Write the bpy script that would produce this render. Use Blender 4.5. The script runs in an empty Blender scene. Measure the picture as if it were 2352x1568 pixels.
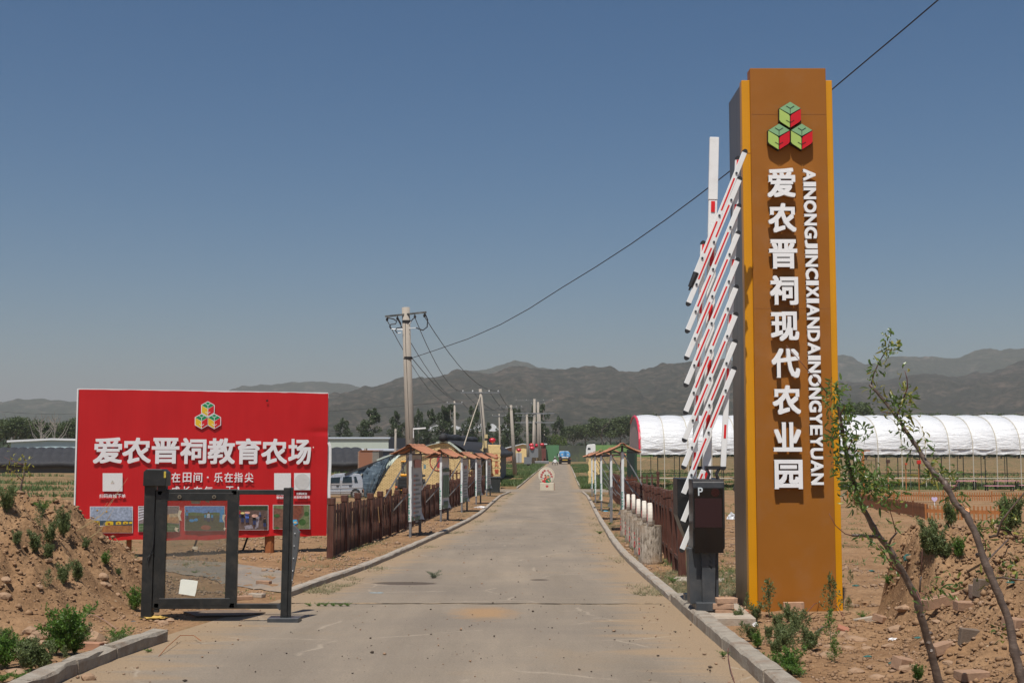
import bpy, bmesh, math, random
import numpy as np
from mathutils import Vector, Matrix, noise as mnoise
R = math.radians
scene = bpy.context.scene
col = scene.collection

# camera, sky, sun, exposure
CAMZ = 3.3
F = 2940.0                                   # focal length in units of a 2352 wide picture
PITCH = math.atan(244 / F)
cam_d = bpy.data.cameras.new('camera'); cam = bpy.data.objects.new('camera', cam_d); col.objects.link(cam)
cam_d.lens = 45.0; cam_d.sensor_width = 36.0; cam_d.clip_start = 0.1; cam_d.clip_end = 30000
cam.location = (0, 0, CAMZ); cam.rotation_euler = (R(90) + PITCH, 0, 0)
scene.camera = cam

SUNV = Vector((-0.20, -0.74, 1.65)).normalized()
world = bpy.data.worlds.new('World'); scene.world = world; world.use_nodes = True
wn = world.node_tree.nodes; wl = world.node_tree.links
sky = wn.new('ShaderNodeTexSky'); sky.sky_type = 'NISHITA'; sky.sun_disc = False
sky.sun_elevation = math.asin(SUNV.z); sky.sun_rotation = math.atan2(SUNV.x, SUNV.y)
sky.altitude = 780; sky.air_density = 1.0; sky.dust_density = 2.2; sky.ozone_density = 1.5
hsv = wn.new('ShaderNodeHueSaturation'); hsv.inputs['Saturation'].default_value = 1.38; hsv.inputs['Value'].default_value = 1.17; hsv.inputs['Hue'].default_value = .498
wl.new(sky.outputs[0], hsv.inputs['Color'])
wl.new(hsv.outputs[0], wn['Background'].inputs['Color'])
wn['Background'].inputs['Strength'].default_value = 0.06
sun_d = bpy.data.lights.new('sun', 'SUN'); sun_d.energy = 4.9; sun_d.angle = R(0.53); sun_d.color = (1.0, 0.955, 0.89)
sun = bpy.data.objects.new('sun', sun_d); col.objects.link(sun)
sun.rotation_euler = SUNV.to_track_quat('Z', 'Y').to_euler()
scene.view_settings.view_transform = 'Standard'; scene.view_settings.look = 'None'
scene.view_settings.gamma = 1.0; scene.view_settings.use_curve_mapping = False
scene.view_settings.exposure = 0.0
HAZE_DENSITY = 1.8e-4
scene.cycles.volume_bounces = 0
scene.cycles.max_bounces = 8; scene.cycles.transparent_max_bounces = 16

# pixel rays (2352 x 1568 picture units) used to read positions
cP, sP = math.cos(PITCH), math.sin(PITCH)
def ray(u, v):
    z0 = 784 - v; y = F * cP - z0 * sP; z = F * sP + z0 * cP
    return (u - 1176) / y, z / y
def at(u, v, D):
    a, b = ray(u, v)
    return Vector((a * D, D, CAMZ + b * D))

# noise
def _hash(ix, iy, seed):
    n = (ix.astype(np.int64) * 374761393 + iy.astype(np.int64) * 668265263 + seed * 1442695041) & 0xffffffff
    n = ((n ^ (n >> 13)) * 1274126177) & 0xffffffff
    n = ((n ^ (n >> 16)) * 2246822519) & 0xffffffff
    return ((n ^ (n >> 15)) & 0xffffff) / float(0xffffff)
def vnoise(x, y, seed=0):
    x = np.asarray(x, float); y = np.asarray(y, float)
    ix = np.floor(x); iy = np.floor(y); fx = x - ix; fy = y - iy
    fx = fx * fx * (3 - 2 * fx); fy = fy * fy * (3 - 2 * fy)
    ix = ix.astype(np.int64); iy = iy.astype(np.int64)
    a = _hash(ix, iy, seed); b = _hash(ix + 1, iy, seed); c = _hash(ix, iy + 1, seed); d = _hash(ix + 1, iy + 1, seed)
    return (a * (1 - fx) + b * fx) * (1 - fy) + (c * (1 - fx) + d * fx) * fy - 0.5
def fbm(x, y, octv=4, seed=0, gain=0.5):
    s = 0; a = 1.0; f = 1.0
    for k in range(octv):
        s = s + a * vnoise(np.asarray(x) * f + 17.3 * k, np.asarray(y) * f - 9.1 * k, seed + k); a *= gain; f *= 2.03
    return s
def sst(a, b, x):
    t = np.clip((np.asarray(x, float) - a) / (b - a), 0, 1); return t * t * (3 - 2 * t)

# the lie of the land
PD = np.array([-200, 0, 20, 41.5, 49.4, 58, 70, 82, 93, 102, 115, 400, 3e4])
PZ = np.array([2.0, 1.63, 1.994, 2.385, 2.46, 2.53, 2.64, 2.93, 3.2, 3.3, 3.32, 3.32, 3.32])
def prof(y):
    y = np.asarray(y, float)
    return CAMZ - (np.interp(y - 2, PD, PZ) + np.interp(y, PD, PZ) * 2 + np.interp(y + 2, PD, PZ)) / 4
XLD = [10, 16.5, 17, 19.9, 24, 36.2, 48, 92, 100]; XLX = [-2.98, -2.98, -2.925, -2.56, -2.25, -1.6, -1.09, -.06, .28]
XRD = [5, 10, 14, 16, 21.5, 27.1, 33, 39.6, 60, 92, 106]; XRX = [1.88, 1.93, 1.955, 1.98, 2.03, 2.16, 2.42, 2.71, 3.60, 4.97, 5.53]
def XL(y):
    y = np.asarray(y, float)
    return np.where(y < 92, (np.interp(y - 1.2, XLD, XLX) + np.interp(y + 1.2, XLD, XLX)) / 2, -.05 + .0416 * (y - 92))
def XR(y):
    y = np.asarray(y, float)
    return np.where(y < 17, np.interp(y, XRD, XRX), np.where(y < 104, (np.interp(y - 1.5, XRD, XRX) + np.interp(y + 1.5, XRD, XRX)) / 2, 5.446 + .0397 * (y - 104)))
def roadL(y):       # left edge of the paved surface, flared at the entrance
    y = np.asarray(y, float)
    return np.where(y < 12.6, -3.52, np.where(y < 16.5, -3.52 + (y - 12.6) / 3.9 * .56, XL(y)))
def H(x, y, fine=True):
    x = np.asarray(x, float); y = np.asarray(y, float)
    z = prof(y)
    # yard beyond the fence lies a little lower
    yl = sst(3.6, 8.5, XL(y) - x) * sst(44, 78, y) * (1 - sst(95, 112, y))
    z = z * (1 - yl) + (CAMZ - 3.42) * yl
    # distance outside the paved road
    out = np.maximum(roadL(y) - x, x - XR(y))
    off = sst(0.05, 0.9, out)
    # heap of earth on one side of the entrance
    mx = sst(-4.25, -5.75, x + .25 * fbm(x * 1.1, y * 1.1, 3, 5)) ; my = sst(12.4, 14.6, y + .3 * fbm(x * .9, y * .9, 3, 8)) * (1 - sst(16.0, 19.5, y))
    m1 = 1.16 * mx * my
    m1 = m1 + .28 * sst(-5.2, -7.5, x) * my
    # bank of rubble on the other side
    x0 = 2.75 + (y - 10) * .25
    cut = sst(12.4, 13.6, y)
    m2 = (.95 * sst(0, 1.75 - 1.3 * cut, x - x0 - .15 * cut + (.3 - .12 * cut) * fbm(x * .8, y * .8, 3, 11)) + .45 * sst(1.6, 4.2, x - x0)) * sst(8.6, 11.2, y) * (1 - sst(14.5, 15.3, y + .5 * fbm(x * 1.5, y * 1.5, 2, 3)))
    # bank keeps clear of the pillar
    m2 = m2 * (1 - (1 - sst(.02, .35, x - 3.84)) * sst(13.2, 14.0, y))
    z = z + m1 + m2
    mm = np.clip((m1 + m2) * 1.6, 0, 1)
    if fine:
        near = (1 - sst(30, 60, y))
        z = z + off * near * (.05 * fbm(x * .9, y * .9, 3, 21) + .03 * fbm(x * 5, y * 5, 3, 31))
        jag = cut * sst(0, .3, m2) * (1 - sst(.6, 1.3, m2)) if True else 0
        z = z + jag * (.35 * fbm(x * 3.5, y * 3.5, 4, 91))
        cl = np.abs(fbm(x * 3.3, y * 3.3, 4, 41)); cl2 = np.maximum(0, fbm(x * 11, y * 11, 3, 51))
        z = z + mm * (.26 * cl - .07 + .14 * cl2 + .13 * np.maximum(0, vnoise(x * 6, y * 6, 71)) + .05 * fbm(x * 14, y * 14, 2, 81))
        z = z + off * sst(30, 60, y) * (.12 * fbm(x * .15, y * .15, 3, 61))
        fld = sst(1.2, 4, x - XR(y)) * sst(20, 26, y) * (1 - sst(60, 75, y))
        z = z + fld * .03 * np.sin(y * 3.1 + .4 * np.sin(x * .5))
    return z
def hz(x, y): return float(H(np.array([x]), np.array([y]))[0])
_ys = np.concatenate([np.arange(3, 30, .04), np.arange(30, 120, .2), np.arange(120, 600, 1.5)])
def gp(u, v):
    """where the ray of a picture point meets the land"""
    a, b = ray(u, v)
    for ys in (_ys[_ys < 30], _ys[(_ys >= 29) & (_ys < 120)], _ys[_ys >= 119]):
        k = np.nonzero(CAMZ + b * ys <= H(a * ys, ys))[0]
        if len(k): y = float(ys[k[0]]); return Vector((a * y, y, hz(a * y, y)))
    return Vector((a * 600, 600, 0))

# objects
def tag(o, label=None, cat=None, group=None, kind=None):
    if label: o['label'] = label
    if cat: o['category'] = cat
    if group: o['group'] = group
    if kind: o['kind'] = kind
    return o
def empty(name, loc=(0, 0, 0), rz=0.0, label=None, cat=None, group=None, kind=None):
    o = bpy.data.objects.new(name, None); col.objects.link(o); o.location = loc; o.rotation_euler = (0, 0, rz)
    o.empty_display_size = .1
    return tag(o, label, cat, group, kind)
def inv_of(parent):
    m = Matrix()
    while parent is not None:
        m = parent.matrix_basis @ m; parent = parent.parent
    return m.inverted()
def link(name, me, mat, parent=None):
    o = bpy.data.objects.new(name, me); col.objects.link(o)
    if mat is not None and not me.materials:
        for m in (mat if isinstance(mat, (list, tuple)) else [mat]): me.materials.append(m)
    if parent is not None: o.parent = parent
    return o
def copy_tree(o, parent=None, loc=None, rz=None, scale=None):
    c = o.copy(); col.objects.link(c); c.parent = parent
    if loc is not None: c.location = loc
    if rz is not None: c.rotation_euler = (0, 0, rz)
    if scale is not None: c.scale = (scale,) * 3 if not hasattr(scale, '__len__') else scale
    for ch in list(o.children): copy_tree(ch, c)
    return c
BOXF = [(0, 1, 3, 2), (4, 6, 7, 5), (0, 4, 5, 1), (2, 3, 7, 6), (0, 2, 6, 4), (1, 5, 7, 3)]
class MB:
    def __init__(s): s.v = []; s.f = []; s.m = []; s.cm = 0
    def add(s, vs, fs):
        k = len(s.v); s.v.extend([Vector(p) for p in vs]); s.f.extend([tuple(i + k for i in f) for f in fs]); s.m.extend([s.cm] * len(fs)); return s
    def box(s, x0, x1, y0, y1, z0, z1, rot=None, j=0):
        vs = [Vector((x, y, z)) for x in (x0, x1) for y in (y0, y1) for z in (z0, z1)]
        if j: vs = [p + Vector((random.uniform(-j, j), random.uniform(-j, j), random.uniform(-j, j))) for p in vs]
        if rot is not None:
            c = Vector(((x0 + x1) / 2, (y0 + y1) / 2, (z0 + z1) / 2)); vs = [rot @ (p - c) + c for p in vs]
        return s.add(vs, BOXF)
    def bar(s, p, q, w, d, up=(0, 1, 0)):
        """box beam from p to q; w across, d along the axis nearest to up"""
        p = Vector(p); q = Vector(q); t = (q - p).normalized(); upv = Vector(up)
        if abs(t.dot(upv)) > .95: upv = Vector((1, 0, 0))
        a = t.cross(upv).normalized(); b = a.cross(t).normalized()
        vs = [e + a * (i * w / 2) + b * (k * d / 2) for e in (p, q) for i in (-1, 1) for k in (-1, 1)]
        return s.add(vs, BOXF)
    def tube(s, pts, r, n=8, cap=True):
        pts = [Vector(p) for p in pts]; rs = r if hasattr(r, '__len__') else [r] * len(pts)
        k = len(s.v); ref = None
        for i, p in enumerate(pts):
            t = (pts[min(i + 1, len(pts) - 1)] - pts[max(i - 1, 0)])
            t = t.normalized() if t.length > 1e-9 else Vector((0, 0, 1))
            if ref is None: ref = t.orthogonal().normalized()
            ref = (ref - t * ref.dot(t)); ref = ref.normalized() if ref.length > 1e-6 else t.orthogonal().normalized()
            b = t.cross(ref)
            for j in range(n):
                a = 2 * math.pi * j / n; s.v.append(p + (ref * math.cos(a) + b * math.sin(a)) * rs[i])
        for i in range(len(pts) - 1):
            for j in range(n):
                s.f.append((k + i * n + j, k + i * n + (j + 1) % n, k + (i + 1) * n + (j + 1) % n, k + (i + 1) * n + j)); s.m.append(s.cm)
        if cap:
            s.f.append(tuple(k + j for j in reversed(range(n)))); s.m.append(s.cm)
            e = k + (len(pts) - 1) * n; s.f.append(tuple(e + j for j in range(n))); s.m.append(s.cm)
        return s
    def prism(s, poly, a, b):
        """poly: 3D points of one face; extruded by vector b-a (a offset of the first cap, b of the second)"""
        n = len(poly); a = Vector(a); b = Vector(b)
        vs = [Vector(p) + a for p in poly] + [Vector(p) + b for p in poly]
        fs = [tuple(range(n)), tuple(reversed(range(n, 2 * n)))] + [((i + 1) % n, i, n + i, n + (i + 1) % n) for i in range(n)]
        return s.add(vs, fs)
    def xz(s, poly, y0, y1): return s.prism([(p[0], 0, p[1]) for p in poly], (0, y0, 0), (0, y1, 0))
    def yz(s, poly, x0, x1): return s.prism([(0, p[0], p[1]) for p in poly], (x0, 0, 0), (x1, 0, 0))
    def xy(s, poly, z0, z1): return s.prism([(p[0], p[1], 0) for p in poly], (0, 0, z0), (0, 0, z1))
    def disc(s, c, r, d, axis='y', n=24):
        c = Vector(c); ax = {'x': (Vector((0, 1, 0)), Vector((0, 0, 1)), Vector((1, 0, 0))), 'y': (Vector((1, 0, 0)), Vector((0, 0, 1)), Vector((0, 1, 0))), 'z': (Vector((1, 0, 0)), Vector((0, 1, 0)), Vector((0, 0, 1)))}[axis]
        poly = [c + (ax[0] * math.cos(2 * math.pi * k / n) + ax[1] * math.sin(2 * math.pi * k / n)) * r for k in range(n)]
        return s.prism(poly, -ax[2] * d / 2, ax[2] * d / 2)
    def build(s, name, mat, parent=None, smooth=False, bevel=0, world=True, kind=None, recalc=True):
        vs = s.v
        if world and parent is not None:
            iv = inv_of(parent); vs = [iv @ p for p in vs]
        me = bpy.data.meshes.new(name); me.from_pydata([tuple(p) for p in vs], [], s.f)
        if any(s.m): me.polygons.foreach_set('material_index', s.m)
        if recalc:
            bm = bmesh.new(); bm.from_mesh(me); bmesh.ops.recalc_face_normals(bm, faces=bm.faces)
            if bevel: bmesh.ops.bevel(bm, geom=[e for e in bm.edges if len(e.link_faces) == 2 and e.calc_face_angle(0) > .5], offset=bevel, segments=1, affect='EDGES', clamp_overlap=True)
            bm.to_mesh(me); bm.free()
        if smooth: me.polygons.foreach_set('use_smooth', [True] * len(me.polygons))
        me.update()
        o = link(name, me, mat, parent)
        if kind: o['kind'] = kind
        return o
def grid_mesh(name, X, Y, Z, mat, parent=None, smooth=True):
    """X, Y, Z: 2D arrays"""
    ny, nx = X.shape
    co = np.stack([X, Y, Z], -1).reshape(-1, 3).astype(np.float32)
    i = np.arange(ny * nx).reshape(ny, nx)
    q = np.stack([i[:-1, :-1], i[:-1, 1:], i[1:, 1:], i[1:, :-1]], -1).reshape(-1, 4).astype(np.int32)
    return np_mesh(name, co, q, mat, parent, smooth)
def np_mesh(name, co, q, mat, parent=None, smooth=False):
    me = bpy.data.meshes.new(name); n = q.shape[1]
    me.vertices.add(len(co)); me.vertices.foreach_set('co', np.ascontiguousarray(co, dtype=np.float32).ravel())
    me.loops.add(q.size); me.loops.foreach_set('vertex_index', np.ascontiguousarray(q, dtype=np.int32).ravel())
    me.polygons.add(len(q)); me.polygons.foreach_set('loop_start', np.arange(0, q.size, n, dtype=np.int32))
    me.polygons.foreach_set('loop_total', np.full(len(q), n, dtype=np.int32))
    if smooth: me.polygons.foreach_set('use_smooth', np.ones(len(q), dtype=bool))
    me.update(calc_edges=True); me.validate()
    return link(name, me, mat, parent)

# materials
MATS = {}
def srgb(r, g, b): return tuple(((c / 255) / 12.92 if c / 255 <= .04045 else ((c / 255 + .055) / 1.055) ** 2.4) for c in (r, g, b))
def _noise(nt, scale, detail=4, rough=.6, vec=None, dist=0):
    n = nt.nodes.new('ShaderNodeTexNoise'); n.inputs['Scale'].default_value = scale; n.inputs['Detail'].default_value = detail; n.inputs['Roughness'].default_value = rough
    n.inputs['Distortion'].default_value = dist
    if vec: nt.links.new(vec, n.inputs['Vector'])
    return n
def _ramp(nt, src, stops):
    r = nt.nodes.new('ShaderNodeValToRGB'); e = r.color_ramp.elements
    while len(e) < len(stops): e.new(.5)
    for k, (p, c) in enumerate(stops): e[k].position = p; e[k].color = (*c[:3], 1) if hasattr(c, '__len__') else (c, c, c, 1)
    nt.links.new(src, r.inputs[0]); return r
def _mix(nt, fac, a, b, mode='MIX'):
    m = nt.nodes.new('ShaderNodeMix'); m.data_type = 'RGBA'; m.blend_type = mode
    for k, sock, val in ((0, m.inputs[0], fac), (6, m.inputs[6], a), (7, m.inputs[7], b)):
        if hasattr(val, 'is_linked'): nt.links.new(val, sock)
        elif hasattr(val, '__len__'): sock.default_value = (*val[:3], 1)
        else: sock.default_value = val if k == 0 else (val, val, val, 1)
    return m.outputs[2]
def _math(nt, op, a, b=None, c=None, clamp=False):
    m = nt.nodes.new('ShaderNodeMath'); m.operation = op; m.use_clamp = clamp
    for k, val in enumerate((a, b, c)):
        if val is None: continue
        if hasattr(val, 'is_linked'): nt.links.new(val, m.inputs[k])
        else: m.inputs[k].default_value = val
    return m.outputs[0]
def _stretch(nt, vec, sc):
    m = nt.nodes.new('ShaderNodeMapping'); m.inputs['Scale'].default_value = sc; nt.links.new(vec, m.inputs['Vector']); return m.outputs[0]
def base_mat(name):
    m = bpy.data.materials.new(name); m.use_nodes = True; nt = m.node_tree
    return m, nt, nt.nodes['Principled BSDF']
def pm(name, c, rough=.6, var=.12, scale=6, bump=0.0, bscale=None, metal=0.0, dirt=None, dirt_amt=.35, dscale=2.5, stretch=None, trans=0.0, spec=.5):
    """painted / plain surface: base colour with grain, uneven tone, optional dirt patches and relief"""
    if name in MATS: return MATS[name]
    m, nt, b = base_mat(name)
    tc = nt.nodes.new('ShaderNodeTexCoord'); v = tc.outputs['Object']
    if stretch: v = _stretch(nt, v, stretch)
    n = _noise(nt, scale, 6, .65, v)
    lo = tuple(k * (1 - var) for k in c); hi = tuple(min(1, k * (1 + var)) for k in c)
    out = _ramp(nt, n.outputs[0], [(.3, lo), (.7, hi)]).outputs[0]
    if dirt:
        dn = _noise(nt, dscale, 7, .7, v, .4); fac = _ramp(nt, dn.outputs[0], [(.48, 0), (.72, dirt_amt)]).outputs[0]
        out = _mix(nt, fac, out, dirt)
    nt.links.new(out, b.inputs['Base Color'])
    b.inputs['Metallic'].default_value = metal
    b.inputs['Specular IOR Level'].default_value = spec
    rr = _ramp(nt, n.outputs[0], [(.2, max(0, rough - .08)), (.8, min(1, rough + .08))]); nt.links.new(rr.outputs[0], b.inputs['Roughness'])
    if bump:
        bn = _noise(nt, bscale or scale * 4, 5, .7, v); bp = nt.nodes.new('ShaderNodeBump'); bp.inputs['Strength'].default_value = 1; bp.inputs['Distance'].default_value = bump
        nt.links.new(bn.outputs[0], bp.inputs['Height']); nt.links.new(bp.outputs[0], b.inputs['Normal'])
    MATS[name] = m; return m
def leafmat(name, a, bcol, trans=.35, rough=.5, scale=3.0):
    if name in MATS: return MATS[name]
    m, nt, b = base_mat(name)
    tc = nt.nodes.new('ShaderNodeTexCoord'); n = _noise(nt, scale, 3, .6, tc.outputs['Object'])
    g = nt.nodes.new('ShaderNodeNewGeometry')
    f = _math(nt, 'ADD', _math(nt, 'MULTIPLY', n.outputs[0], .7), _math(nt, 'MULTIPLY', g.outputs['Random Per Island'], .5))
    c = _ramp(nt, f, [(.25, a), (.8, bcol)]).outputs[0]
    nt.links.new(c, b.inputs['Base Color']); b.inputs['Roughness'].default_value = rough
    tr = nt.nodes.new('ShaderNodeBsdfTranslucent'); nt.links.new(_mix(nt, .5, c, tuple(min(1, k * 1.8) for k in bcol)), tr.inputs['Color'])
    mx = nt.nodes.new('ShaderNodeMixShader'); mx.inputs[0].default_value = trans
    nt.links.new(b.outputs[0], mx.inputs[1]); nt.links.new(tr.outputs[0], mx.inputs[2])
    nt.links.new(mx.outputs[0], nt.nodes['Material Output'].inputs['Surface'])
    MATS[name] = m; return m
def glassmat(name, tint=(.9, .95, .95), haze=.12, hazecol=(.5, .5, .48)):
    if name in MATS: return MATS[name]
    m, nt, b = base_mat(name)
    t = nt.nodes.new('ShaderNodeBsdfTransparent'); t.inputs[0].default_value = (*tint, 1)
    gl = nt.nodes.new('ShaderNodeBsdfGlossy'); gl.inputs['Roughness'].default_value = .05
    fr = nt.nodes.new('ShaderNodeFresnel'); fr.inputs[0].default_value = 1.45
    mx = nt.nodes.new('ShaderNodeMixShader'); nt.links.new(fr.outputs[0], mx.inputs[0]); nt.links.new(t.outputs[0], mx.inputs[1]); nt.links.new(gl.outputs[0], mx.inputs[2])
    df = nt.nodes.new('ShaderNodeBsdfDiffuse'); df.inputs[0].default_value = (*hazecol, 1)
    tc = nt.nodes.new('ShaderNodeTexCoord'); n = _noise(nt, 4, 6, .7, tc.outputs['Object'])
    mx2 = nt.nodes.new('ShaderNodeMixShader'); nt.links.new(_ramp(nt, n.outputs[0], [(.3, haze * .6), (.75, haze * 1.5)]).outputs[0], mx2.inputs[0])
    nt.links.new(mx.outputs[0], mx2.inputs[1]); nt.links.new(df.outputs[0], mx2.inputs[2])
    nt.links.new(mx2.outputs[0], nt.nodes['Material Output'].inputs['Surface'])
    MATS[name] = m; return m

# lettering
_gl = {}
def glyph_mesh(ch, weight):
    """flat outline of one character or word, centred box, in x/z, from Blender's own built-in font"""
    k = (ch, weight)
    if k in _gl: return _gl[k]
    cu = bpy.data.curves.new('glyph', 'FONT'); cu.body = ch; cu.size = 1; cu.offset = weight; cu.resolution_u = 3; cu.fill_mode = 'BOTH'; cu.extrude = .5
    ob = bpy.data.objects.new('glyph', cu); col.objects.link(ob)
    dg = bpy.context.evaluated_depsgraph_get(); dg.update()
    me = bpy.data.meshes.new_from_object(ob.evaluated_get(dg))
    vs = [tuple(v.co) for v in me.vertices]; fs = [tuple(p.vertices) for p in me.polygons]
    bpy.data.objects.remove(ob); bpy.data.curves.remove(cu); bpy.data.meshes.remove(me)
    xs = [p[0] for p in vs]; ys = [p[1] for p in vs]
    _gl[k] = (vs, fs, (min(xs), max(xs), min(ys), max(ys))); return _gl[k]
def glyph(ch, fr, x0, x1, z0, z1, depth, mat, parent, name='character', weight=.02, rot=0, sit=0.0):
    """fr: 4x4 frame whose x/z plane carries the sign, -y outwards. Fits the glyph's box into x0..x1, z0..z1"""
    vs, fs, (a, b, c, d) = glyph_mesh(ch, 0.0)
    a, b, c, d = a - weight, b + weight, c - weight, d + weight
    mb = MB(); n = 8 if weight > .005 else 1
    for k in range(n):                      # emboldened by shifting the outline around a small ring
        ox, oz = weight * math.cos(2 * math.pi * k / n), weight * math.sin(2 * math.pi * k / n)
        if n > 1: ox, oz = ox / max(abs(math.cos(2 * math.pi * k / n)), abs(math.sin(2 * math.pi * k / n))), oz / max(abs(math.cos(2 * math.pi * k / n)), abs(math.sin(2 * math.pi * k / n)))
        out = []
        for p in vs:
            if rot == 0: sx, sz = (p[0] + ox - a) / max(b - a, 1e-6), (p[1] + oz - c) / max(d - c, 1e-6)
            else: sx, sz = (p[1] + oz - c) / max(d - c, 1e-6), 1 - (p[0] + ox - a) / max(b - a, 1e-6)   # turned clockwise
            out.append(fr @ Vector((x0 + sx * (x1 - x0), -(p[2] + .5) * depth - sit - k * .0002, z0 + sz * (z1 - z0))))
        mb.add(out, fs)
    return mb.build(name, mat, parent)
def frame(o, ex, ey=None):
    """frame with x along ex, z up"""
    ex = Vector(ex).normalized(); ez = Vector((0, 0, 1)); ey = ez.cross(ex).normalized()
    return Matrix(((ex.x, ey.x, ez.x, o[0]), (ex.y, ey.y, ez.y, o[1]), (ex.z, ey.z, ez.z, o[2]), (0, 0, 0, 1)))
def onframe(fr, u, v):
    """picture point onto the x/z plane of a frame -> local x, z"""
    a, b = ray(u, v); d = Vector((a, 1, b)); inv = fr.inverted()
    p0 = inv @ Vector((0, 0, CAMZ)); dv = inv.to_3x3() @ d; t = -p0.y / dv.y; q = p0 + dv * t
    return q.x, q.z
random.seed(7); rng = np.random.default_rng(11)
# GROUND
def ground_material():
    m, nt, b = base_mat('earth')
    g = nt.nodes.new('ShaderNodeNewGeometry'); P = g.outputs['Position']
    sx = nt.nodes.new('ShaderNodeSeparateXYZ'); nt.links.new(P, sx.inputs[0])
    big = _noise(nt, .25, 5, .6, P); mid = _noise(nt, 1.7, 6, .65, P); fin = _noise(nt, 22, 6, .75, P); cl = _noise(nt, 7, 5, .7, P, .6)
    earth = _ramp(nt, mid.outputs[0], [(.25, (.18, .098, .048)), (.5, (.27, .158, .082)), (.78, (.36, .225, .125))]).outputs[0]
    earth = _mix(nt, _ramp(nt, big.outputs[0], [(.4, 0), (.7, .45)]).outputs[0], earth, (.33, .205, .11))
    grain = _ramp(nt, fin.outputs[0], [(.3, .62), (.5, 1.0), (.72, 1.3)]).outputs[0]
    earth = _mix(nt, 1.0, earth, grain, 'MULTIPLY')
    vo = nt.nodes.new('ShaderNodeTexVoronoi'); vo.inputs['Scale'].default_value = 16; nt.links.new(P, vo.inputs['Vector'])
    chips = _math(nt, 'MULTIPLY', _ramp(nt, vo.outputs['Distance'], [(.10, 1), (.2, 0)]).outputs[0], _ramp(nt, cl.outputs[0], [(.55, 0), (.62, 1)]).outputs[0])
    earth = _mix(nt, chips, earth, (.42, .33, .23))
    # thin green cover: sparse by the gate, fuller farther out
    gn = _noise(nt, .45, 8, .72, P, .3); gs = _noise(nt, 3.5, 6, .7, P)
    thr = _ramp(nt, _math(nt, 'MULTIPLY', sx.outputs['Y'], 1 / 300.0), [(.0, 0.0), (.06, 0.01), (.16, .03), (.34, .10), (.8, .13)]).outputs[0]
    gf = _math(nt, 'ADD', _math(nt, 'ADD', _math(nt, 'MULTIPLY', gn.outputs[0], .7), _math(nt, 'MULTIPLY', gs.outputs[0], .35)), thr)
    gfac = _ramp(nt, gf, [(.60, 0), (.70, .8)]).outputs[0]
    green = _ramp(nt, fin.outputs[0], [(.3, (.035, .055, .018)), (.7, (.10, .13, .05))]).outputs[0]
    colr = _mix(nt, gfac, earth, green)
    nt.links.new(colr, b.inputs['Base Color']); b.inputs['Roughness'].default_value = .95; b.inputs['Specular IOR Level'].default_value = .15
    h = _math(nt, 'ADD', _math(nt, 'MULTIPLY', cl.outputs[0], .6), _math(nt, 'MULTIPLY', fin.outputs[0], .4))
    bp = nt.nodes.new('ShaderNodeBump'); bp.inputs['Distance'].default_value = .05; bp.inputs['Strength'].default_value = .8
    nt.links.new(h, bp.inputs['Height']); nt.links.new(bp.outputs[0], b.inputs['Normal'])
    return m
EARTH = ground_material()

def axis(segs):
    out = [segs[0][0]]
    for a, bb, d0, d1 in segs:
        x = a; n = 0
        while x < bb - 1e-6:
            t = (x - a) / (bb - a); x += d0 * (d1 / d0) ** t; out.append(min(x, bb))
    return np.unique(np.round(out, 4))
gxp = axis([(0, 3.2, .09, .05), (3.2, 7.5, .05, .055), (7.5, 20, .1, .6), (20, 200, .6, 12), (200, 6000, 20, 900)])
gxn = axis([(0, 3.2, .09, .06), (3.2, 8.0, .05, .055), (8.0, 20, .1, .6), (20, 200, .6, 12), (200, 6000, 20, 900)])
gx = np.unique(np.concatenate([-gxn, gxp]))
gy = axis([(-60, 4, 4, .5), (4, 8, .4, .06), (8, 17, .05, .05), (17, 60, .06, .5), (60, 320, .5, 4), (320, 9000, 6, 900)])
GX, GY = np.meshgrid(gx, gy)
GZ = H(GX, GY)
inside = sst(-.02, .12, np.minimum(GX - roadL(GY), XR(GY) - GX)) * (GY < 300)
GZ = GZ - .10 * inside
cross = sst(-.2, .6, 5.0 - np.abs(GY - 97.75)) * (GX > -7.2) * (GX < 12.2)
GZ = np.where(cross > 0, GZ * (1 - cross) + (H(GX, GY, False) - .10) * cross, GZ)
ground = grid_mesh('ground', GX, GY, GZ, EARTH); ground['kind'] = 'structure'

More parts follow.
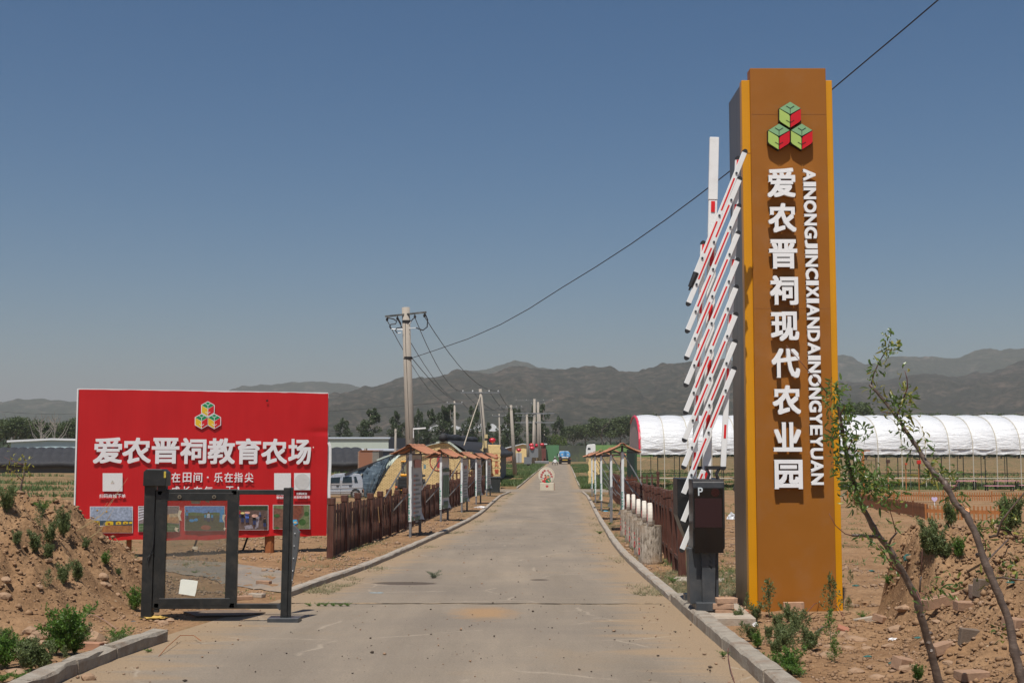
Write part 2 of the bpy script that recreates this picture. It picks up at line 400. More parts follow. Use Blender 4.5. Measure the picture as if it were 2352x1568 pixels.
# ROAD
def road_material():
    m, nt, b = base_mat('road')
    g = nt.nodes.new('ShaderNodeNewGeometry'); P = g.outputs['Position']
    sx = nt.nodes.new('ShaderNodeSeparateXYZ'); nt.links.new(P, sx.inputs[0])
    uvn = nt.nodes.new('ShaderNodeUVMap'); sp = nt.nodes.new('ShaderNodeSeparateXYZ'); nt.links.new(uvn.outputs[0], sp.inputs[0])
    big = _noise(nt, .35, 6, .6, P); long = _noise(nt, 1.0, 6, .65, _stretch(nt, P, (1.3, .16, 1))); acr = _noise(nt, 1.0, 6, .7, _stretch(nt, P, (.22, 2.2, 1))); fin = _noise(nt, 60, 4, .7, P)
    c = _ramp(nt, _math(nt, 'ADD', _math(nt, 'MULTIPLY', long.outputs[0], .85), _math(nt, 'MULTIPLY', acr.outputs[0], .15)), [(.30, (.215, .175, .13)), (.5, (.265, .216, .162)), (.70, (.325, .262, .192))]).outputs[0]
    c = _mix(nt, _ramp(nt, big.outputs[0], [(.42, .0), (.66, .6)]).outputs[0], c, (.195, .163, .13))
    c = _mix(nt, _ramp(nt, big.outputs[0], [(.28, .55), (.42, 0)]).outputs[0], c, (.30, .222, .142))
    # sand blown in from both edges, in tongues lying across the road
    e = _math(nt, 'SUBTRACT', .5, _math(nt, 'ABSOLUTE', _math(nt, 'SUBTRACT', sp.outputs[0], .5)))
    sand = _math(nt, 'SUBTRACT', _math(nt, 'ADD', _math(nt, 'MULTIPLY', acr.outputs[0], .62), _math(nt, 'MULTIPLY', big.outputs[0], .2)), _math(nt, 'MULTIPLY', e, 1.3))
    SF_ = 0; sf = _ramp(nt, sand, [(.20, 0), (.32, .85)]).outputs[0]
    c = _mix(nt, sf, c, (.325, .23, .14))
    ng = _math(nt, 'SUBTRACT', 1, _math(nt, 'MULTIPLY', sx.outputs['Y'], 1 / 30.0), clamp=True)
    # scratches and thin dusty lines near the entrance
    wv = nt.nodes.new('ShaderNodeTexVoronoi'); wv.feature = 'DISTANCE_TO_EDGE'; wv.inputs['Scale'].default_value = .55
    nt.links.new(_mix(nt, .25, P, _noise(nt, 2, 3, .5, P).outputs[1], 'ADD'), wv.inputs['Vector'])
    ln = _math(nt, 'MULTIPLY', _ramp(nt, wv.outputs['Distance'], [(.004, 1), (.016, 0)]).outputs[0], _ramp(nt, _noise(nt, 1.2, 4, .6, P).outputs[0], [(.50, 0), (.60, .55)]).outputs[0])
    c = _mix(nt, ln, c, (.40, .33, .25))
    # a patch of loose soil
    dd = nt.nodes.new('ShaderNodeVectorMath'); dd.operation = 'DISTANCE'; nt.links.new(_stretch(nt, P, (1.0, .55, 0)), dd.inputs[0]); dd.inputs[1].default_value = (-.32, 15.05 * .55, 0)
    pt = _ramp(nt, _math(nt, 'ADD', dd.outputs['Value'], _math(nt, 'MULTIPLY', _noise(nt, 6, 5, .7, P).outputs[0], .55)), [(.42, .85), (.75, 0)]).outputs[0]
    c = _mix(nt, pt, c, (.36, .22, .11))
    dd = nt.nodes.new('ShaderNodeVectorMath'); dd.operation = 'DISTANCE'; nt.links.new(_stretch(nt, P, (1.0, .45, 0)), dd.inputs[0]); dd.inputs[1].default_value = (-3.3, 5.3, 0)
    c = _mix(nt, _ramp(nt, _math(nt, 'ADD', dd.outputs['Value'], _math(nt, 'MULTIPLY', _noise(nt, 2.2, 7, .72, _stretch(nt, P, (.6, 1.6, 1))).outputs[0], 2.2)), [(.55, .9), (1.0, 0)]).outputs[0], c, (.34, .215, .115))
    for (px, py, ax, ay, r) in ((-1.56, 18.9, .55, .95, .30), (.40, 19.5, .85, 1.0, .18)):
        dd = nt.nodes.new('ShaderNodeVectorMath'); dd.operation = 'DISTANCE'; nt.links.new(_stretch(nt, P, (ax, ay, 0)), dd.inputs[0]); dd.inputs[1].default_value = (px * ax, py * ay, 0)
        f = _ramp(nt, _math(nt, 'ADD', dd.outputs['Value'], _math(nt, 'MULTIPLY', _noise(nt, 5, 4, .6, P).outputs[0], .16)), [(r, .8), (r + .05, 0)]).outputs[0]
        c = _mix(nt, f, c, (.07, .05, .038))
    sp2 = nt.nodes.new('ShaderNodeTexVoronoi'); sp2.inputs['Scale'].default_value = 9; nt.links.new(P, sp2.inputs['Vector'])
    dots = _math(nt, 'MULTIPLY', _ramp(nt, sp2.outputs['Distance'], [(.05, 1), (.10, 0)]).outputs[0], _ramp(nt, sp2.outputs['Color'], [(.62, 0), (.66, .8)]).outputs[0])
    c = _mix(nt, dots, c, (.09, .06, .045))
    gr = _ramp(nt, fin.outputs[0], [(.3, .80), (.7, 1.16)]).outputs[0]
    c = _mix(nt, 1, c, gr, 'MULTIPLY')
    nt.links.new(c, b.inputs['Base Color']); b.inputs['Roughness'].default_value = .88; b.inputs['Specular IOR Level'].default_value = .25
    bp = nt.nodes.new('ShaderNodeBump'); bp.inputs['Distance'].default_value = .012; bp.inputs['Strength'].default_value = .7
    nt.links.new(_math(nt, 'ADD', fin.outputs[0], sf), bp.inputs['Height']); nt.links.new(bp.outputs[0], b.inputs['Normal'])
    return m
ROADM = road_material()
def road_strip(name, ys, fl, fr_, mat, dz=0.0, n=14, crown=.0, zf=None):
    ys = np.asarray(ys); t = np.linspace(0, 1, n)
    X = fl(ys)[:, None] * (1 - t) + fr_(ys)[:, None] * t; Y = np.repeat(ys[:, None], n, 1); Z = prof(Y) + dz + crown * (1 - (2 * t - 1) ** 2) + .008 * fbm(X, Y * .5, 3, 77)
    if zf is not None: Z = zf(X, Y) + .008 * fbm(X, Y * .5, 3, 77)
    o = grid_mesh(name, X, Y, Z, mat); me = o.data
    uv = me.uv_layers.new(name='UVMap'); li = np.zeros(len(me.loops), dtype=np.int32); me.loops.foreach_get('vertex_index', li)
    tt = np.tile(t, len(ys)); u = np.zeros((len(li), 2), dtype=np.float32); u[:, 0] = tt[li]; uv.data.foreach_set('uv', u.ravel())
    o['kind'] = 'structure'; return o
seam = 16.05
road_strip('road', axis([(-40, 4, 4, 1), (4, seam - .015, .4, .4)]), roadL, lambda y: XR(y) , ROADM, n=24)
road_strip('road', axis([(seam + .02, 60, .4, 1), (60, 92.6, 1, 2)]), roadL, XR, ROADM, dz=.006, n=24)
road_strip('road', axis([(102.9, 300, 2, 4)]), XL, XR, ROADM, n=16)
road_strip('crossroad', axis([(92.6, 102.9, 1, 1)]), lambda y: np.full_like(y, -7.), lambda y: np.full_like(y, 12.), ROADM, n=60, zf=lambda X, Y: H(X, Y, False) + .012)
JOINT = pm('sandy_joint', (.30, .215, .13), .95, .35, 14, .01, 40)
road_strip('road_joint', [seam - .035, seam + .0, seam + .045], roadL, XR, JOINT, n=80, zf=lambda X, Y: prof(Y) + .002 + .016 * fbm(X * 4, Y * 9, 3, 3))
SIDE = pm('side_path_concrete', (.235, .20, .165), .9, .18, 1.2, .01, 40, dirt=(.36, .26, .17), dirt_amt=.9, dscale=.8, spec=.2)
def side(name, pts, dz):
    """patchy old paving across the bare ground, given by picture points"""
    P = [gp(*p) for p in pts]; mb = MB(); n = len(P) // 2
    for i in range(n - 1):
        for k in range(10):
            a0 = P[i].lerp(P[i + 1], k / 10); a1 = P[i].lerp(P[i + 1], (k + 1) / 10); b0 = P[-1 - i].lerp(P[-2 - i], k / 10); b1 = P[-1 - i].lerp(P[-2 - i], (k + 1) / 10)
            for j in range(6):
                q = [a0.lerp(b0, j / 6), a1.lerp(b1, j / 6), a1.lerp(b1, (j + 1) / 6), a0.lerp(b0, (j + 1) / 6)]
                mb.add([(c.x, c.y, hz(c.x, c.y) + dz) for c in q], [(0, 1, 2, 3)])
    o = mb.build(name, SIDE, smooth=True); o['kind'] = 'structure'; return o
side('path', [(340, 1286), (400, 1287), (520, 1292), (660, 1315), (655, 1362), (520, 1340), (410, 1318), (350, 1306)], .012)

# KERBS
KERB = pm('kerb_concrete', (.36, .315, .26), .9, .16, 9, .012, 40, dirt=(.36, .25, .16), dirt_amt=.7, dscale=3, spec=.2)
KERB2 = pm('kerb_concrete_raw', (.33, .29, .235), .9, .2, 7, .015, 30, dirt=(.22, .14, .09), dirt_amt=.8, dscale=4, spec=.2)
def kerb(fx, y0, y1, side_, w=.125, h=.092, L=1.5, mat=KERB, rough=.006, pts=None):
    k = empty('kerb', (float(fx(y0)) if pts is None else pts[0][0], y0 if pts is None else pts[0][1], 0), kind='structure')
    if pts is None:
        y = y0; P = []
        while y <= y1 + 1e-6: P.append((float(fx(y)), y)); y += L
    else:
        P = []
        for (a, bq) in zip(pts[:-1], pts[1:]):
            n = max(1, round(math.dist(a, bq) / L))
            for i in range(n): P.append((a[0] + (bq[0] - a[0]) * i / n, a[1] + (bq[1] - a[1]) * i / n))
        P.append(pts[-1])
    for a, bq in zip(P[:-1], P[1:]):
        d = Vector((bq[0] - a[0], bq[1] - a[1], 0)); Lg = d.length; d.normalize(); nn = Vector((-d.y, d.x, 0)) * (1 if side_ < 0 else -1)
        mb = MB(); m_ = 4; j0 = random.uniform(-.004, .004); o0 = random.uniform(-.003, .003)
        rows = []
        for i in range(m_ + 1):
            t = .003 + (Lg - .006) * i / m_; c = Vector((a[0], a[1], 0)) + d * t + nn * o0; z = float(prof(c.y)) + j0
            r_ = lambda: random.uniform(-rough, rough)
            rows.append([c + Vector((0, 0, z - .2)), c + Vector((0, 0, z + h - .02 + r_())) + nn * (.0 + r_()), c + Vector((0, 0, z + h + r_())) + nn * (.02 + r_()), c + Vector((0, 0, z + h + r_())) + nn * w, c + Vector((0, 0, z - .2)) + nn * w])
        vs = [p for r_ in rows for p in r_]; fs = []
        for i in range(m_):
            for q in range(4): fs.append((i * 5 + q, i * 5 + q + 1, i * 5 + q + 6, i * 5 + q + 5))
        fs += [(0, 1, 2, 3, 4), tuple(m_ * 5 + q for q in (4, 3, 2, 1, 0))]
        mb.add(vs, fs); mb.build('kerb_stone', mat, k)
    return k
kerb(XL, 16.9, 91.5, -1)
kerb(XR, 16.4, 91.5, 1)
kerb(XL, 104.5, 230, -1, h=.13, L=2.5)
kerb(XR, 104.5, 230, 1, h=.13, L=2.5)
kerb(None, 0, 0, -1, w=.14, h=.11, L=1.1, mat=KERB2, rough=.014, pts=[(-3.56, 5.0), (-3.52, 9.6), (-3.46, 11.4), (-3.33, 12.55)])
kerb(None, 0, 0, 1, w=.155, h=.12, L=1.05, mat=KERB2, rough=.007, pts=[(1.88, 5.0), (1.93, 10), (1.955, 14.0), (1.98, 16.2)])

# MOUNTAINS
def mountain(name, D0, D1, ridge, colr, seed, wig=18, ext=0):
    """a range rising from D0 to its crest at D1; crest heights read from the picture"""
    us = np.array([p[0] for p in ridge], float); vs_ = np.array([p[1] for p in ridge], float)
    u0, u1 = us[0], us[-1]
    U = np.linspace(u0 - ext, u1 + ext, int(min(520, max(120, (u1 - u0) / 3.4))))
    V = np.interp(U, us, vs_)
    zr = []; xr = []
    for u, v in zip(U, V):
        a, b_ = ray(u, v); xr.append(a); zr.append(CAMZ + b_ * D1)
    xr = np.array(xr); zr = np.array(zr)
    T = np.concatenate([np.linspace(0, 1, 90), np.linspace(1.02, 1.6, 14)])
    DD = D0 + (D1 - D0) * T[:, None]; X = xr[None, :] * DD; Y = np.repeat(DD, len(U), 1)
    sc = 1 / (D1 * .07)
    shape = np.where(T < 1, (np.maximum(T, 0) ** 1.25), np.maximum(0, 1 - (T - 1) * 1.6))[:, None]
    rid = 1 - 2 * np.abs(fbm(X * sc, Y * sc * .6, 5, seed)); rid2 = fbm(X * sc * 3, Y * sc * 2, 4, seed + 9)
    env = np.clip(np.minimum(T, np.where(T < 1, (1 - T) * 2.4, .3)), 0, 1)[:, None]
    edge = np.ones_like(U)
    Z = zr[None, :] * shape * edge + env * (rid * .42 + rid2 * .22 - .22) * zr.max() * .75
    Z = Z + (1 - env) * np.clip(T, 0, 1)[:, None] * fbm(X * sc * 7, Y * sc * 7, 4, seed + 3) * wig * .5
    Z = np.maximum(Z, -3 + 0 * Z)
    o = grid_mesh(name, X, Y, Z, colr); o['kind'] = 'structure'; return o
def mount_mat(name, veg, rock, sc, th=(.52, .62)):
    m, nt, b = base_mat(name); g = nt.nodes.new('ShaderNodeNewGeometry'); P = g.outputs['Position']
    n1 = _noise(nt, .017 * sc, 9, .75, P, .5); n2 = _noise(nt, .07 * sc, 6, .75, _stretch(nt, P, (1, 1, 3)))
    f = _math(nt, 'ADD', _math(nt, 'MULTIPLY', n1.outputs[0], .55), _math(nt, 'MULTIPLY', n2.outputs[0], .45))
    c = _mix(nt, _ramp(nt, f, [(th[0], 0), (th[1], .85)]).outputs[0], _ramp(nt, n2.outputs[0], [(.3, tuple(k * .6 for k in veg)), (.7, tuple(k * 1.35 for k in veg))]).outputs[0], rock)
    nt.links.new(c, b.inputs['Base Color']); b.inputs['Roughness'].default_value = 1; b.inputs['Specular IOR Level'].default_value = 0
    bp = nt.nodes.new('ShaderNodeBump'); bp.inputs['Distance'].default_value = 6 ; bp.inputs['Strength'].default_value = .8; nt.links.new(n1.outputs[0], bp.inputs['Height']); nt.links.new(bp.outputs[0], b.inputs['Normal'])
    return m
MA = mount_mat('scrub_hillside', (.034, .037, .025), (.125, .095, .07), 1.0, (.49, .63)); MBm = mount_mat('far_hillside', (.04, .05, .03), (.16, .13, .10), .6)
mountain('mountains', 1100, 2200, [(300, 960), (500, 940), (640, 925), (750, 907), (800, 899), (840, 890), (900, 884), (925, 874), (960, 869), (1000, 866), (1080, 857), (1160, 855), (1230, 853), (1260, 856), (1316, 852), (1420, 850), (1500, 845), (1525, 838), (1540, 834), (1556, 837), (1572, 843), (1600, 838), (1660, 831), (1760, 834), (1860, 860), (1945, 900), (2050, 930)], MA, 5, 14)
mountain('mountains', 1300, 2500, [(1700, 920), (1850, 900), (1945, 886), (2000, 877), (2040, 870), (2085, 858), (2100, 857), (2140, 860), (2200, 862), (2240, 859), (2270, 855), (2310, 845), (2352, 836), (2450, 825), (2700, 850)], MA, 15, 14)
mountain('mountains', 2700, 3700, [(1000, 870), (1100, 862), (1150, 848), (1165, 843), (1182, 840), (1210, 842), (1245, 850), (1290, 856), (1400, 862), (1700, 850), (1800, 838), (1926, 829), (1950, 829), (1985, 834), (2012, 838), (2040, 829), (2100, 820), (2140, 817), (2170, 821), (2200, 821), (2260, 812), (2300, 808), (2352, 799), (2500, 790), (2900, 810)], MBm, 25, 16)
mountain('mountains', 2800, 3900, [(380, 930), (500, 905), (528, 893), (555, 883), (575, 885), (598, 879), (622, 883), (680, 876), (740, 875), (770, 878), (800, 882), (832, 890), (900, 900), (1000, 905)], MBm, 35, 16)
mountain('mountains', 2300, 3300, [(-500, 935), (-200, 930), (0, 925), (40, 920), (70, 918), (125, 916), (160, 920), (200, 922), (300, 930), (420, 935), (520, 945), (620, 955)], MBm, 45, 12)

# HAZE
mb = MB(); mb.box(-5200, 5200, -150, 8500, -6, 345)
hm = bpy.data.materials.new('haze_air'); hm.use_nodes = True; hn = hm.node_tree
hn.nodes.remove(hn.nodes['Principled BSDF'])
pv = hn.nodes.new('ShaderNodeVolumePrincipled'); pv.inputs['Density'].default_value = HAZE_DENSITY; pv.inputs['Color'].default_value = (.80, .78, .78, 1); pv.inputs['Anisotropy'].default_value = .1
hn.links.new(pv.outputs[0], hn.nodes['Material Output'].inputs['Volume'])
haze = mb.build('haze', hm); haze['kind'] = 'stuff'
haze.visible_shadow = True
# shared materials
WHITE = pm('white_paint', (.84, .84, .82), .35, .03, 8, dirt=(.55, .5, .42), dirt_amt=.22, dscale=5)
REDP = pm('red_reflective', (.72, .02, .02), .35, .05, 8)
BLACKRUB = pm('black_rubber', (.02, .02, .021), .55, .2, 10)
DARKMET = pm('charcoal_metal', (.017, .0185, .018), .42, .2, 14, .0006, 90, dirt=(.12, .10, .08), dirt_amt=.28, dscale=6)
GREYMET = pm('slate_metal', (.05, .055, .06), .45, .15, 9, dirt=(.16, .14, .12), dirt_amt=.3, dscale=5)
GALV = pm('galvanised_steel', (.30, .31, .32), .45, .18, 14, metal=.55, dirt=(.25, .17, .11), dirt_amt=.35, dscale=7)
RUST = pm('rusty_steel', (.30, .10, .03), .8, .3, 14, .001, 60)
BRASS = pm('bolt_metal', (.35, .30, .22), .35, .1, 10, metal=.8)
BLACKINK = pm('black_line', (.012, .012, .012), .5, .1, 5)

# BILLBOARD
pl = at(172, 1240, 24.2); pr = at(750, 1232, 26.0)
bb_w = math.hypot(pr.x - pl.x, pr.y - pl.y)
BF = frame((pl.x, pl.y, 0), (pr.x - pl.x, pr.y - pl.y, 0))
bb = empty('billboard', (pl.x, pl.y, hz(pl.x, pl.y)), math.atan2(pr.y - pl.y, pr.x - pl.x), 'large red printed billboard on rusty posts behind the glazed gate', 'billboard')
def BX(X, Y): return onframe(BF, 114.8 + .29296 * X, 861.3 + .29296 * Y)      # crop coordinates on the sheet
def RP(m): return m
z_b = .5 * (BX(180, 1297)[1] + BX(2165, 1268)[1]); z_t = .5 * (BX(205, 102)[1] + BX(2168, 152)[1])
bred, nt, bs_ = base_mat('billboard_red_vinyl')
tc = nt.nodes.new('ShaderNodeTexCoord'); n1 = _noise(nt, 1.2, 4, .5, tc.outputs['Object']); n2 = _noise(nt, 1, 5, .6, _stretch(nt, tc.outputs['Object'], (40, 40, .6)))
c = _ramp(nt, _math(nt, 'ADD', _math(nt, 'MULTIPLY', n1.outputs[0], .6), _math(nt, 'MULTIPLY', n2.outputs[0], .4)), [(.3, (.50, .008, .010)), (.7, (.60, .013, .015))]).outputs[0]
nt.links.new(c, bs_.inputs['Base Color']); bs_.inputs['Roughness'].default_value = .42
# the sheet: gently rippled vinyl, wrinkled at its lower edge
nx_, nz_ = 140, 80
GXb, GZb = np.meshgrid(np.linspace(0, bb_w, nx_), np.linspace(0, 1, nz_))
zb_ = z_b + .018 * np.sin(GXb * 2.1) + .01 * np.sin(GXb * 7); zt_ = z_t + .012 * fbm(GXb * 3, GXb * 0, 3, 9)
Zb = zb_ + (zt_ - zb_) * GZb
Yb = .012 * fbm(GXb * 2.2, Zb * .5, 3, 3) + .035 * fbm(GXb * 4, Zb * 1.2, 3, 7) * np.exp(-((Zb - z_b) / .16) ** 2) + .018 * np.exp(-((Zb - 3.62) / .06) ** 2) * np.exp(-((GXb - bb_w) / .35) ** 2)
pts = np.stack([GXb, Yb, Zb, np.ones_like(GXb)], -1) @ np.array(BF).T
iv = np.array(inv_of(bb)); loc = pts @ iv.T
sheet = grid_mesh('printed_sheet', loc[..., 0], loc[..., 1], loc[..., 2], bred, bb)
mb = MB(); fr = BF
def fbox(mb, fr, x0, x1, y0, y1, z0, z1, rot=None):
    k = len(mb.v); mb.box(x0, x1, y0, y1, z0, z1, rot)
    for i in range(k, len(mb.v)): mb.v[i] = fr @ mb.v[i]
    return mb
fbox(mb, fr, -.02, bb_w + .02, .03, .06, z_b + .03, z_t + .005)
mb.build('backing_sheet', pm('grey_vinyl', (.5, .5, .5), .6), bb)
mb = MB(); fbox(mb, fr, -.035, -.012, -.01, .07, z_b, z_t + .015); fbox(mb, fr, -.01, bb_w, .012, .028, z_t - .005, z_t + .02)
n = 24; edge = []
for i in range(n + 1):
    t = i / n; z = z_b - .03 + t * (1.9); edge.append((bb_w + .018 + .022 * math.sin(t * 9) * (1 - t) + .03 * (t < .97), .0, z))
for a, b2 in zip(edge[:-1], edge[1:]): mb.bar(fr @ Vector(a), fr @ Vector(b2), .055, .02, (fr.to_3x3() @ Vector((0, 1, 0))))
mb.build('white_edge', WHITE, bb)
for (x_, w_, m_) in ((.99, .05, RUST), (bb_w * .766, .095, RUST)):
    mb = MB(); g0 = fr @ Vector((x_, .12, 0)); zz = hz(g0.x, g0.y); mb.tube([(g0.x, g0.y, zz - .2), (g0.x, g0.y, z_t - .2)], w_, 10); mb.build('post', m_, bb)
for x_ in (1.02, bb_w * .55, bb_w * .76):
    mb = MB(); p0 = fr @ Vector((x_, .12, z_b + 1.2)); p1 = fr @ Vector((x_ - .35, 1.1, 0)); p1.z = hz(p1.x, p1.y) - .1; mb.bar(p0, p1, .035, .035); mb.build('brace', GREYMET, bb)
for za in (z_b + .1, z_t - .14): mb = MB(); fbox(mb, fr, 0, bb_w, .07, .11, za, za + .04); mb.build('rail', GALV, bb)
INK = pm('white_print', (.80, .79, .79), .5, .03, 5)
SIT = .030
def bglyph(ch, X0, Y0, X1, Y1, w=.03, name='character', mat=INK):
    x0, z1 = BX(X0, Y0); x1, z0 = BX(X1, Y1); glyph(ch, BF, x0, x1, z0, z1, .004, mat, bb, name, w, sit=SIT)
title = '爱农晋祠教育农场'
tx = [(340, 562), (568, 788), (798, 1010), (1022, 1222), (1236, 1446), (1455, 1650), (1655, 1856), (1866, 2042)]
for k, (ch, (a, b2)) in enumerate(zip(title, tx)): bglyph(ch, a, 487 + k * 1.6, b2, 690 + k * 1.2, .026)
sub = '学在田间·乐在指尖'
sx0 = [870, 952, 1040, 1125, 1228, 1285, 1365, 1442, 1525]
for ch, a in zip(sub, sx0):
    if ch == '·': bglyph(ch, a, 793, a + 14, 806, .02)
    else: bglyph(ch, a, 762, a + 66, 838, .014)
for ch, a in zip('成长在每一天!', [950, 1035, 1125, 1208, 1292, 1375, 1468]):
    if ch == '一': bglyph(ch, a, 905, a + 62, 915, .02)
    elif ch == '!': bglyph(ch, a, 872, a + 12, 938, .02)
    else: bglyph(ch, a, 870, a + 64, 940, .014)
for ch, a in zip('扫码商城下单', [386, 421, 456, 491, 526, 560]): bglyph(ch, a, 931, a + 31, 960, .012)
for ch, a in zip('扫码添加', [1773, 1795, 1817, 1839]): bglyph(ch, a, 922, a + 20, 940, .02)
for ch, a in zip('微信好友', [1773, 1795, 1817, 1839]): bglyph(ch, a, 947, a + 20, 968, .02)
for ch, a in zip('扫码关注', [1930, 1951, 1972, 1993]): bglyph(ch, a, 919, a + 20, 938, .02)
for ch, a in zip('抖音官方账号', [1909, 1930, 1951, 1972, 1993, 2014]): bglyph(ch, a, 945, a + 20, 966, .02)
def bpoly(polys, name, mat, sit=SIT, d=.004, par=None):
    """flat printed shapes given by crop coordinates"""
    mb = MB()
    for P in polys:
        q = [BX(*p) for p in P]; mb.prism([BF @ Vector((a, -sit, b_)) for a, b_ in q], BF.to_3x3() @ Vector((0, 0, 0)), BF.to_3x3() @ Vector((0, -d, 0)))
    o = mb.build(name, mat, par or bb)
    if len(polys) > 1: o['kind'] = 'stuff'
    return o
def rect(a, b_, c, d): return [(a, b_), (c, b_), (c, d), (a, d)]
def ell(cx_, cy_, rx_, ry_, n=12): return [(cx_ + rx_ * math.cos(2 * math.pi * k / n), cy_ + ry_ * math.sin(2 * math.pi * k / n)) for k in range(n)]
# code cards are left blank but for the little emblem
PAPER = pm('card_white', (.76, .76, .74), .5, .04, 30)
cards = []
for (a, b_, c, d) in ((412, 767, 567, 909), (1755, 767, 1886, 902), (1911, 766, 2038, 899)):
    cd = bpoly([rect(a, b_, c, d)], 'blank_card', PAPER); cards.append(cd)
bpoly([ell((1911 + 2038) / 2, 832, 60, 62, 24)], 'disc_print', pm('pale_disc', (.62, .61, .58), .5), SIT + .004, .003, cards[2])
EMY = pm('emblem_yellow', (.78, .52, .03), .5, .04); EMG = pm('emblem_green', (.01, .27, .09), .5, .04); EMR = pm('emblem_red', (.62, .015, .02), .5, .04)
def emblem_flat(cx_, cy_, r, par, sit, outline=True):
    """three stacked cubes with leaf veins"""
    h = r; w = r * .875
    for (ox, oy) in ((0, -h * .93), (-w, h * .93 - r * .18), (w, h * .93 - r * .18)):
        X, Y = cx_ + ox, cy_ + oy
        if outline: bpoly([[(X, Y - h - 4), (X + w + 3, Y - h / 2 - 3), (X + w + 3, Y + h / 2 + 3), (X, Y + h + 4), (X - w - 3, Y + h / 2 + 3), (X - w - 3, Y - h / 2 - 3)]], 'cube_outline', INK, sit, .002, par)
        g = 2.5
        bpoly([[(X, Y - h + g), (X + w - g, Y - h / 2), (X, Y - g), (X - w + g, Y - h / 2)]], 'cube_top', EMG, sit + .002, .002, par)
        bpoly([[(X - w + g, Y - h / 2 + g), (X - g, Y + g / 2), (X - g, Y + h - g), (X - w + g, Y + h / 2 - g / 2)]], 'cube_side', EMY, sit + .002, .002, par)
        bpoly([[(X + g, Y + g / 2), (X + w - g, Y - h / 2 + g), (X + w - g, Y + h / 2 - g / 2), (X + g, Y + h - g)]], 'cube_side', EMR, sit + .002, .002, par)
        t = r * .035
        def ln(x0, y0, x1, y1):
            d = math.hypot(x1 - x0, y1 - y0); nx__, ny__ = -(y1 - y0) / d * t, (x1 - x0) / d * t
            return [(x0 + nx__, y0 + ny__), (x1 + nx__, y1 + ny__), (x1 - nx__, y1 - ny__), (x0 - nx__, y0 - ny__)]
        bpoly([ln(X, Y - h * .5, X - w * .38, Y - h * .7), ln(X, Y - h * .5, X + w * .38, Y - h * .7), ln(X, Y, X, Y - h * .5), ln(X, Y + h * .62, X - w * .38, Y + h * .4), ln(X, Y + h * .62, X + w * .38, Y + h * .4)], 'leaf_vein', INK, sit + .004, .0015, par)
emblem_flat(1236, 318, 57, bb, SIT)
emblem_flat(489, 838, 8, cards[0], SIT + .004, False)
# five photographs printed along the foot of the sheet
def flat(name, c): return pm('print_' + name, c, .55, .38, 22)
def photo(a, b_, c, d, layers):
    fr_ = bpoly([rect(a - 3, b_ - 3, c + 3, d + 3)], 'photo_print', INK)
    s = SIT + .004
    for (name, colr, polys) in layers: bpoly(polys, name, flat(name + '_%02x%02x%02x' % tuple(int(k * 255) for k in colr), colr), s, .0012, fr_); s += .0012
    return fr_
SKYB = (.30, .36, .46)
photo(315, 1031, 645, 1232, [('sky_area', SKYB, [rect(315, 1031, 645, 1150)]), ('soil_area', (.33, .14, .05), [[(315, 1190), (645, 1160), (645, 1232), (315, 1232)]]), ('roof_area', (.05, .08, .10), [rect(315, 1138, 645, 1175)]),
    ('house_area', (.62, .42, .02), [[(318, 1145), (345, 1138), (388, 1143), (388, 1185), (318, 1190)], [(432, 1150), (450, 1142), (495, 1145), (495, 1172), (432, 1176)], [(515, 1150), (530, 1143), (557, 1146), (557, 1168), (515, 1170)], [(570, 1149), (585, 1144), (612, 1147), (612, 1164), (570, 1167)], [(620, 1148), (643, 1146), (643, 1162), (620, 1164)]]),
    ('window_area', (.25, .05, .02), [rect(330, 1160, 350, 1176), rect(452, 1157, 470, 1170), rect(530, 1156, 542, 1165), rect(585, 1153, 594, 1161)]), ('flower_area', (.6, .35, .03), [ell(370, 1057, 7, 6), ell(443, 1067, 7, 6), ell(350, 1218, 5, 3)])])
photo(693, 1028, 1010, 1223, [('grey_area', (.22, .18, .18), [rect(693, 1028, 1010, 1223)]), ('roof_stripe', (.55, .56, .60), [[(693, 1040 + 22 * k), (760, 1032 + 18 * k), (760, 1042 + 18 * k), (693, 1052 + 22 * k)] for k in range(5)]), ('plaster_area', (.55, .30, .14), [[(860, 1095), (1010, 1082), (1010, 1160), (860, 1150)]]), ('stone_area', (.62, .48, .30), [[(935, 1085), (1008, 1080), (1008, 1108), (932, 1112)]]), ('crop_area', (.06, .13, .04), [[(693, 1165), (860, 1150), (1010, 1170), (1010, 1223), (693, 1223)]]), ('row_stripe', (.30, .36, .22), [rect(693, 1178 + 14 * k, 1010, 1182 + 14 * k) for k in range(3)])])
def folk(x, y, s, shirt, hair=(.02, .02, .02)):
    return [('shirt_area', shirt, [[(x - 8 * s, y), (x + 8 * s, y), (x + 10 * s, y + 26 * s), (x - 10 * s, y + 26 * s)]]), ('head_area', (.35, .18, .10), [ell(x, y - 7 * s, 6 * s, 7 * s, 8)]), ('hair_area', hair, [ell(x, y - 11 * s, 6.5 * s, 4 * s, 8)]), ('legs_area', (.03, .05, .14), [rect(x - 8 * s, y + 26 * s, x - 1 * s, y + 50 * s), rect(x + 1 * s, y + 26 * s, x + 8 * s, y + 50 * s)])]
ly = [('sky_area', (.12, .28, .62), [rect(1056, 1026, 1364, 1085)]), ('tree_area', (.10, .16, .05), [[(1056, 1078), (1120, 1072), (1200, 1080), (1290, 1073), (1364, 1080), (1364, 1140), (1056, 1140)]]), ('field_area', (.09, .10, .05), [rect(1056, 1100, 1364, 1215)]), ('harvest_area', (.38, .12, .07), [ell(1220, 1192, 40, 20)]), ('figure_area', (.05, .30, .62), [ell(1108, 1138, 20, 12), ell(1142, 1132, 16, 12), [(1330, 1060), (1362, 1030), (1362, 1150), (1325, 1150)]])]
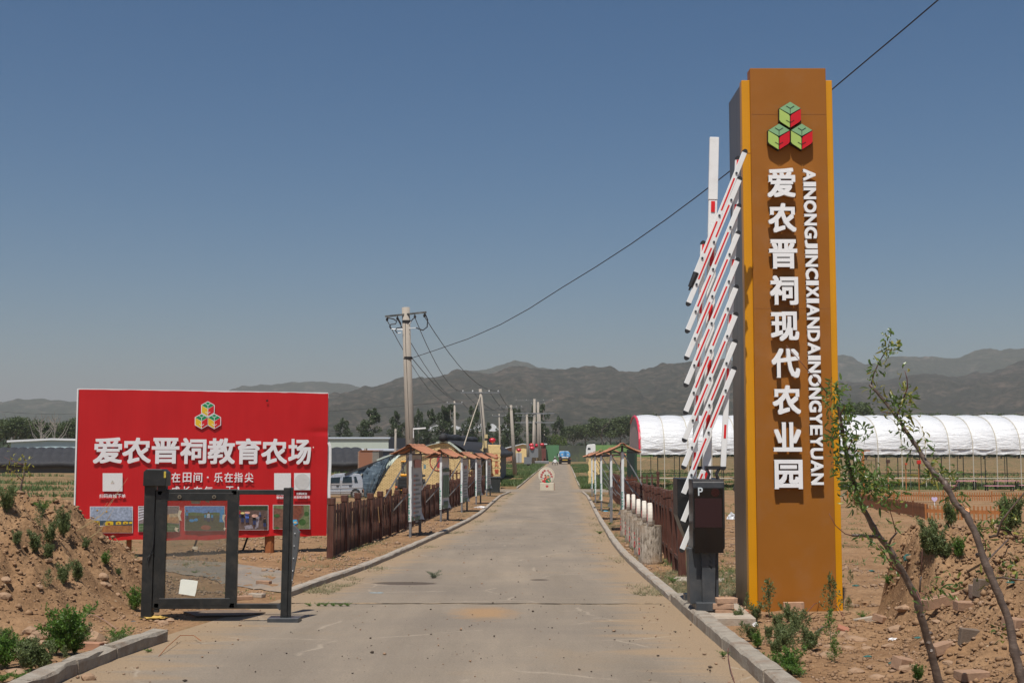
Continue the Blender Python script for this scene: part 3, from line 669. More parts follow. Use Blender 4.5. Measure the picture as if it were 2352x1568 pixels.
ly += folk(1215, 1090, .9, (.04, .34, .60)) + folk(1240, 1085, 1.2, (.55, .62, .72)) + folk(1268, 1092, .9, (.05, .32, .6)) + folk(1070, 1070, 1.1, (.05, .25, .5))
photo(1056, 1026, 1364, 1215, ly)
ly = [('mud_area', (.13, .085, .07), [rect(1412, 1021, 1706, 1209)]), ('tree_area', (.03, .05, .02), [rect(1412, 1021, 1706, 1056)]), ('water_area', (.28, .26, .30), [[(1600, 1120), (1640, 1100), (1630, 1190), (1606, 1205)], [(1520, 1180), (1580, 1170), (1590, 1200), (1530, 1205)]])]
ly += folk(1484, 1062, 1.0, (.35, .02, .03)) + folk(1505, 1085, 1.3, (.02, .02, .03)) + folk(1542, 1082, 1.4, (.10, .20, .60)) + folk(1598, 1104, 1.3, (.03, .03, .035)) + folk(1642, 1070, .8, (.15, .15, .2)) + folk(1678, 1125, 1.2, (.02, .02, .02))
ly += [('hat_area', (.75, .65, .25), [ell(1505, 1079, 16, 8)]), ('hat_area', (.72, .38, .28), [ell(1542, 1075, 22, 9)]), ('hat_area', (.78, .45, .35), [ell(1600, 1100, 24, 13)])]
photo(1412, 1021, 1706, 1209, ly)
photo(1748, 1017, 2033, 1202, [('soil_area', (.20, .10, .065), [rect(1748, 1017, 2033, 1202)]), ('leaf_area', (.16, .20, .09), [[(1748, 1017), (1860, 1017), (1840, 1050), (1748, 1040)], [(1985, 1017), (2033, 1017), (2033, 1202), (1930, 1202), (1955, 1130), (1990, 1090)]]), ('weed_area', (.05, .12, .03), [ell(1775, 1100, 25, 14), ell(1975, 1150, 28, 26), ell(2008, 1085, 18, 20), ell(1775, 1195, 20, 8)]), ('shin_area', (.22, .07, .04), [[(1905, 1017), (1978, 1017), (1968, 1075), (1925, 1150), (1900, 1150)]]), ('sandal_area', (.05, .42, .75), [[(1895, 1130), (1932, 1130), (1942, 1160), (1910, 1175)]]), ('sandal_area', (.7, .55, .3), [ell(1920, 1152, 14, 8)])])
bpoly([[(1690, 196), (1706, 192), (1710, 206), (1694, 208)]], 'torn_hole', BLACKINK, SIT)
bpoly([ell(2062, 565, 4, 6)], 'torn_hole', INK, SIT)

# GLAZED GATE
GY_ = 14.2
def GC(X, Y): return at(287.1 + .23806 * X, 1062.3 + .23806 * Y, GY_)
GLASS = glassmat('dusty_glass', (.86, .88, .86), .16, (.34, .31, .27))
base = GC(215, 1530)
gate = empty('pedestrian_gate', (base.x, GY_, hz(base.x, GY_)), 0, 'black framed glazed swing gate with a white paper stuck low on its dusty pane', 'gate')
def gbar(mb, P, Q, w, d, dy=0): mb.bar(GC(*P) + Vector((0, dy, 0)), GC(*Q) + Vector((0, dy, 0)), w, d)
mb = MB(); gbar(mb, (252, 215), (212, 1520), .118, .10); mb.build('gate_post', DARKMET, gate, bevel=.004)
q = [GC(*p) for p in ((197, 222), (203, 85), (232, 60), (385, 62), (422, 95), (418, 224))]
mb = MB(); mb.prism(q, (0, -.10, 0), (0, .10, 0)); head = mb.build('drive_head', DARKMET, gate, bevel=.006)
mb = MB(); c0 = GC(410, 112); mb.box(c0.x - .012, c0.x + .011, GY_ - .104, GY_ - .1, c0.z - .035, c0.z + .035); mb.build('sticker', pm('yellow_sticker', (.5, .38, .05), .5, .3, 60), head)
mb = MB(); gbar(mb, (365, 215), (365, 272), .09, .09); mb.build('pivot', BLACKRUB, gate)
for (X, Y, w_) in ((155, 1524, .16), (1540, 1498, .34)):
    c0 = GC(X, Y); mb = MB(); mb.box(c0.x - w_ / 2, c0.x + w_ / 2, GY_ - .11, GY_ + .11, c0.z - .05, c0.z + .012); mb.build('base_plate', GREYMET, gate, bevel=.003)
mb = MB(); gbar(mb, (308, 1395), (305, 1440), .05, .05); mb.build('lower_pivot', BLACKRUB, gate)
leaf_ = [((338, 262), (300, 1395), .05), ((1068, 265), (1042, 1395), .055)]
mb = MB()
for P, Q, w in leaf_: gbar(mb, P, Q, w * 1.4, .06)
gbar(mb, (322, 283), (1085, 281), .062, .06); gbar(mb, (285, 1378), (1060, 1376), .062, .06)
mb.build('leaf_frame', DARKMET, gate, bevel=.003)
mb = MB(); gbar(mb, (378, 300), (347, 1360), .080, .035, -.012); gbar(mb, (1028, 300), (1000, 1360), .075, .035, -.012); gbar(mb, (355, 328), (1050, 326), .085, .035, -.014); gbar(mb, (335, 1340), (1020, 1338), .080, .035, -.014)
mb.build('pane_frame', DARKMET, gate, bevel=.003)
q = [GC(*p) for p in ((395, 345), (1012, 345), (985, 1325), (368, 1325))]
mb = MB(); mb.prism(q, (0, .0, 0), (0, .006, 0)); pane = mb.build('pane', GLASS, gate)
tape = pm('old_tape', (.42, .36, .26), .7, .2, 30)
random.seed(3)
for (X0, Y0, X1, Y1) in ((635, 355, 735, 395), (775, 352, 820, 385), (510, 455, 550, 560), (478, 620, 520, 668), (940, 500, 975, 580), (950, 620, 980, 655), (645, 805, 705, 840)):
    P = [(X0 + random.uniform(0, 12), Y0), (X1, Y0 + random.uniform(0, 14)), (X1 - random.uniform(0, 25), (Y0 + Y1) / 2), (X1 - random.uniform(0, 20), Y1), (X0 + random.uniform(0, 20), Y1 - random.uniform(0, 10)), (X0, (Y0 + Y1) / 2)]
    mb = MB(); mb.prism([GC(*p) for p in P], (0, -.0035, 0), (0, -.002, 0)); mb.build('tape_residue', tape, pane)
P = [(540, 1125), (560, 1120), (640, 1128), (706, 1138), (695, 1200), (688, 1240), (676, 1284), (600, 1272), (520, 1260), (530, 1190)]
mb = MB(); mb.prism([GC(*p) for p in P], (0, -.012, 0), (0, -.009, 0)); mb.build('paper_notice', pm('notice_paper', (.82, .84, .74), .8, .04, 20), pane)
for X in (536, 868):
    c0 = GC(X, 327); mb = MB(); mb.disc((c0.x, GY_ - .038, c0.z), .021, .012, 'y', 14); b_ = mb.build('bolt', BRASS, gate)
    mb = MB(); mb.disc((c0.x, GY_ - .046, c0.z), .011, .006, 'y', 8); mb.build('bolt_centre', BLACKRUB, b_)
mb = MB(); gbar(mb, (1085, 282), (1562, 284), .052, .04); mb.build('top_rail', DARKMET, gate, bevel=.003)
mb = MB(); gbar(mb, (1060, 1380), (1525, 1380), .055, .04); mb.build('bottom_rail', DARKMET, gate, bevel=.003)
mb = MB(); gbar(mb, (1568, 240), (1535, 1490), .072, .07); gbar(mb, (1602, 238), (1578, 1490), .045, .055, .01); mb.build('closing_post', DARKMET, gate, bevel=.003)
mb = MB(); gbar(mb, (1492, 1352), (1525, 1395), .09, .05); mb.build('latch', GREYMET, gate)
mb = MB(); mb.tube([GC(305, 300) + Vector((0, .02, 0)), GC(318, 290), GC(300, 520) + Vector((0, -.03, 0)), GC(285, 800) + Vector((0, -.06, 0)), GC(235, 960) + Vector((0, -.07, 0)), GC(238, 900) + Vector((0, -.07, 0)), GC(285, 860) + Vector((0, -.05, 0)), GC(300, 950), GC(296, 1380)], .004, 5)
mb.build('cable', BLACKRUB, gate)
# tapered steel plate leaning behind the closing post
s0 = at(287.1 + .23806 * 1640, 1062.3 + .23806 * 1180, 14.9)
ps = empty('steel_plate', (s0.x, 14.9, hz(s0.x, 14.9)), 0, 'grey tapered steel plate standing behind the closing post of the gate', 'steel plate')
def GC2(X, Y, D): return at(287.1 + .23806 * X, 1062.3 + .23806 * Y, D)
mb = MB(); mb.prism([GC2(1618, 600, 14.9), GC2(1638, 608, 14.9), GC2(1686, 665, 14.9), GC2(1668, 850, 14.9), GC2(1605, 1185, 14.9), GC2(1560, 1400, 14.9), GC2(1560, 620, 14.9)], (0, 0, 0), (0, .05, 0)); mb.build('plate', pm('brushed_grey', (.13, .135, .14), .4, .15, 9, metal=.3, dirt=(.2, .18, .15), dirt_amt=.4), ps, bevel=.004)
mb = MB()
for (X, Y) in ((1640, 680), (1632, 800), (1625, 920), (1618, 1040), (1612, 1130)): c0 = GC2(X, Y, 14.89); mb.disc((c0.x, c0.y, c0.z), .006, .01, 'y', 8)
mb.build('rivets', WHITE, ps)

# ENTRANCE PILLAR
PY = 15.15
fl0 = at(1745, 1405, PY); fr0 = at(1922, 1405, PY)
px0, px1 = (at(1719.5, 158, PY).x + fl0.x) / 2, (at(1896, 155, PY).x + fr0.x) / 2
yx0, yx1 = at(1703, 186, PY + .04).x, at(1911, 182, PY + .04).x
zt1 = at(1800, 157, PY).z; zt2 = at(1800, 185, PY + .05).z; zb0 = hz((px0 + px1) / 2, PY)
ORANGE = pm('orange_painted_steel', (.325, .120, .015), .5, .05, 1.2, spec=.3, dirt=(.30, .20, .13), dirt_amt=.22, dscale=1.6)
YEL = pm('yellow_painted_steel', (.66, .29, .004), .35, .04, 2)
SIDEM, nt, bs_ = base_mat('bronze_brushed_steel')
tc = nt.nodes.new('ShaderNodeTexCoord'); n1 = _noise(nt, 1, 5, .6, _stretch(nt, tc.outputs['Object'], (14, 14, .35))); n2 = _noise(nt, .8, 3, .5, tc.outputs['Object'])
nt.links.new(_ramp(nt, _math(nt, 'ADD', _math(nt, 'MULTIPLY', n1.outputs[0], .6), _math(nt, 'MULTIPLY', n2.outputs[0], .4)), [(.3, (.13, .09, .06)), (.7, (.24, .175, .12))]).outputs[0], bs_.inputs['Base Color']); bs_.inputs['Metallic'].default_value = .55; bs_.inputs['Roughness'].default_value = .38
pil = empty('entrance_pillar', ((px0 + px1) / 2, PY + .5, zb0), 0, 'tall orange and yellow sign pillar with white raised characters beside the barrier', 'sign pillar')
mb = MB(); mb.box(px0, px1, PY, PY + .18, zb0 - .2, zt1); mb.build('front_panel', ORANGE, pil, bevel=.004)
for (a, b_) in ((yx0, px0 + .004), (px1 - .004, yx1)):
    mb = MB(); mb.box(a, b_, PY + .045, PY + .17, zb0 - .2, zt2); mb.build('yellow_trim', YEL, pil, bevel=.004)
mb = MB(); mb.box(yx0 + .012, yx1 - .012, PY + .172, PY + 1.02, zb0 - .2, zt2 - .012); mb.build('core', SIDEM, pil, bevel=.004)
mb = MB(); mb.box(yx0 - .004, px1 + .0, PY + .043, PY + .0449, zt2 - .9, zt2 - .893)
for zz in (4.95, 5.0 + 2.3): mb.box(px0 + .002, px1 - .002, PY - .0015, PY, zz, zz + .004)
mb.build('panel_seam', pm('seam_line', (.28, .11, .03), .5), pil)
PF = frame((0, PY, 0), (1, 0, 0))
LET = pm('white_acrylic', (.88, .88, .87), .4, .02, 6)
LSIDE = LET
chars = '爱农晋祠现代农业园'
cy = [424, 504.5, 587, 669.5, 752, 836, 920, 1004.5, 1090]
for k, ch in enumerate(chars):
    uc = 1791.5 + k * 2.05; vv = cy[k]
    x0, z1 = onframe(PF, uc - 32.5, vv - 35); x1, z0 = onframe(PF, uc + 33, vv + 32)
    glyph(ch, PF, x0, x1, z0, z1, .045, LET, pil, 'character', .029, sit=.035)
lat = 'AINONGJINCIXIANDAINONGYEYUAN'
wid = {'I': .30, 'J': .55, 'M': .85, 'E': .64, 'N': .74, 'O': .80, 'G': .77, 'C': .74, 'A': .76, 'X': .70, 'Y': .68, 'U': .72, 'D': .74}
tot = sum(wid[c_] + .07 for c_ in lat); acc = 0
for c_ in lat:
    v0 = 391 + 724 * acc / tot; v1 = 391 + 724 * (acc + wid[c_]) / tot; acc += wid[c_] + .07
    uc = 1856 + (v0 - 391) / 724 * 19.5
    x0, z1 = onframe(PF, uc - 14.5, v0); x1, z0 = onframe(PF, uc + 14.5, v1)
    glyph(c_, PF, x0, x1, z0, z1, .04, LET, pil, 'letter', .035, rot=1, sit=.03)
# emblem: three cubes of raised plates
LG = [pm('emblem_sage', (.24, .44, .22), .4, .03), pm('emblem_lime', (.42, .58, .14), .4, .03), pm('emblem_scarlet', (.62, .008, .015), .4, .03)]
em = MB(); hh = 29.5; ww = 24.5
emb_parts = []
for (cu_, cv_) in ((1811.5, 268), (1786, 318), (1838, 318)):
    def q3(pts_): return [Vector((*[onframe(PF, cu_ + a, cv_ + b_)][0], 0)) for a, b_ in pts_]
    def plate(pts_, mat_, nm, d0=-.085, d1=-.05):
        q = [onframe(PF, cu_ + a, cv_ + b_) for a, b_ in pts_]; mb = MB(); mb.prism([(a, PY, c_) for a, c_ in q], (0, d0, 0), (0, d1, 0)); return mb.build(nm, mat_, pil)
    plate([(0, -hh - .5), (ww + .5, -hh / 2 - .5), (ww + .5, hh / 2), (0, hh + 1), (-ww - .5, hh / 2), (-ww - .5, -hh / 2 - .5)], BLACKINK, 'emblem_backing', -.07, -.002)
    plate([(0, -hh), (ww - .6, -hh / 2), (0, -1.5), (-ww + .6, -hh / 2)], LG[0], 'emblem_plate')
    plate([(-ww, -hh / 2 + 1.5), (-3.5, -.5), (-1, 3), (-1, hh - .5), (-ww + 3.5, hh / 2 + 1.5), (-ww, hh / 2 - 3)], LG[1], 'emblem_plate')
    plate([(ww, -hh / 2 + 1.5), (3.5, -.5), (1, 3), (1, hh - .5), (ww - 3.5, hh / 2 + 1.5), (ww, hh / 2 - 3)], LG[2], 'emblem_plate')
    for (a, b_, c_, d_) in ((0, -14.5, -9, -20), (0, -14.5, 9, -20), (0, -2, 0, -15), (0, 18, -9, 12.5), (0, 18, 9, 12.5)):
        A = onframe(PF, cu_ + a, cv_ + b_); B = onframe(PF, cu_ + c_, cv_ + d_); mb = MB(); mb.bar((A[0], PY - .0868, A[1]), (B[0], PY - .0868, B[1]), .0055, .003); mb.build('leaf_vein', BLACKINK, pil)

# BARRIER GATE
def c6(X, Y, D): return at(1521.6 + .29296 * X, 287.1 + .29296 * Y, D)
def c7(X, Y, D): return at(1521.6 + .4394 * X, 746.5 + .4394 * Y, D)
def c9(X, Y, D): return at(1515.9 + .2307 * X, 1062.3 + .2307 * Y, D)
BD = 14.6
b0 = at(1612, 1392, 14.5)
bar_ = empty('barrier_gate', (b0.x, 14.5, hz(b0.x, 14.5)), 0, 'raised road barrier with a folding lattice of red and white bars on black cabinets', 'barrier gate')
def boxuv(mb, P, Q, d0, d1):
    a = P; b_ = Q; mb.box(a.x, b_.x, d0, d1, b_.z, a.z); return mb
CABM = pm('cabinet_black', (.014, .015, .016), .38, .2, 12, .0005, 80, dirt=(.10, .09, .08), dirt_amt=.3, dscale=5)
# display cabinet with the letter P
DF = 14.15
a, b_ = c9(325, 165, DF), c9(640, 865, DF)
mb = MB(); x0, x1, z0, z1 = a.x, b_.x + .012, b_.z, a.z
mb.yz([(DF + .06, z1), (DF + .02, z1 - .03), (DF, z1 - .09), (DF, z0 + .22), (DF + .02, z0 + .2), (DF + .02, z0 + .03), (DF + .05, z0), (DF + .34, z0), (DF + .34, z1)], x0, x1); mb.build('display_cabinet', CABM, bar_, bevel=.006)
mb = MB(); mb.box(x0 + .012, x1 - .02, DF - .004, DF - .0005, z1 - .80, z1 - .10); mb.build('display_glass', pm('dark_acrylic', (.006, .006, .007), .12, .1), bar_)
LED, nt, bs_ = base_mat('led_matrix')
tc = nt.nodes.new('ShaderNodeTexCoord'); sp_ = nt.nodes.new('ShaderNodeSeparateXYZ'); nt.links.new(tc.outputs['Object'], sp_.inputs[0])
w1 = _math(nt, 'ABSOLUTE', _math(nt, 'SINE', _math(nt, 'MULTIPLY', sp_.outputs[0], 520))); w2 = _math(nt, 'ABSOLUTE', _math(nt, 'SINE', _math(nt, 'MULTIPLY', sp_.outputs[2], 520)))
nt.links.new(_mix(nt, _math(nt, 'MULTIPLY', w1, w2), (.012, .009, .010), (.055, .012, .014)), bs_.inputs['Base Color']); bs_.inputs['Roughness'].default_value = .3
a, b_ = c9(345, 352, DF), c9(617, 642, DF); mb = MB(); mb.box(a.x, b_.x, DF - .007, DF - .0045, b_.z, a.z); mb.build('led_panel', LED, bar_)
CF = frame((0, DF, 0), (1, 0, 0)); a, b_ = c9(377, 245, DF), c9(426, 327, DF)
glyph('P', CF, a.x, b_.x, b_.z, a.z, .003, pm('pale_print', (.62, .68, .70), .5), bar_, 'letter', .012, sit=.006)
a = c9(549, 295, DF); mb = MB()
for r_ in range(1, 6):
    for k in range(r_ * 5): t = 2 * math.pi * k / (r_ * 5); mb.disc((a.x + math.cos(t) * r_ * .0085, DF - .006, a.z + math.sin(t) * r_ * .0085), .0022, .003, 'y', 6)
mb.build('signal_lamp', pm('unlit_red_led', (.16, .02, .02), .3), bar_)
a, b_ = c9(420, 722, DF), c9(546, 822, DF); mb = MB(); mb.box(a.x, b_.x, DF + .012, DF + .019, b_.z, a.z); grille = mb.build('speaker_grille', pm('grille_grey', (.035, .035, .034), .6), bar_)
mb = MB()
for i in range(4):
    for j in range(3): c0 = c9(452 + i * 28.5, 741 + j * 25, DF); mb.disc((c0.x, DF + .0105, c0.z), .013, .004, 'y', 10)
mb.build('grille_holes', pm('hole_grey', (.16, .16, .14), .6, .5, 90), grille)
# second cabinet and the arm housing behind
a, b_ = c9(172, 155, 14.85), c9(300, 830, 14.85)
mb = MB(); mb.xz([(a.x, a.z), (b_.x + .35, a.z), (b_.x + .35, b_.z), (a.x + .13, b_.z + .03), (a.x + .06, b_.z + .18), (a.x, b_.z + .35)], 14.85, 15.25); mb.build('drive_cabinet', CABM, bar_, bevel=.006)
gz0 = hz(b0.x, 14.4)
a, b_ = c9(300, 860, 14.25), c9(580, 1405, 14.25)
mb = MB()
for (X0, X1, Xb0, Xb1, d0, d1) in ((415, 557, 425, 550, 14.22, 14.45), (285, 415, 300, 425, 14.28, 14.5), (557, 582, 550, 587, 14.28, 14.5)):
    p = [c9(X0, 850, d0), c9(X1, 850, d0), c9(Xb1, 1405, d0), c9(Xb0, 1405, d0)]; mb.prism(p, (0, 0, 0), (0, d1 - d0, 0))
mb.build('pedestal', GREYMET, bar_, bevel=.004)
mb = MB()
for k in range(3):
    for s in (-1, 1):
        p = c9(500, 925 + 48 * k, 14.218); q_ = c9(500 + (-18 if s < 0 else 0) + (18 if s > 0 else 0), 0, 14.218)
        mb.bar(c9(485, 922 + 48 * k, 14.216), c9(518, 952 + 48 * k, 14.216), .005, .004)
mb.build('chevrons', pm('chevron_grey', (.11, .115, .12), .5), bar_)
mb = MB(); a, b_ = c9(362, 1392, 14.17), c9(560, 1448, 14.17); mb.box(a.x, b_.x, 14.17, 14.52, b_.z - .03, a.z); mb.build('plinth', GREYMET, bar_, bevel=.004)
# arm and lattice
def strip(P, Q, w, d, name, mat): mb = MB(); mb.bar(P, Q, w, d); return mb.build(name, mat, bar_, bevel=.004)
main_top = at(1640.5, 316, BD + .12); main_bot = at(1622, 1130, BD + .12)
mid = main_top.lerp(main_bot, (462 - 316) / (1130 - 316))
strip(main_top, mid, .108, .05, 'main_arm', WHITE); strip(mid + Vector((0, .003, -.004)), main_bot, .10, .045, 'main_arm', WHITE)
def redseg(P, Q, w, dy, par=bar_): mb = MB(); mb.bar(P + Vector((0, dy, 0)), Q + Vector((0, dy, 0)), w, .002); return mb.build('red_strip', REDP, par)
sA = (at(1615, 560, BD + .045), at(1587, 1262, BD + .045)); sB = (at(1694.5, 366, BD + .045), at(1661, 1072, BD + .045))
L_ = strip(*sA, .062, .03, 'side_arm', WHITE); R_ = strip(*sB, .062, .03, 'side_arm', WHITE)
def on(P, Q, v, d):  # point of a strip at picture row v
    lo, hi = 0., 1.
    for _ in range(30):
        m_ = (lo + hi) / 2; p = P.lerp(Q, m_); zz = p.z
        row = zz - (CAMZ + ray(1650, v)[1] * p.y)
        if row > 0: lo = m_
        else: hi = m_
    return P.lerp(Q, lo)
Lv = [593.2, 653.3, 715.4, 777, 838.8, 901.6, 964.9, 1026.8, 1089.7, 1153.4, 1216.7]
Lu = [1612.4, 1599.2, 1597.2, 1595.4, 1594, 1592.8, 1590.6, 1588.8, 1587.5, 1586.2, 1584.4]
Rv = [398.4, 459.9, 522.3, 584.5, 646.6, 709, 772, 834, 896.3, 959.2, 1021]
Ru = [1690.9, 1678.9, 1676.9, 1675, 1673.4, 1671, 1669.7, 1667.9, 1666, 1664.4, 1663]
Mu = [1650.8, 1639.4, 1637, 1635.3, 1633.8, 1632.3, 1630.6, 1628.4, 1626.6, 1625.7]
Mv = [495.7, 556, 618.4, 680, 742.7, 804.5, 867.3, 930, 993, 1056.7]
for k in range(1, 12, 2):
    v0 = Lv[min(k, 10)] if k < 11 else 1180
for va, vb in ((572, 596), (690, 720), (812, 842), (930, 966), (1060, 1090), (1180, 1200)): redseg(on(*sA, va - 22, 0), on(*sA, vb, 0), .026, -.0165, L_)
for va, vb in ((368, 384), (470, 508), (596, 640), (722, 762), (846, 880), (975, 1006)): redseg(on(*sB, va, 0), on(*sB, vb, 0), .026, -.0165, R_)
for va, vb in ((463, 488), (570, 612), (700, 738), (826, 862), (952, 985), (1078, 1110)): redseg(on(main_top, main_bot, va, 0), on(main_top, main_bot, vb, 0), .046, -.0265)
def cap(P, Q, w, par):
    """rounded dark end cap"""
    d = (Q - P).normalized(); nn = d.cross(Vector((0, 1, 0))).normalized(); n = 7
    pts_ = [P - d * .012 + nn * (w / 2)] + [P + nn * (w / 2) * math.cos(math.pi * k / n) - (d * -1) * (w * .62) * math.sin(math.pi * k / n) * -1 for k in range(n + 1)] + [P - d * .012 - nn * (w / 2)]
    mb = MB(); mb.prism(pts_, (0, -.019, 0), (0, .019, 0)); mb.build('end_cap', BLACKRUB, par)
def capd(P, away, w, par):
    d = away.normalized(); nn = d.cross(Vector((0, 1, 0))).normalized(); n = 8
    pts_ = [P - d * .006 + nn * (w * .53)] + [P + nn * (w * .53) * math.cos(math.pi * k / n) + d * (w * .6) * math.sin(math.pi * k / n) for k in range(n + 1)] + [P - d * .006 - nn * (w * .53)]
    mb = MB(); mb.prism(pts_, (0, -.018, 0), (0, .018, 0)); mb.build('end_cap', BLACKRUB, par)
for k in range(11):
    A = at(Ru[k], Rv[k], BD); B = at(Lu[k], Lv[k], BD); d = (A - B).normalized(); Lg = (A - B).length
    top = A + d * (.27 if k == 0 else .265); bot = B - d * (.235 if k else .20)
    if k >= 9: top = B.lerp(A, .38 if k == 9 else .12)
    w = .058
    mb = MB(); mb.bar(top, bot, w, .032); o = mb.build('lattice_bar', WHITE, bar_, bevel=.003)
    if k < 9: capd(top, d, w, o)
    if k: capd(bot, -d, w, o)
    else:
        mb = MB(); mb.tube([bot + d * .02, bot - d * .16], [.036, .030], 8); mb.tube([bot - d * .15, bot - d * .2], .012, 6); mb.build('cable_boot', BLACKRUB, o)
    M_ = A.lerp(B, .5)
    sg = [(.06, .44), (.57, .94)] if k < 9 else [(.80, .97)]
    if k == 8: sg = [(.06, .44), (.57, .94)]
    if k < 9:
        for (t0, t1) in sg: redseg(A.lerp(B, t0), A.lerp(B, t1), .018, -.0172, o)
    elif k == 9: redseg(A.lerp(B, .66), A.lerp(B, .94), .018, -.0172, o)
    for c_ in ((A, M_, B) if k < 9 else (B,)):
        mb = MB(); mb.disc((c_.x, c_.y - .02, c_.z), .014, .012, 'y', 10); bo = mb.build('bolt', pm('steel_bolt', (.25, .25, .25), .3, .1, metal=.8), o)
        mb = MB(); mb.disc((c_.x + .003, c_.y - .0275, c_.z - .002), .008, .004, 'y', 6); mb.build('bolt_hole', BLACKRUB, bo)
# stub bars below the cabinet-side end and the linkage
capd(sB[1], Vector((0, 0, -1)), .062, R_); capd(sB[0], Vector((0, 0, 1)), .062, R_); capd(sA[0], Vector((0, 0, 1)), .062, L_)
mb = MB(); mb.bar(c9(290, 880, BD), c9(322, 935, BD), .03, .02); mb.tube([c9(318, 930, BD), c9(375, 1030, BD)], .009, 6); mb.build('linkage', BRASS, bar_)
for X in (375, 525):
    a = c9(X, 112, 14.4 if X > 400 else 14.8); mb = MB()
    mb.box(a.x - .085, a.x + .085, a.y - .05, a.y + .05, a.z - .09, a.z - .07); mb.box(a.x - .085, a.x + .085, a.y - .05, a.y + .05, a.z + .05, a.z + .09)
    for s in (-1, 1): mb.xz([(a.x + s * .085, a.z + .06), (a.x + s * .05, a.z), (a.x + s * .085, a.z - .09), (a.x + s * .06, a.z - .09), (a.x + s * .028, a.z), (a.x + s * .06, a.z + .06)], a.y - .05, a.y + .05)
    mb.build('arm_clamp', BLACKRUB, bar_)
mb = MB(); zk_ = float(prof(15.3)); mb.box(2.03, 2.12, 15.2, 15.36, zk_ + .10, zk_ + .20); mb.build('foot_block', GREYMET, bar_)

# slab of concrete the cabinet stands on
SLABC = pm('raw_concrete_slab', (.40, .34, .27), .9, .2, 6, .01, 30, dirt=(.30, .20, .12), dirt_amt=.6, dscale=5, spec=.2)
mb = MB(); zs = float(prof(14.6)); mb.xy([(2.118, 13.75), (2.58, 13.72), (2.62, 15.3), (2.16, 15.5), (2.14, 15.1)], zs - .1, zs + .105); tag(mb.build('concrete_footing', SLABC, None, bevel=.008), 'pale concrete footing under the barrier cabinets beside the kerb', 'footing')
# loose bricks by the barrier
BRK = pm('fired_brick', (.44, .27, .17), .9, .2, 12, .003, 60, dirt=(.12, .09, .08), dirt_amt=.7, dscale=9)
BRK2 = pm('grey_brick', (.28, .20, .15), .9, .2, 12, .003, 60)
def brick_thing(c, rz, label, dims=(.23, .11, .058), tilt=0, mat=BRK, group=None, name='brick', cat='brick'):
    mb = MB(); x, y, z = dims; mb.box(-x / 2, x / 2, -y / 2, y / 2, 0, z, j=.003)
    o = mb.build(name, mat, None, bevel=.005); o.location = c; o.rotation_euler = (tilt * .6, tilt, rz); tag(o, label, cat, group); return o
s = at(1665, 1405, 14.2); sz = float(prof(14.2))
brick_thing((s.x, 14.2, sz - .01), .15, 'sunken grey brick, lowest of the stack beside the barrier pedestal', mat=BRK2, dims=(.24, .12, .085), group='bricks stacked beside the barrier')
for k, (dx, rz_, lb) in enumerate(((.0, .03, 'pale orange brick second from the ground in the stack by the barrier'), (-.02, -.08, 'brick third from the ground, jutting out of the stack by the barrier'), (.015, .12, 'topmost brick of the stack by the barrier, with dark burnt ends'))):
    brick_thing((s.x + dx, 14.2, sz + .077 + k * .0605), rz_, lb, group='bricks stacked beside the barrier')
s2 = at(1699, 1412, 14.6); brick_thing((s2.x, 14.6, hz(s2.x, 14.6) - .005), .5, 'reddish brick lying between the stack and the pillar foot', mat=pm('red_brick', (.45, .18, .10), .9, .2, 12, .003, 60), dims=(.2, .11, .08))
s3 = at(1826, 1410, 15.0); brick_thing((s3.x, 15.06, hz(s3.x, 15.0) + .0), .02, 'reddish brick leaning on the front foot of the orange pillar', dims=(.24, .06, .11), mat=BRK)
mb = MB(); a = c9(300, 830, 14.95); mb.box(a.x, a.x + .3, 14.95, 15.2, float(prof(15)), a.z + .05); mb.build('drive_pedestal', GREYMET, bar_, bevel=.004)
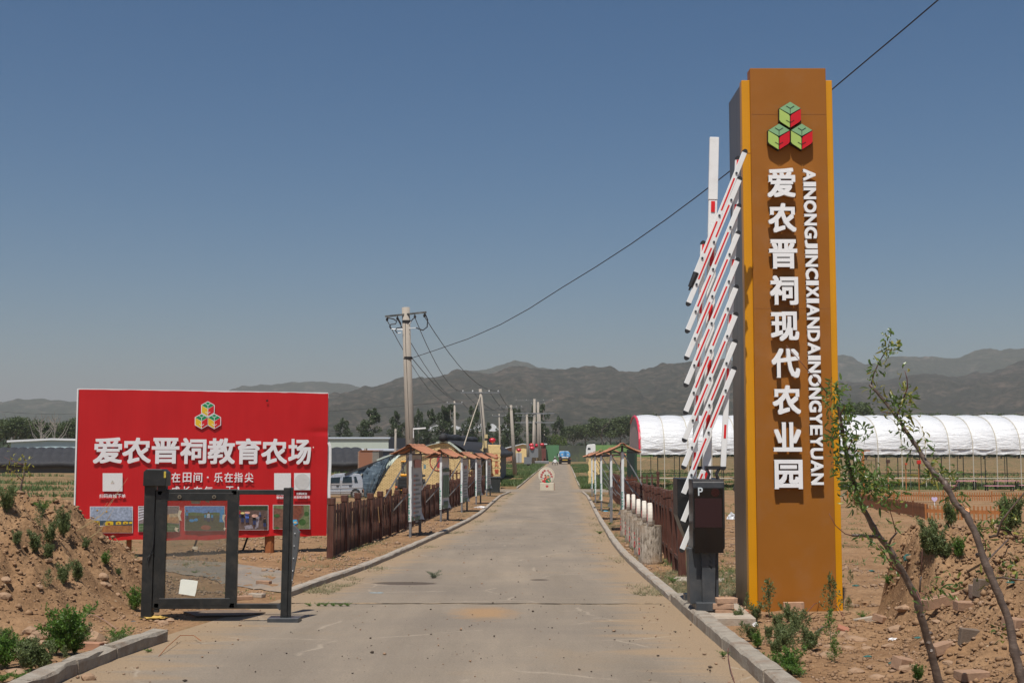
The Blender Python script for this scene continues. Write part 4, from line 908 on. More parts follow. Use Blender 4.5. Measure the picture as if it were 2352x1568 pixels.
# WOODEN FENCES
WOOD = pm('red_brown_stained_wood', (.085, .028, .016), .6, .35, 5, .002, 40, dirt=(.20, .13, .09), dirt_amt=.35, dscale=4, stretch=(6, 6, .8))
WOOD2 = pm('faded_stained_wood', (.16, .085, .055), .75, .3, 5, .002, 40, dirt=(.25, .18, .13), dirt_amt=.4, dscale=4, stretch=(6, 6, .8))
WOODB = pm('dark_stained_wood', (.035, .018, .014), .7, .3, 5, .002, 40, stretch=(6, 6, .8))
def fence_line(pts, label, pitch=.175, h=1.05, post_h=1.2, post_every=1.78, pw=.062, pt=.014, max_parts=300, mats=(WOOD,), post_w=.12, cap=True, missing=(), group=None, lean=None, base=None, name='picket_fence'):
    """posts, two rails and pickets along a polyline on the ground"""
    f = empty(name, (pts[0][0], pts[0][1], hz(*pts[0])), 0, label, 'fence', group)
    seg = []; tot = 0
    for a, b_ in zip(pts[:-1], pts[1:]): L = math.dist(a, b_); seg.append((tot, L, a, b_)); tot += L
    def P(s):
        for (t0, L, a, b_) in seg:
            if s <= t0 + L + 1e-6: t = (s - t0) / L; return Vector((a[0] + (b_[0] - a[0]) * t, a[1] + (b_[1] - a[1]) * t, 0)), Vector((b_[0] - a[0], b_[1] - a[1], 0)).normalized()
        return Vector((*seg[-1][3], 0)), Vector((seg[-1][3][0] - seg[-1][2][0], seg[-1][3][1] - seg[-1][2][1], 0)).normalized()
    def G(p): return float(H(np.array([p.x]), np.array([p.y]), False)[0]) - .02 if base is None else base
    s = 0; k = 0; count = 0; extra = MB(); meshes = {}
    while s <= tot + .01:
        p, d = P(s); z = G(p); n = Vector((-d.y, d.x, 0)); jit = random.uniform(-.03, .03)
        M = Matrix(((d.x, n.x, 0, p.x), (d.y, n.y, 0, p.y), (0, 0, 1, z), (0, 0, 0, 1)))
        key = 'post%d' % (k % 3)
        if key not in meshes:
            mb = MB(); w = post_w; hh_ = post_h + (k % 3 - 1) * .02; mb.box(-w / 2, w / 2, -w / 2, w / 2, -.15, hh_ - .13); o = mb.build('post', mats[0], None, bevel=.004, world=False)
            mb = MB(); w2 = w + (.02 if cap else 0); mb.box(-w2 / 2, w2 / 2, -w2 / 2, w2 / 2, hh_ - .128, hh_); oc = mb.build('post_cap', mats[0], o, bevel=.006, world=False)
            meshes[key] = (o, oc); first = True
            o.parent = f
        else:
            o0, oc0 = meshes[key]; o = o0.copy(); col.objects.link(o); o.parent = f; oc = oc0.copy(); col.objects.link(oc); oc.parent = o
        lm = Matrix.Rotation(random.uniform(-.02, .02), 4, 'X') @ Matrix.Rotation(random.uniform(-.02, .02), 4, 'Y')
        o.matrix_basis = inv_of(f) @ M @ lm
        # pickets of the bay
        if s + post_every <= tot + .5 and k not in missing:
            npk = int(round(post_every / pitch)) - 1; lb = random.uniform(-.02, .02); tilt = (lean(k) if lean else 0)
            for q in range(1, npk + 1):
                sp_ = s + q * post_every / (npk + 1)
                if sp_ > tot: break
                p2, d2 = P(sp_); z2 = G(p2); n2 = Vector((-d2.y, d2.x, 0)); hh_ = h + lb + random.uniform(-.012, .012)
                if count < max_parts:
                    mk = 'pk%d' % (q % 4)
                    if mk not in meshes:
                        mb = MB(); mb.box(-pw / 2, pw / 2, -pt / 2, pt / 2, .04, h + (q % 4 - 1.5) * .008); o = mb.build('picket', mats[(q % 4) % len(mats)], f, world=False); meshes[mk] = o
                    else: o = meshes[mk].copy(); col.objects.link(o); o.parent = f
                    o.matrix_basis = inv_of(f) @ Matrix(((d2.x, n2.x, 0, p2.x), (d2.y, n2.y, 0, p2.y), (0, 0, 1, z2), (0, 0, 0, 1))) @ Matrix.Rotation(tilt + random.uniform(-.008, .008), 4, 'X') @ Matrix.Rotation(random.uniform(-.006, .006), 4, 'Y')
                    count += 1
                else:
                    c_ = [p2 + d2 * a + n2 * b_ + Vector((0, 0, z_)) for a in (-pw / 2, pw / 2) for b_ in (-pt / 2, pt / 2) for z_ in (z2 + .04, z2 + hh_)]
                    extra.add(c_, BOXF)
            e, d3 = P(min(s + post_every, tot)); ze = G(e)
            for hr in (.28, h - .16):
                mb = MB(); mb.bar(p + n * .02 + Vector((0, 0, z + hr + lb)), e + n * .02 + Vector((0, 0, ze + hr + lb)), .03, .06, (0, 0, 1)); mb.build('rail', mats[0], f)
        s += post_every * random.uniform(.97, 1.03); k += 1
    if extra.v: o = extra.build('pickets', mats[0], f); o['kind'] = 'stuff'
    return f
random.seed(5)
flw = [(-3.43, 24.4), (-2.55, 53), (-1.75, 82)]
fence_line(flw, 'long dark red-brown picket fence behind the roofed boards on the van side', pitch=.12, pw=.04, mats=(WOOD, WOOD, WOODB, WOOD), h=1.02, post_h=1.17)
# broken lath hooked on the pickets
mb = MB(); p = at(747 + .1953 * 640, 976.2 + .1953 * 1040, 30.3); mb.bar(p + Vector((-.03, -.05, .16)), p + Vector((.0, -.02, -.2)), .09, .012, (1, 0, 0)); tag(mb.build('wood_offcut', pm('raw_wood', (.35, .2, .08), .8), None), 'small pale wood offcut hanging on the pickets of the long fence', 'offcut')
frw = [(2.63, 20.0), (2.72, 21.6), (2.92, 24.5), (3.10, 27), (3.30, 30.5), (3.62, 35.5), (4.0, 42), (4.7, 55), (5.6, 74)]
fence_line(frw, 'leaning red-brown picket fence behind the stone drums across the road', pitch=.15, post_every=1.35, pw=.08, post_h=1.30, h=1.15, mats=(WOOD, WOOD2, WOOD, WOODB), lean=lambda k: random.choice((0, .05, -.06, .12)) if k > 9 else .02)
fence_line([(-2.0, 70.5), (-3.75, 71.5)], 'low brown open picket fence crossing the yard in front of the yellow brick building', pitch=.24, post_every=1.7, pw=.08, h=1.45, post_h=1.5, mats=(WOOD,), name='picket_fence')
fence_line([(5.3, 62), (7.0, 61.5)], 'short brown open picket fence beside the field, behind the broken fence', pitch=.24, post_every=1.7, pw=.07, h=1.3, post_h=1.45, mats=(WOOD,), name='picket_fence')
mb = MB(); c_ = Vector((2.62, 19.7, hz(2.62, 19.7) - .02)); mb.xy([(2.35, 19.2), (3.1, 19.1), (3.2, 19.5), (2.5, 19.75)], c_.z, c_.z + .05); tag(mb.build('concrete_chunk', SLABC, None, bevel=.01), 'flat broken concrete piece at the near end of the leaning fence', 'concrete piece')

# ROOFED NOTICE BOARDS
TILEO = pm('orange_resin_tile', (.42, .175, .09), .65, .12, 6, .003, 30, dirt=(.40, .24, .15), dirt_amt=.5, dscale=3)
STEELD = pm('dark_square_tube', (.11, .115, .12), .5, .2, 9, metal=.3, dirt=(.2, .12, .07), dirt_amt=.4)
WRAP = pm('white_vinyl_wrap', (.74, .76, .75), .45, .06, 4, dirt=(.35, .45, .38), dirt_amt=.35, dscale=3)
GREENP = pm('green_print', (.14, .34, .27), .5, .15, 6)
BOARDP = [pm('poster_pale', (.56, .53, .50), .55, .05, 3), pm('poster_paler', (.60, .57, .54), .55, .05, 3)]
PRED = pm('poster_red', (.58, .26, .21), .6, .1, 20); PGRY = pm('poster_grey', (.26, .25, .22), .6, .1, 20); PGRN = pm('poster_green', (.17, .24, .15), .6, .1, 8); PGRN2 = pm('poster_dark_green', (.09, .14, .08), .6, .1, 8)
def notice_board(kind, facing=1, post_h=2.08):
    """board lies along local y, printed face towards local +x (facing=1)"""
    t = empty('notice_board'); W = .98
    for y in (0, W):
        mb = MB(); mb.box(-.03, .03, y - .03, y + .03, -.2, post_h); mb.build('post', GALV if y == 0 else STEELD, t, world=False)
    mb = MB(); zz = np.linspace(.38, post_h - .02, 12)
    for a, b_ in zip(zz[:-1], zz[1:]): mb.box(-.036 + random.uniform(-.003, .003), .036 + random.uniform(-.006, .006), -.05, -.031, a, b_)
    mb.build('wrapped_edge', WRAP, t, world=False)
    mb = MB()
    for k in range(9): z = .42 + k * .075; mb.box(-.038, -.038 + random.uniform(.02, .05), -.0535, -.0505, z, z + random.uniform(.03, .07))
    gpr = mb.build('green_print', GREENP, t, world=False); gpr['kind'] = 'stuff'
    f = facing; x0 = .034 * f
    mb = MB(); n = 10; vs = []; z0, z1 = .40, post_h - .01
    for i in range(n + 1):
        for j in range(7):
            z = z0 + (z1 - z0) * i / n; y = -.03 + (W + .06) * j / 6; x = x0 + f * (.012 * math.sin(j * 1.3 + i) * (1 if i else 3) + (.05 if i == 0 and j > 3 else 0)); vs.append((x, y, z - (.03 * (j == 6)) * (i == 0)))
    fs = [(i * 7 + j, i * 7 + j + 1, (i + 1) * 7 + j + 1, (i + 1) * 7 + j) for i in range(n) for j in range(6)]
    mb.add(vs, fs); pst = mb.build('poster', BOARDP[kind % 2], t, world=False, smooth=True)
    def pr(y0, y1, za, zb_, m, name='print_block'):
        mb = MB(); xx = x0 + f * .022; mb.box(min(xx, xx + f * .003), max(xx, xx + f * .003), y0, y1, za, zb_); return mb.build(name, m, pst, world=False)
    H_ = post_h
    if kind == 0:
        pr(.16, .84, H_ - .36, H_ - .16, PRED, 'title_block')
        for k in range(11):
            z = H_ - .56 - k * .115
            if k < 10: pr(.12, .24, z - .03, z + .02, PRED, 'text_line')
            pr(.29, .55 + random.uniform(0, .38), z - .03, z + .02, PGRY, 'text_line')
        pr(-.02, 1.0, .40, .50, PGRN, 'footer_band')
    elif kind == 1:
        pr(.05, .25, H_ - .50, H_ - .38, PGRN2, 'title_block'); pr(.38, .95, H_ - .50, H_ - .38, PGRN2, 'title_block')
        for k in range(3): pr(.1 + k * .29, .34 + k * .29, .75, H_ - .60, PGRN, 'text_panel')
        pr(-.02, 1.0, .40, .52, PGRN, 'footer_band'); pr(.2, .8, .52, .64, PGRN2, 'footer_band')
    else:
        pr(.3, .7, H_ - .42, H_ - .30, PRED, 'title_block')
        for k in range(9): z = H_ - .56 - k * .115; pr(.14, .6 + random.uniform(0, .3), z - .025, z + .02, PGRY, 'text_line')
        pr(-.02, 1.0, .40, .55, PGRN, 'footer_band')
    # small gabled roof of curved tiles
    rw, rh, y0, y1 = .50, .21, -.22, W + .22; ez = H_ - .01
    ro = None
    for s_ in (-1, 1):
        mb = MB(); nx_ = 7; ny_ = 28; vs = []
        for i in range(nx_ + 1):
            for j in range(ny_ + 1):
                u = i / nx_; x = s_ * (.03 + (rw - .03) * u); y = y0 + (y1 - y0) * j / ny_
                z = ez + rh * (1 - u) ** 1.25 + .022 * abs(math.sin(j / ny_ * math.pi * 6.5)) - .02 * u * math.sin(j / ny_ * math.pi * 3) ; vs.append((x, y, z))
        nv = len(vs); vs += [(a, b_, c_ - .012) for a, b_, c_ in vs]
        q = lambda i, j: i * (ny_ + 1) + j
        fs = [(q(i, j), q(i, j + 1), q(i + 1, j + 1), q(i + 1, j)) for i in range(nx_) for j in range(ny_)]
        fs += [(b_ + nv, a + nv, d_ + nv, c_ + nv) for a, b_, c_, d_ in fs]
        fs += [(q(nx_, j), q(nx_, j + 1), q(nx_, j + 1) + nv, q(nx_, j) + nv) for j in range(ny_)] + [(q(i, 0), q(i + 1, 0), q(i + 1, 0) + nv, q(i, 0) + nv) for i in range(nx_)] + [(q(i, ny_), q(i + 1, ny_), q(i + 1, ny_) + nv, q(i, ny_) + nv) for i in range(nx_)]
        mb.add(vs, fs); mb.build('roof_slope', TILEO, t, world=False)
    mb = MB()
    vs = []; n = 8; m_ = 20
    for j in range(m_ + 1):
        for i in range(n + 1):
            a = math.pi * i / n; r = .085 + .012 * abs(math.sin(j / m_ * math.pi * 3.5)); vs.append((-r * math.cos(a), y0 - .02 + (y1 - y0 + .04) * j / m_, ez + rh - .055 + r * math.sin(a) * 1.0))
    fs = [(j * (n + 1) + i, j * (n + 1) + i + 1, (j + 1) * (n + 1) + i + 1, (j + 1) * (n + 1) + i) for j in range(m_) for i in range(n)]
    mb.add(vs, fs); mb.build('ridge_tile', TILEO, t, world=False)
    for y in (.0, W):
        mb = MB(); mb.box(-rw + .04, rw - .04, y - .02, y + .02, ez - .03, ez + .0); mb.box(-.02, .02, y - .02, y + .02, ez + .001, ez + rh - .03); mb.bar((-rw + .1, y, ez), (0, y, ez + rh - .05), .025, .025); mb.bar((rw - .1, y, ez), (0, y, ez + rh - .05), .025, .025); mb.build('roof_frame', STEELD, t, world=False)
    for y in (.02, W - .05):
        mb = MB(); top = post_h - .06 if y < .5 else post_h - .75; mb.bar((-.03 * f, y, top), (-1.25 * f, y - .05, .0), .032, .032, (0, 1, 0)); mb.build('brace', GALV, t, world=False)
    return t
random.seed(9)
protoL = [notice_board(0), notice_board(1), notice_board(2)]
protoR = [notice_board(2, -1, 2.14), notice_board(1, -1, 2.14)]
lb_pos = [((943.8, 1230), 32.3, 0, 'nearest roofed notice board by the van, tall poster with a red title block'), ((1013.4, 1197), 41.5, 1, 'roofed notice board with a green-panelled poster, second along the long fence'), ((1061, 1174), 49.4, 2, 'roofed notice board third along the long fence in front of the yellow brick wall'), ((1094, 1155), 58.4, 2, 'roofed notice board fourth along the long fence, just before the yellow slab'), ((1118, 1137), 70, 2, 'last and smallest roofed notice board of the long fence, beside the rubbish bins')]
def place_board(proto, used, u, D, label, group, rz, zoff=0):
    x = ray(u, 1028)[0] * D; a = None
    if used[0]: a = copy_tree(proto)
    else: a = proto; used[0] = True
    a.location = (x, D, hz(x, D) + zoff); a.rotation_euler = (0, 0, rz); tag(a, label, 'notice board', group); return a
usedL = [[False] for _ in protoL]; usedR = [[False] for _ in protoR]
for (uv, D, k, lb) in lb_pos: place_board(protoL[k], usedL[k], uv[0], D, lb, 'roofed notice boards along the road', -.185 + .02 * random.random())
for (u, D, k, lb) in ((1430, 35.0, 0, 'largest roofed notice board opposite, standing just behind the stone drums'), (1403.5, 42.6, 1, 'roofed notice board second behind the stone drums, with a bare pipe before it'), (1380.7, 50.4, 0, 'roofed notice board third behind the stone drums, its roof tilted over the broken fence'), (1367, 60, 0, 'roofed notice board fourth behind the stone drums, beside the painted yellow block'), (1359.3, 70.5, 0, 'farthest roofed notice board behind the stone drums, at the crossroad corner')):
    place_board(protoR[k], usedR[k], u, D, lb, 'roofed notice boards along the road', -.06, zoff=.03)
mb = MB(); x_ = ray(1404, 1190)[0] * 40.5; mb.box(x_ - .04, x_ + .04, 40.46, 40.54, hz(x_, 40.5) - .1, hz(x_, 40.5) + 1.13); tag(mb.build('steel_stub_post', GALV, None), 'bare grey steel stub post in front of the second roofed board behind the drums', 'post')
mb = MB(); xa = 3.2; mb.bar((3.15, 37.5, hz(3.15, 37.5) + 1.35), (3.85, 40, hz(3.85, 40) + 1.35), .05, .05); tag(mb.build('fallen_rail', pm('bright_rust_rail', (.42, .10, .03), .7), None), 'orange rusty rail lying across between roofed board and broken fence', 'rail')
mb = MB(); mb.tube([(3.1, 31.8, hz(3.1, 31.8) + .55), (2.95, 31.4, hz(2.95, 31.4) + .25), (2.86, 31.2, hz(2.86, 31.2))], .022, 6); tag(mb.build('rusty_bar', RUST, None), 'short bent rusty bar sticking out beside the farthest stone drum', 'bar')

# STONE DRUMS WITH STANDING DISCS
DRUM, nt, bs_ = base_mat('chiselled_stone')
tc = nt.nodes.new('ShaderNodeTexCoord'); v_ = tc.outputs['Object']; g_ = nt.nodes.new('ShaderNodeObjectInfo')
n1 = _noise(nt, 1, 5, .7, _stretch(nt, v_, (30, 30, 8))); n2 = _noise(nt, 3, 4, .6, v_)
c = _ramp(nt, n1.outputs[0], [(.36, (.10, .08, .06)), (.47, (.36, .30, .23)), (.66, (.58, .51, .42))]).outputs[0]
c = _mix(nt, _ramp(nt, n2.outputs[0], [(.5, 0), (.68, .6)]).outputs[0], c, (.42, .28, .16))
nt.links.new(c, bs_.inputs['Base Color']); bs_.inputs['Roughness'].default_value = .95
bp = nt.nodes.new('ShaderNodeBump'); bp.inputs['Distance'].default_value = .03; nt.links.new(n1.outputs[0], bp.inputs['Height']); nt.links.new(bp.outputs[0], bs_.inputs['Normal'])
DISC = pm('pale_stone_disc', (.66, .60, .51), .9, .08, 8, .006, 30, dirt=(.30, .25, .18), dirt_amt=.5, dscale=3)
REDT = pm('red_brushed_paint', (.42, .05, .05), .7, .15, 20)
drums = [((1510, 1289), .0, 'nearest stone drum, buff and rust-stained, carrying a standing disc'), ((1485, 1262), 0, 'second nearest stone drum, grey and coarsely chiselled, carrying a standing disc'), ((1462, 1237), 0, 'middle stone drum of the row with a low cream disc on top'), ((1446, 1218), 0, 'fourth stone drum from the barrier, grey and chiselled with a white disc'), ((1432, 1200), 0, 'farthest stone drum, smooth and pale, against the roofed board post')]
dspec = [(22.9, 1492, .212, .62), (24.9, 1479, .207, .61), (27.2, 1466, .207, .62), (29.8, 1454.5, .205, .63), (32.3, 1442.5, .205, .62)]
for k, ((D, uc, rr, zt_), (_, _, lb)) in enumerate(zip(dspec, drums)):
    x_ = ray(uc, 1100)[0] * D
    zg = hz(x_, D) - .02; t = empty('stone_drum', (x_, D, zg), 0, lb, 'stone drum', 'stone drums in a row beside the kerb')
    mb = MB(); n = 26; prof_ = [(rr * .93, 0), (rr * .985, .06), (rr * .99, .3), (rr * .975, .7), (rr * .955, zt_ - .02), (rr * .93, zt_), (0.001, zt_ + .004)]
    pts_ = [[(r_ * (1 + .012 * math.sin(3 * a + k) + .008 * random.uniform(-1, 1)) * math.cos(a), r_ * (1 + .012 * math.sin(2 * a + k)) * math.sin(a), z_) for a in [2 * math.pi * i / n for i in range(n)]] for r_, z_ in prof_]
    vs = [p for row in pts_ for p in row]; fs = [(i * n + j, i * n + (j + 1) % n, (i + 1) * n + (j + 1) % n, (i + 1) * n + j) for i in range(len(prof_) - 1) for j in range(n)]
    mb.add(vs, fs); mb.build('drum', DRUM, t, world=False, smooth=False)
    # disc standing on its rim, faces turned to the road
    R_d = (.252, .248, .24, .258, .245)[k]; th = .088; mb = MB(); dz = zt_ + R_d * .90
    n = 26; rows = []
    for (xx, r_) in ((-th / 2, R_d * .93), (-th / 2 + .012, R_d), (th / 2 - .012, R_d), (th / 2, R_d * .93)):
        rows.append([(xx, r_ * math.cos(2 * math.pi * i / n), dz + r_ * math.sin(2 * math.pi * i / n)) for i in range(n)])
    vs = [p for row in rows for p in row]; fs = [(i * n + j, i * n + (j + 1) % n, (i + 1) * n + (j + 1) % n, (i + 1) * n + j) for i in range(3) for j in range(n)] + [tuple(range(n)), tuple(reversed(range(3 * n, 4 * n)))]
    mb.add(vs, fs); dsc = mb.build('disc', DISC, t, world=False)
    dsc.location = (.0, .0, 0); dsc.rotation_euler = (0, 0, -.075 - .01 * (k % 3))
    mb = MB(); mb.box(-th * .5, th * .52, -.10, .12, zt_ - .01, zt_ + .075); mb.build('disc_foot', pm('mortar_brown', (.12, .10, .08), .95, .2, 15), t, world=False, bevel=.008)
    # red brushed marks on the road-facing side of drum and disc
    mb = MB()
    for (a0, z0_, z1_) in ((math.pi + .25, .44, .49), (math.pi + .28, .37, .40)):
        mb.tube([(math.cos(a0) * rr * 1.0, math.sin(a0) * rr, z1_), (math.cos(a0 + .04) * rr, math.sin(a0 + .04) * rr, z0_)], .008, 5)
    lp = [(math.cos(math.pi + .28 + .12 * math.cos(s_)) * rr * .995, math.sin(math.pi + .28 + .12 * math.cos(s_)) * rr * .995, .25 + .06 * math.sin(s_)) for s_ in np.linspace(0, 6.2, 9)]
    mb.tube(lp, .007, 5); mb.build('painted_mark', REDT, t, world=False)
    mb = MB(); lp = [(-th / 2 - .001, .0 + .07 * math.sin(s_ * 2), dz + .13 - s_ * .08) for s_ in np.linspace(0, 3, 10)]; mb.tube(lp, .006, 5); mb.build('painted_mark', REDT, dsc, world=False)

# UTILITY POLES AND WIRES
CONC = pm('spun_concrete', (.34, .30, .25), .85, .08, 6, .004, 30, dirt=(.30, .25, .2), dirt_amt=.3, dscale=2, stretch=(3, 3, .6))
CONCY = pm('yellow_washed_concrete', (.62, .48, .24), .85, .1, 6)
PORC = pm('white_porcelain', (.75, .75, .72), .3, .05)
WIRE = pm('black_cable', (.022, .02, .02), .6, .1)
def pole(u0, v0, u1, v1, D, label, r0=.17, r1=.095, arm=1.9, ins=4, low=False, arm_mat=GALV, hang=False, tilt=0, extra=()):
    """round tapered concrete pole seen from (u0,v0) at its top to (u1,v1) at its foot"""
    A = at(u0, v0, D); B = at(u1, v1, D); zb_ = hz(B.x, D) if not low else B.z
    t = (zb_ - A.z) / (B.z - A.z); B2 = A + (B - A) * t - Vector((0, 0, .1))
    o = empty('utility_pole', (B2.x, D, zb_), 0, label, 'utility pole', 'concrete utility poles')
    mb = MB(); m_ = A.lerp(B2, .5); mb.tube([A, m_, B2], [r1, (r0 + r1) / 2, r0], 14); mb.build('shaft', CONC, o, smooth=True)
    tips = []
    if arm:
        zc = A + (B2 - A) * (.3 / (A - B2).length)
        e0 = zc + Vector((-arm / 2, -.12, -tilt)); e1 = zc + Vector((arm / 2, -.12, tilt)); mb = MB(); mb.bar(e0, e1, .07, .07); mb.build('crossarm', arm_mat, o)
        for q in range(ins):
            f_ = (.05, .30, .72, .95)[q] if ins == 4 else q / max(1, ins - 1)
            p = e0.lerp(e1, f_); s_ = -1 if hang else 1; mb = MB(); mb.tube([p + Vector((0, 0, .03 * s_)), p + Vector((0, 0, .08 * s_)), p + Vector((0, 0, .10 * s_)), p + Vector((0, 0, .2 * s_))], [.02, .02, .055, .04], 8); mb.build('insulator', PORC if not hang else BLACKRUB, o); tips.append(p + Vector((0, 0, .17 * s_)))
    return o, tips, A, B2
DP0 = 53.
P0, T0, A0, B0 = pole(932, 706, 943.5, 1060, DP0, 'tallest utility pole, thick concrete shaft with a dark channel crossarm rising behind the notice boards', r0=.20, r1=.165, arm=1.72, tilt=.09, arm_mat=pm('dark_channel_steel', (.05, .05, .045), .6, .2, dirt=(.5, .5, .45), dirt_amt=.5), hang=True)
mb = MB()
for v in (738.5, 822): p = at(933 + (v - 706) * .0325, v, DP0); mb = MB(); mb.tube([p + Vector((0, 0, -.05)), p + Vector((0, 0, .05))], .19, 14); mb.build('clamp_band', BLACKRUB, P0)
def sag(a, b_, s, n=14, w=.01):
    return [a.lerp(b_, i / n) - Vector((0, 0, s * 4 * (i / n) * (1 - i / n))) for i in range(n + 1)]
def j(X, Y, D=DP0 - .2): return at(803.8 + .23798 * X, 660.3 + .23798 * Y, D)
mb = MB(); mb.tube([j(355, 290), j(420, 303), j(452, 325), j(440, 350), j(395, 355), j(382, 378), j(398, 400)], .025, 6); mb.tube([j(455, 280), j(490, 345), j(495, 385), j(450, 392), j(440, 415), j(458, 440)], .025, 6)
mb.tube([j(725, 250), j(750, 310), j(745, 380), j(705, 412), j(637, 388)], .025, 6); mb.tube([j(640, 283), j(610, 300), j(590, 325)], .02, 6); mb.tube([j(532, 320), j(538, 600), j(560, 1100), j(575, 1460)], .007, 5); mb.build('jumper_cable', WIRE, P0)
mb = MB(); mb.tube([j(637, 388), j(567, 393)], .014, 5); mb.tube([j(398, 400), j(510, 405)], .014, 5); mb.tube([j(590, 325), j(566, 358)], .012, 5); mb.tube([j(458, 440), j(495, 434)], .012, 5); mb.build('white_jumper', WHITE, P0)
mb = MB(); mb.bar(j(610, 1362), j(732, 1354), .06, .06); mb.tube([j(612, 1362), j(612, 1450)], .02, 5); mb.build('lamp_bracket', WHITE, P0)
P2, T2, A2, B2_ = pole(1103, 893, 1122, 1115, 104.5, 'leaning concrete pole with yellow-washed foot rising behind the painted yellow slab', r0=.22, r1=.13, arm=3.2)
mb = MB(); p = at(1116, 1020, 104.3); mb.box(p.x - .25, p.x + .1, 104.0, 104.4, p.z - .3, p.z + .3); mb.box(p.x - .45, p.x - .2, 103.9, 104.2, p.z - .7, p.z - .4); mb.box(p.x - .1, p.x + .15, 104, 104.3, p.z + .5, p.z + .8); mb.build('camera_box', CONCY, P2)
mb = MB(); q0 = A2.lerp(B2_, .62); mb.tube([q0, B2_], [.2, .235], 14); mb.build('washed_foot', CONCY, P2)
P1, T1, A1, B1 = pole(1044, 920, 1046, 1090, 139, 'thin concrete pole directly behind the yellow brick building, between poplars', arm=1.6, ins=2)
P3, T3, A3, B3 = pole(1173.5, 930, 1183, 1091, 154, 'free-standing concrete pole on the grass verge, its foot in full view', r0=.27, r1=.16, arm=2.8)
P4, T4, A4, B4 = pole(1146.5, 950, 1149, 1072, 190, 'thin pale pole with a short crossarm before the low black roof', arm=2.0, ins=2, low=False)
P5, T5, A5, B5 = pole(1210, 951.5, 1213.5, 1072, 222, 'concrete pole with a meter box at its foot before the yellow gabled house', r0=.28, r1=.18, arm=3.4)
mb = MB(); p = at(1213.5, 1057, 221.5); mb.box(p.x - .75, p.x + .55, 220.9, 221.4, p.z - .6, p.z + .6); mb.build('meter_box', GALV, P5)
P6, T6, A6, B6 = pole(1226, 966, 1225, 1066, 262, 'short stout pole with a transformer shelf in front of the tall lattice pole', r0=.3, r1=.22, arm=3.6)
mb = MB(); p = at(1225, 1040, 261.5); mb.box(p.x - 1.0, p.x + 1.0, 260.9, 261.4, p.z - .9, p.z + 1.0); mb.build('transformer', GALV, P6)
P7, T7, A7, B7 = pole(1227.5, 916, 1228, 1058, 272, 'tallest far pole, steel with three crossarms, at the end of the road', r0=.42, r1=.26, arm=8.6)
for v in (949, 970):
    p = at(1227.8, v, 271.8); mb = MB(); mb.bar(p + Vector((-4.2, -.1, 0)), p + Vector((4.2, -.1, 0)), .2, .2); mb.build('crossarm', GALV, P7)
P8, T8, A8, B8 = pole(1235.8, 923, 1237, 1052, 285, 'grey steel pole standing just beyond the tallest far pole', r0=.36, r1=.24, arm=3.0, ins=2)
P9, T9, A9, B9 = pole(1239, 948, 1240.5, 1053, 300, 'concrete far pole with stepped insulators beside the red brick hut', r0=.4, r1=.25, arm=3.4)
P10, T10, A10, B10 = pole(1249.4, 986, 1250, 1050, 330, 'smallest far pole, standing before the willow', r0=.32, r1=.2, arm=3.6, ins=2)
P11, T11, A11, B11 = pole(908.6, 984, 907.6, 1088, 125, 'slim white pole between the red brick gable and the grey shed', r0=.12, r1=.10, arm=0)
P12, T12, A12, B12 = pole(1178.8 + 0, 1000, 1178, 1010, 420, 'tiny distant pole among the far trees', r0=.2, r1=.2, arm=0) if False else (None,) * 4
def wire(pts_, label, r=.012, name='wire'):
    mb = MB(); mb.tube(pts_, r, 4, cap=False); return tag(mb.build(name, WIRE, None), label, 'wire', 'overhead wires')
wl_ = ['outermost', 'second', 'third', 'fourth']
tgt = [T1[0], T1[1], T2[0], T2[3]]
tg_l = ['wire from the outer end of the tall pole crossarm to the brick building pole', 'wire from the inner clamp of the tall pole crossarm to the brick building pole', 'overhead wire from the tall pole crossarm to the near insulator of the leaning pole', 'overhead wire from the far tip of the tall pole crossarm to the leaning pole']
for k in range(4): wire(sag(T0[k], tgt[k], .9), tg_l[k], .016)
p_ = at(946, 822, DP0 - .2); wire(sag(p_, T1[1] + Vector((.1, 0, -.1)), .5), 'wire from the clamp band of the tall pole down to the brick building pole', .016)
# one long service wire that leaves the tall pole and climbs out of the picture over the pillar
x0, x1, D1_ = p_.x, 8.2, 19.0; kk = (x1 - x0) / (DP0 - D1_)
us = [946, 1000, 1075, 1150, 1215, 1290, 1370, 1450, 1530, 1600, 1669, 1750, 1830, 1912, 2000, 2080, 2155, 2240, 2330]
vs_ = [822, 804, 778, 745, 709, 661, 612, 560, 504, 452, 399, 334, 270, 205, 131, 64, 0, -72, -150]
lpts = []
for u, v in zip(us, vs_):
    a, b_ = ray(u, v); D = (x0 + kk * DP0) / (a + kk); lpts.append(Vector((a * D, D, CAMZ + b_ * D)))
mb = MB(); mb.tube(lpts, .013, 5, cap=False); tag(mb.build('wire', WIRE, None), 'long single wire rising from the tall pole across the sky behind the pillar', 'wire', 'overhead wires')
for a, b_, lb in ((T2[0], T3[0], 'wire from the leaning pole to the near arm of the pole on the verge'), (T2[1], T3[1], 'wire from the second insulator of the leaning pole to the pole on the verge'), (T2[2], T3[2], 'wire from the third insulator of the leaning pole to the pole on the verge'), (T2[3], T3[3], 'wire from the far tip of the leaning pole to the pole on the verge'), (T3[0], T5[0], 'wire from the pole on the verge to the meter pole, house side'), (T3[3], T5[3], 'wire from the pole on the verge to the meter pole, road side'), (T5[0], T7[0], 'wire from the meter pole to the tallest far pole'), (T1[1], T4[0], 'wire from the pole behind the brick building to the thin pale pole')):
    wire(sag(a, b_, 1.0), lb, .018)
wire(sag(at(-60, 938, 180), at(180, 950, 170), .3) + sag(at(180, 950, 170), T1[0], .8)[1:], 'long low wire crossing behind the red billboard towards the poplars', .02)
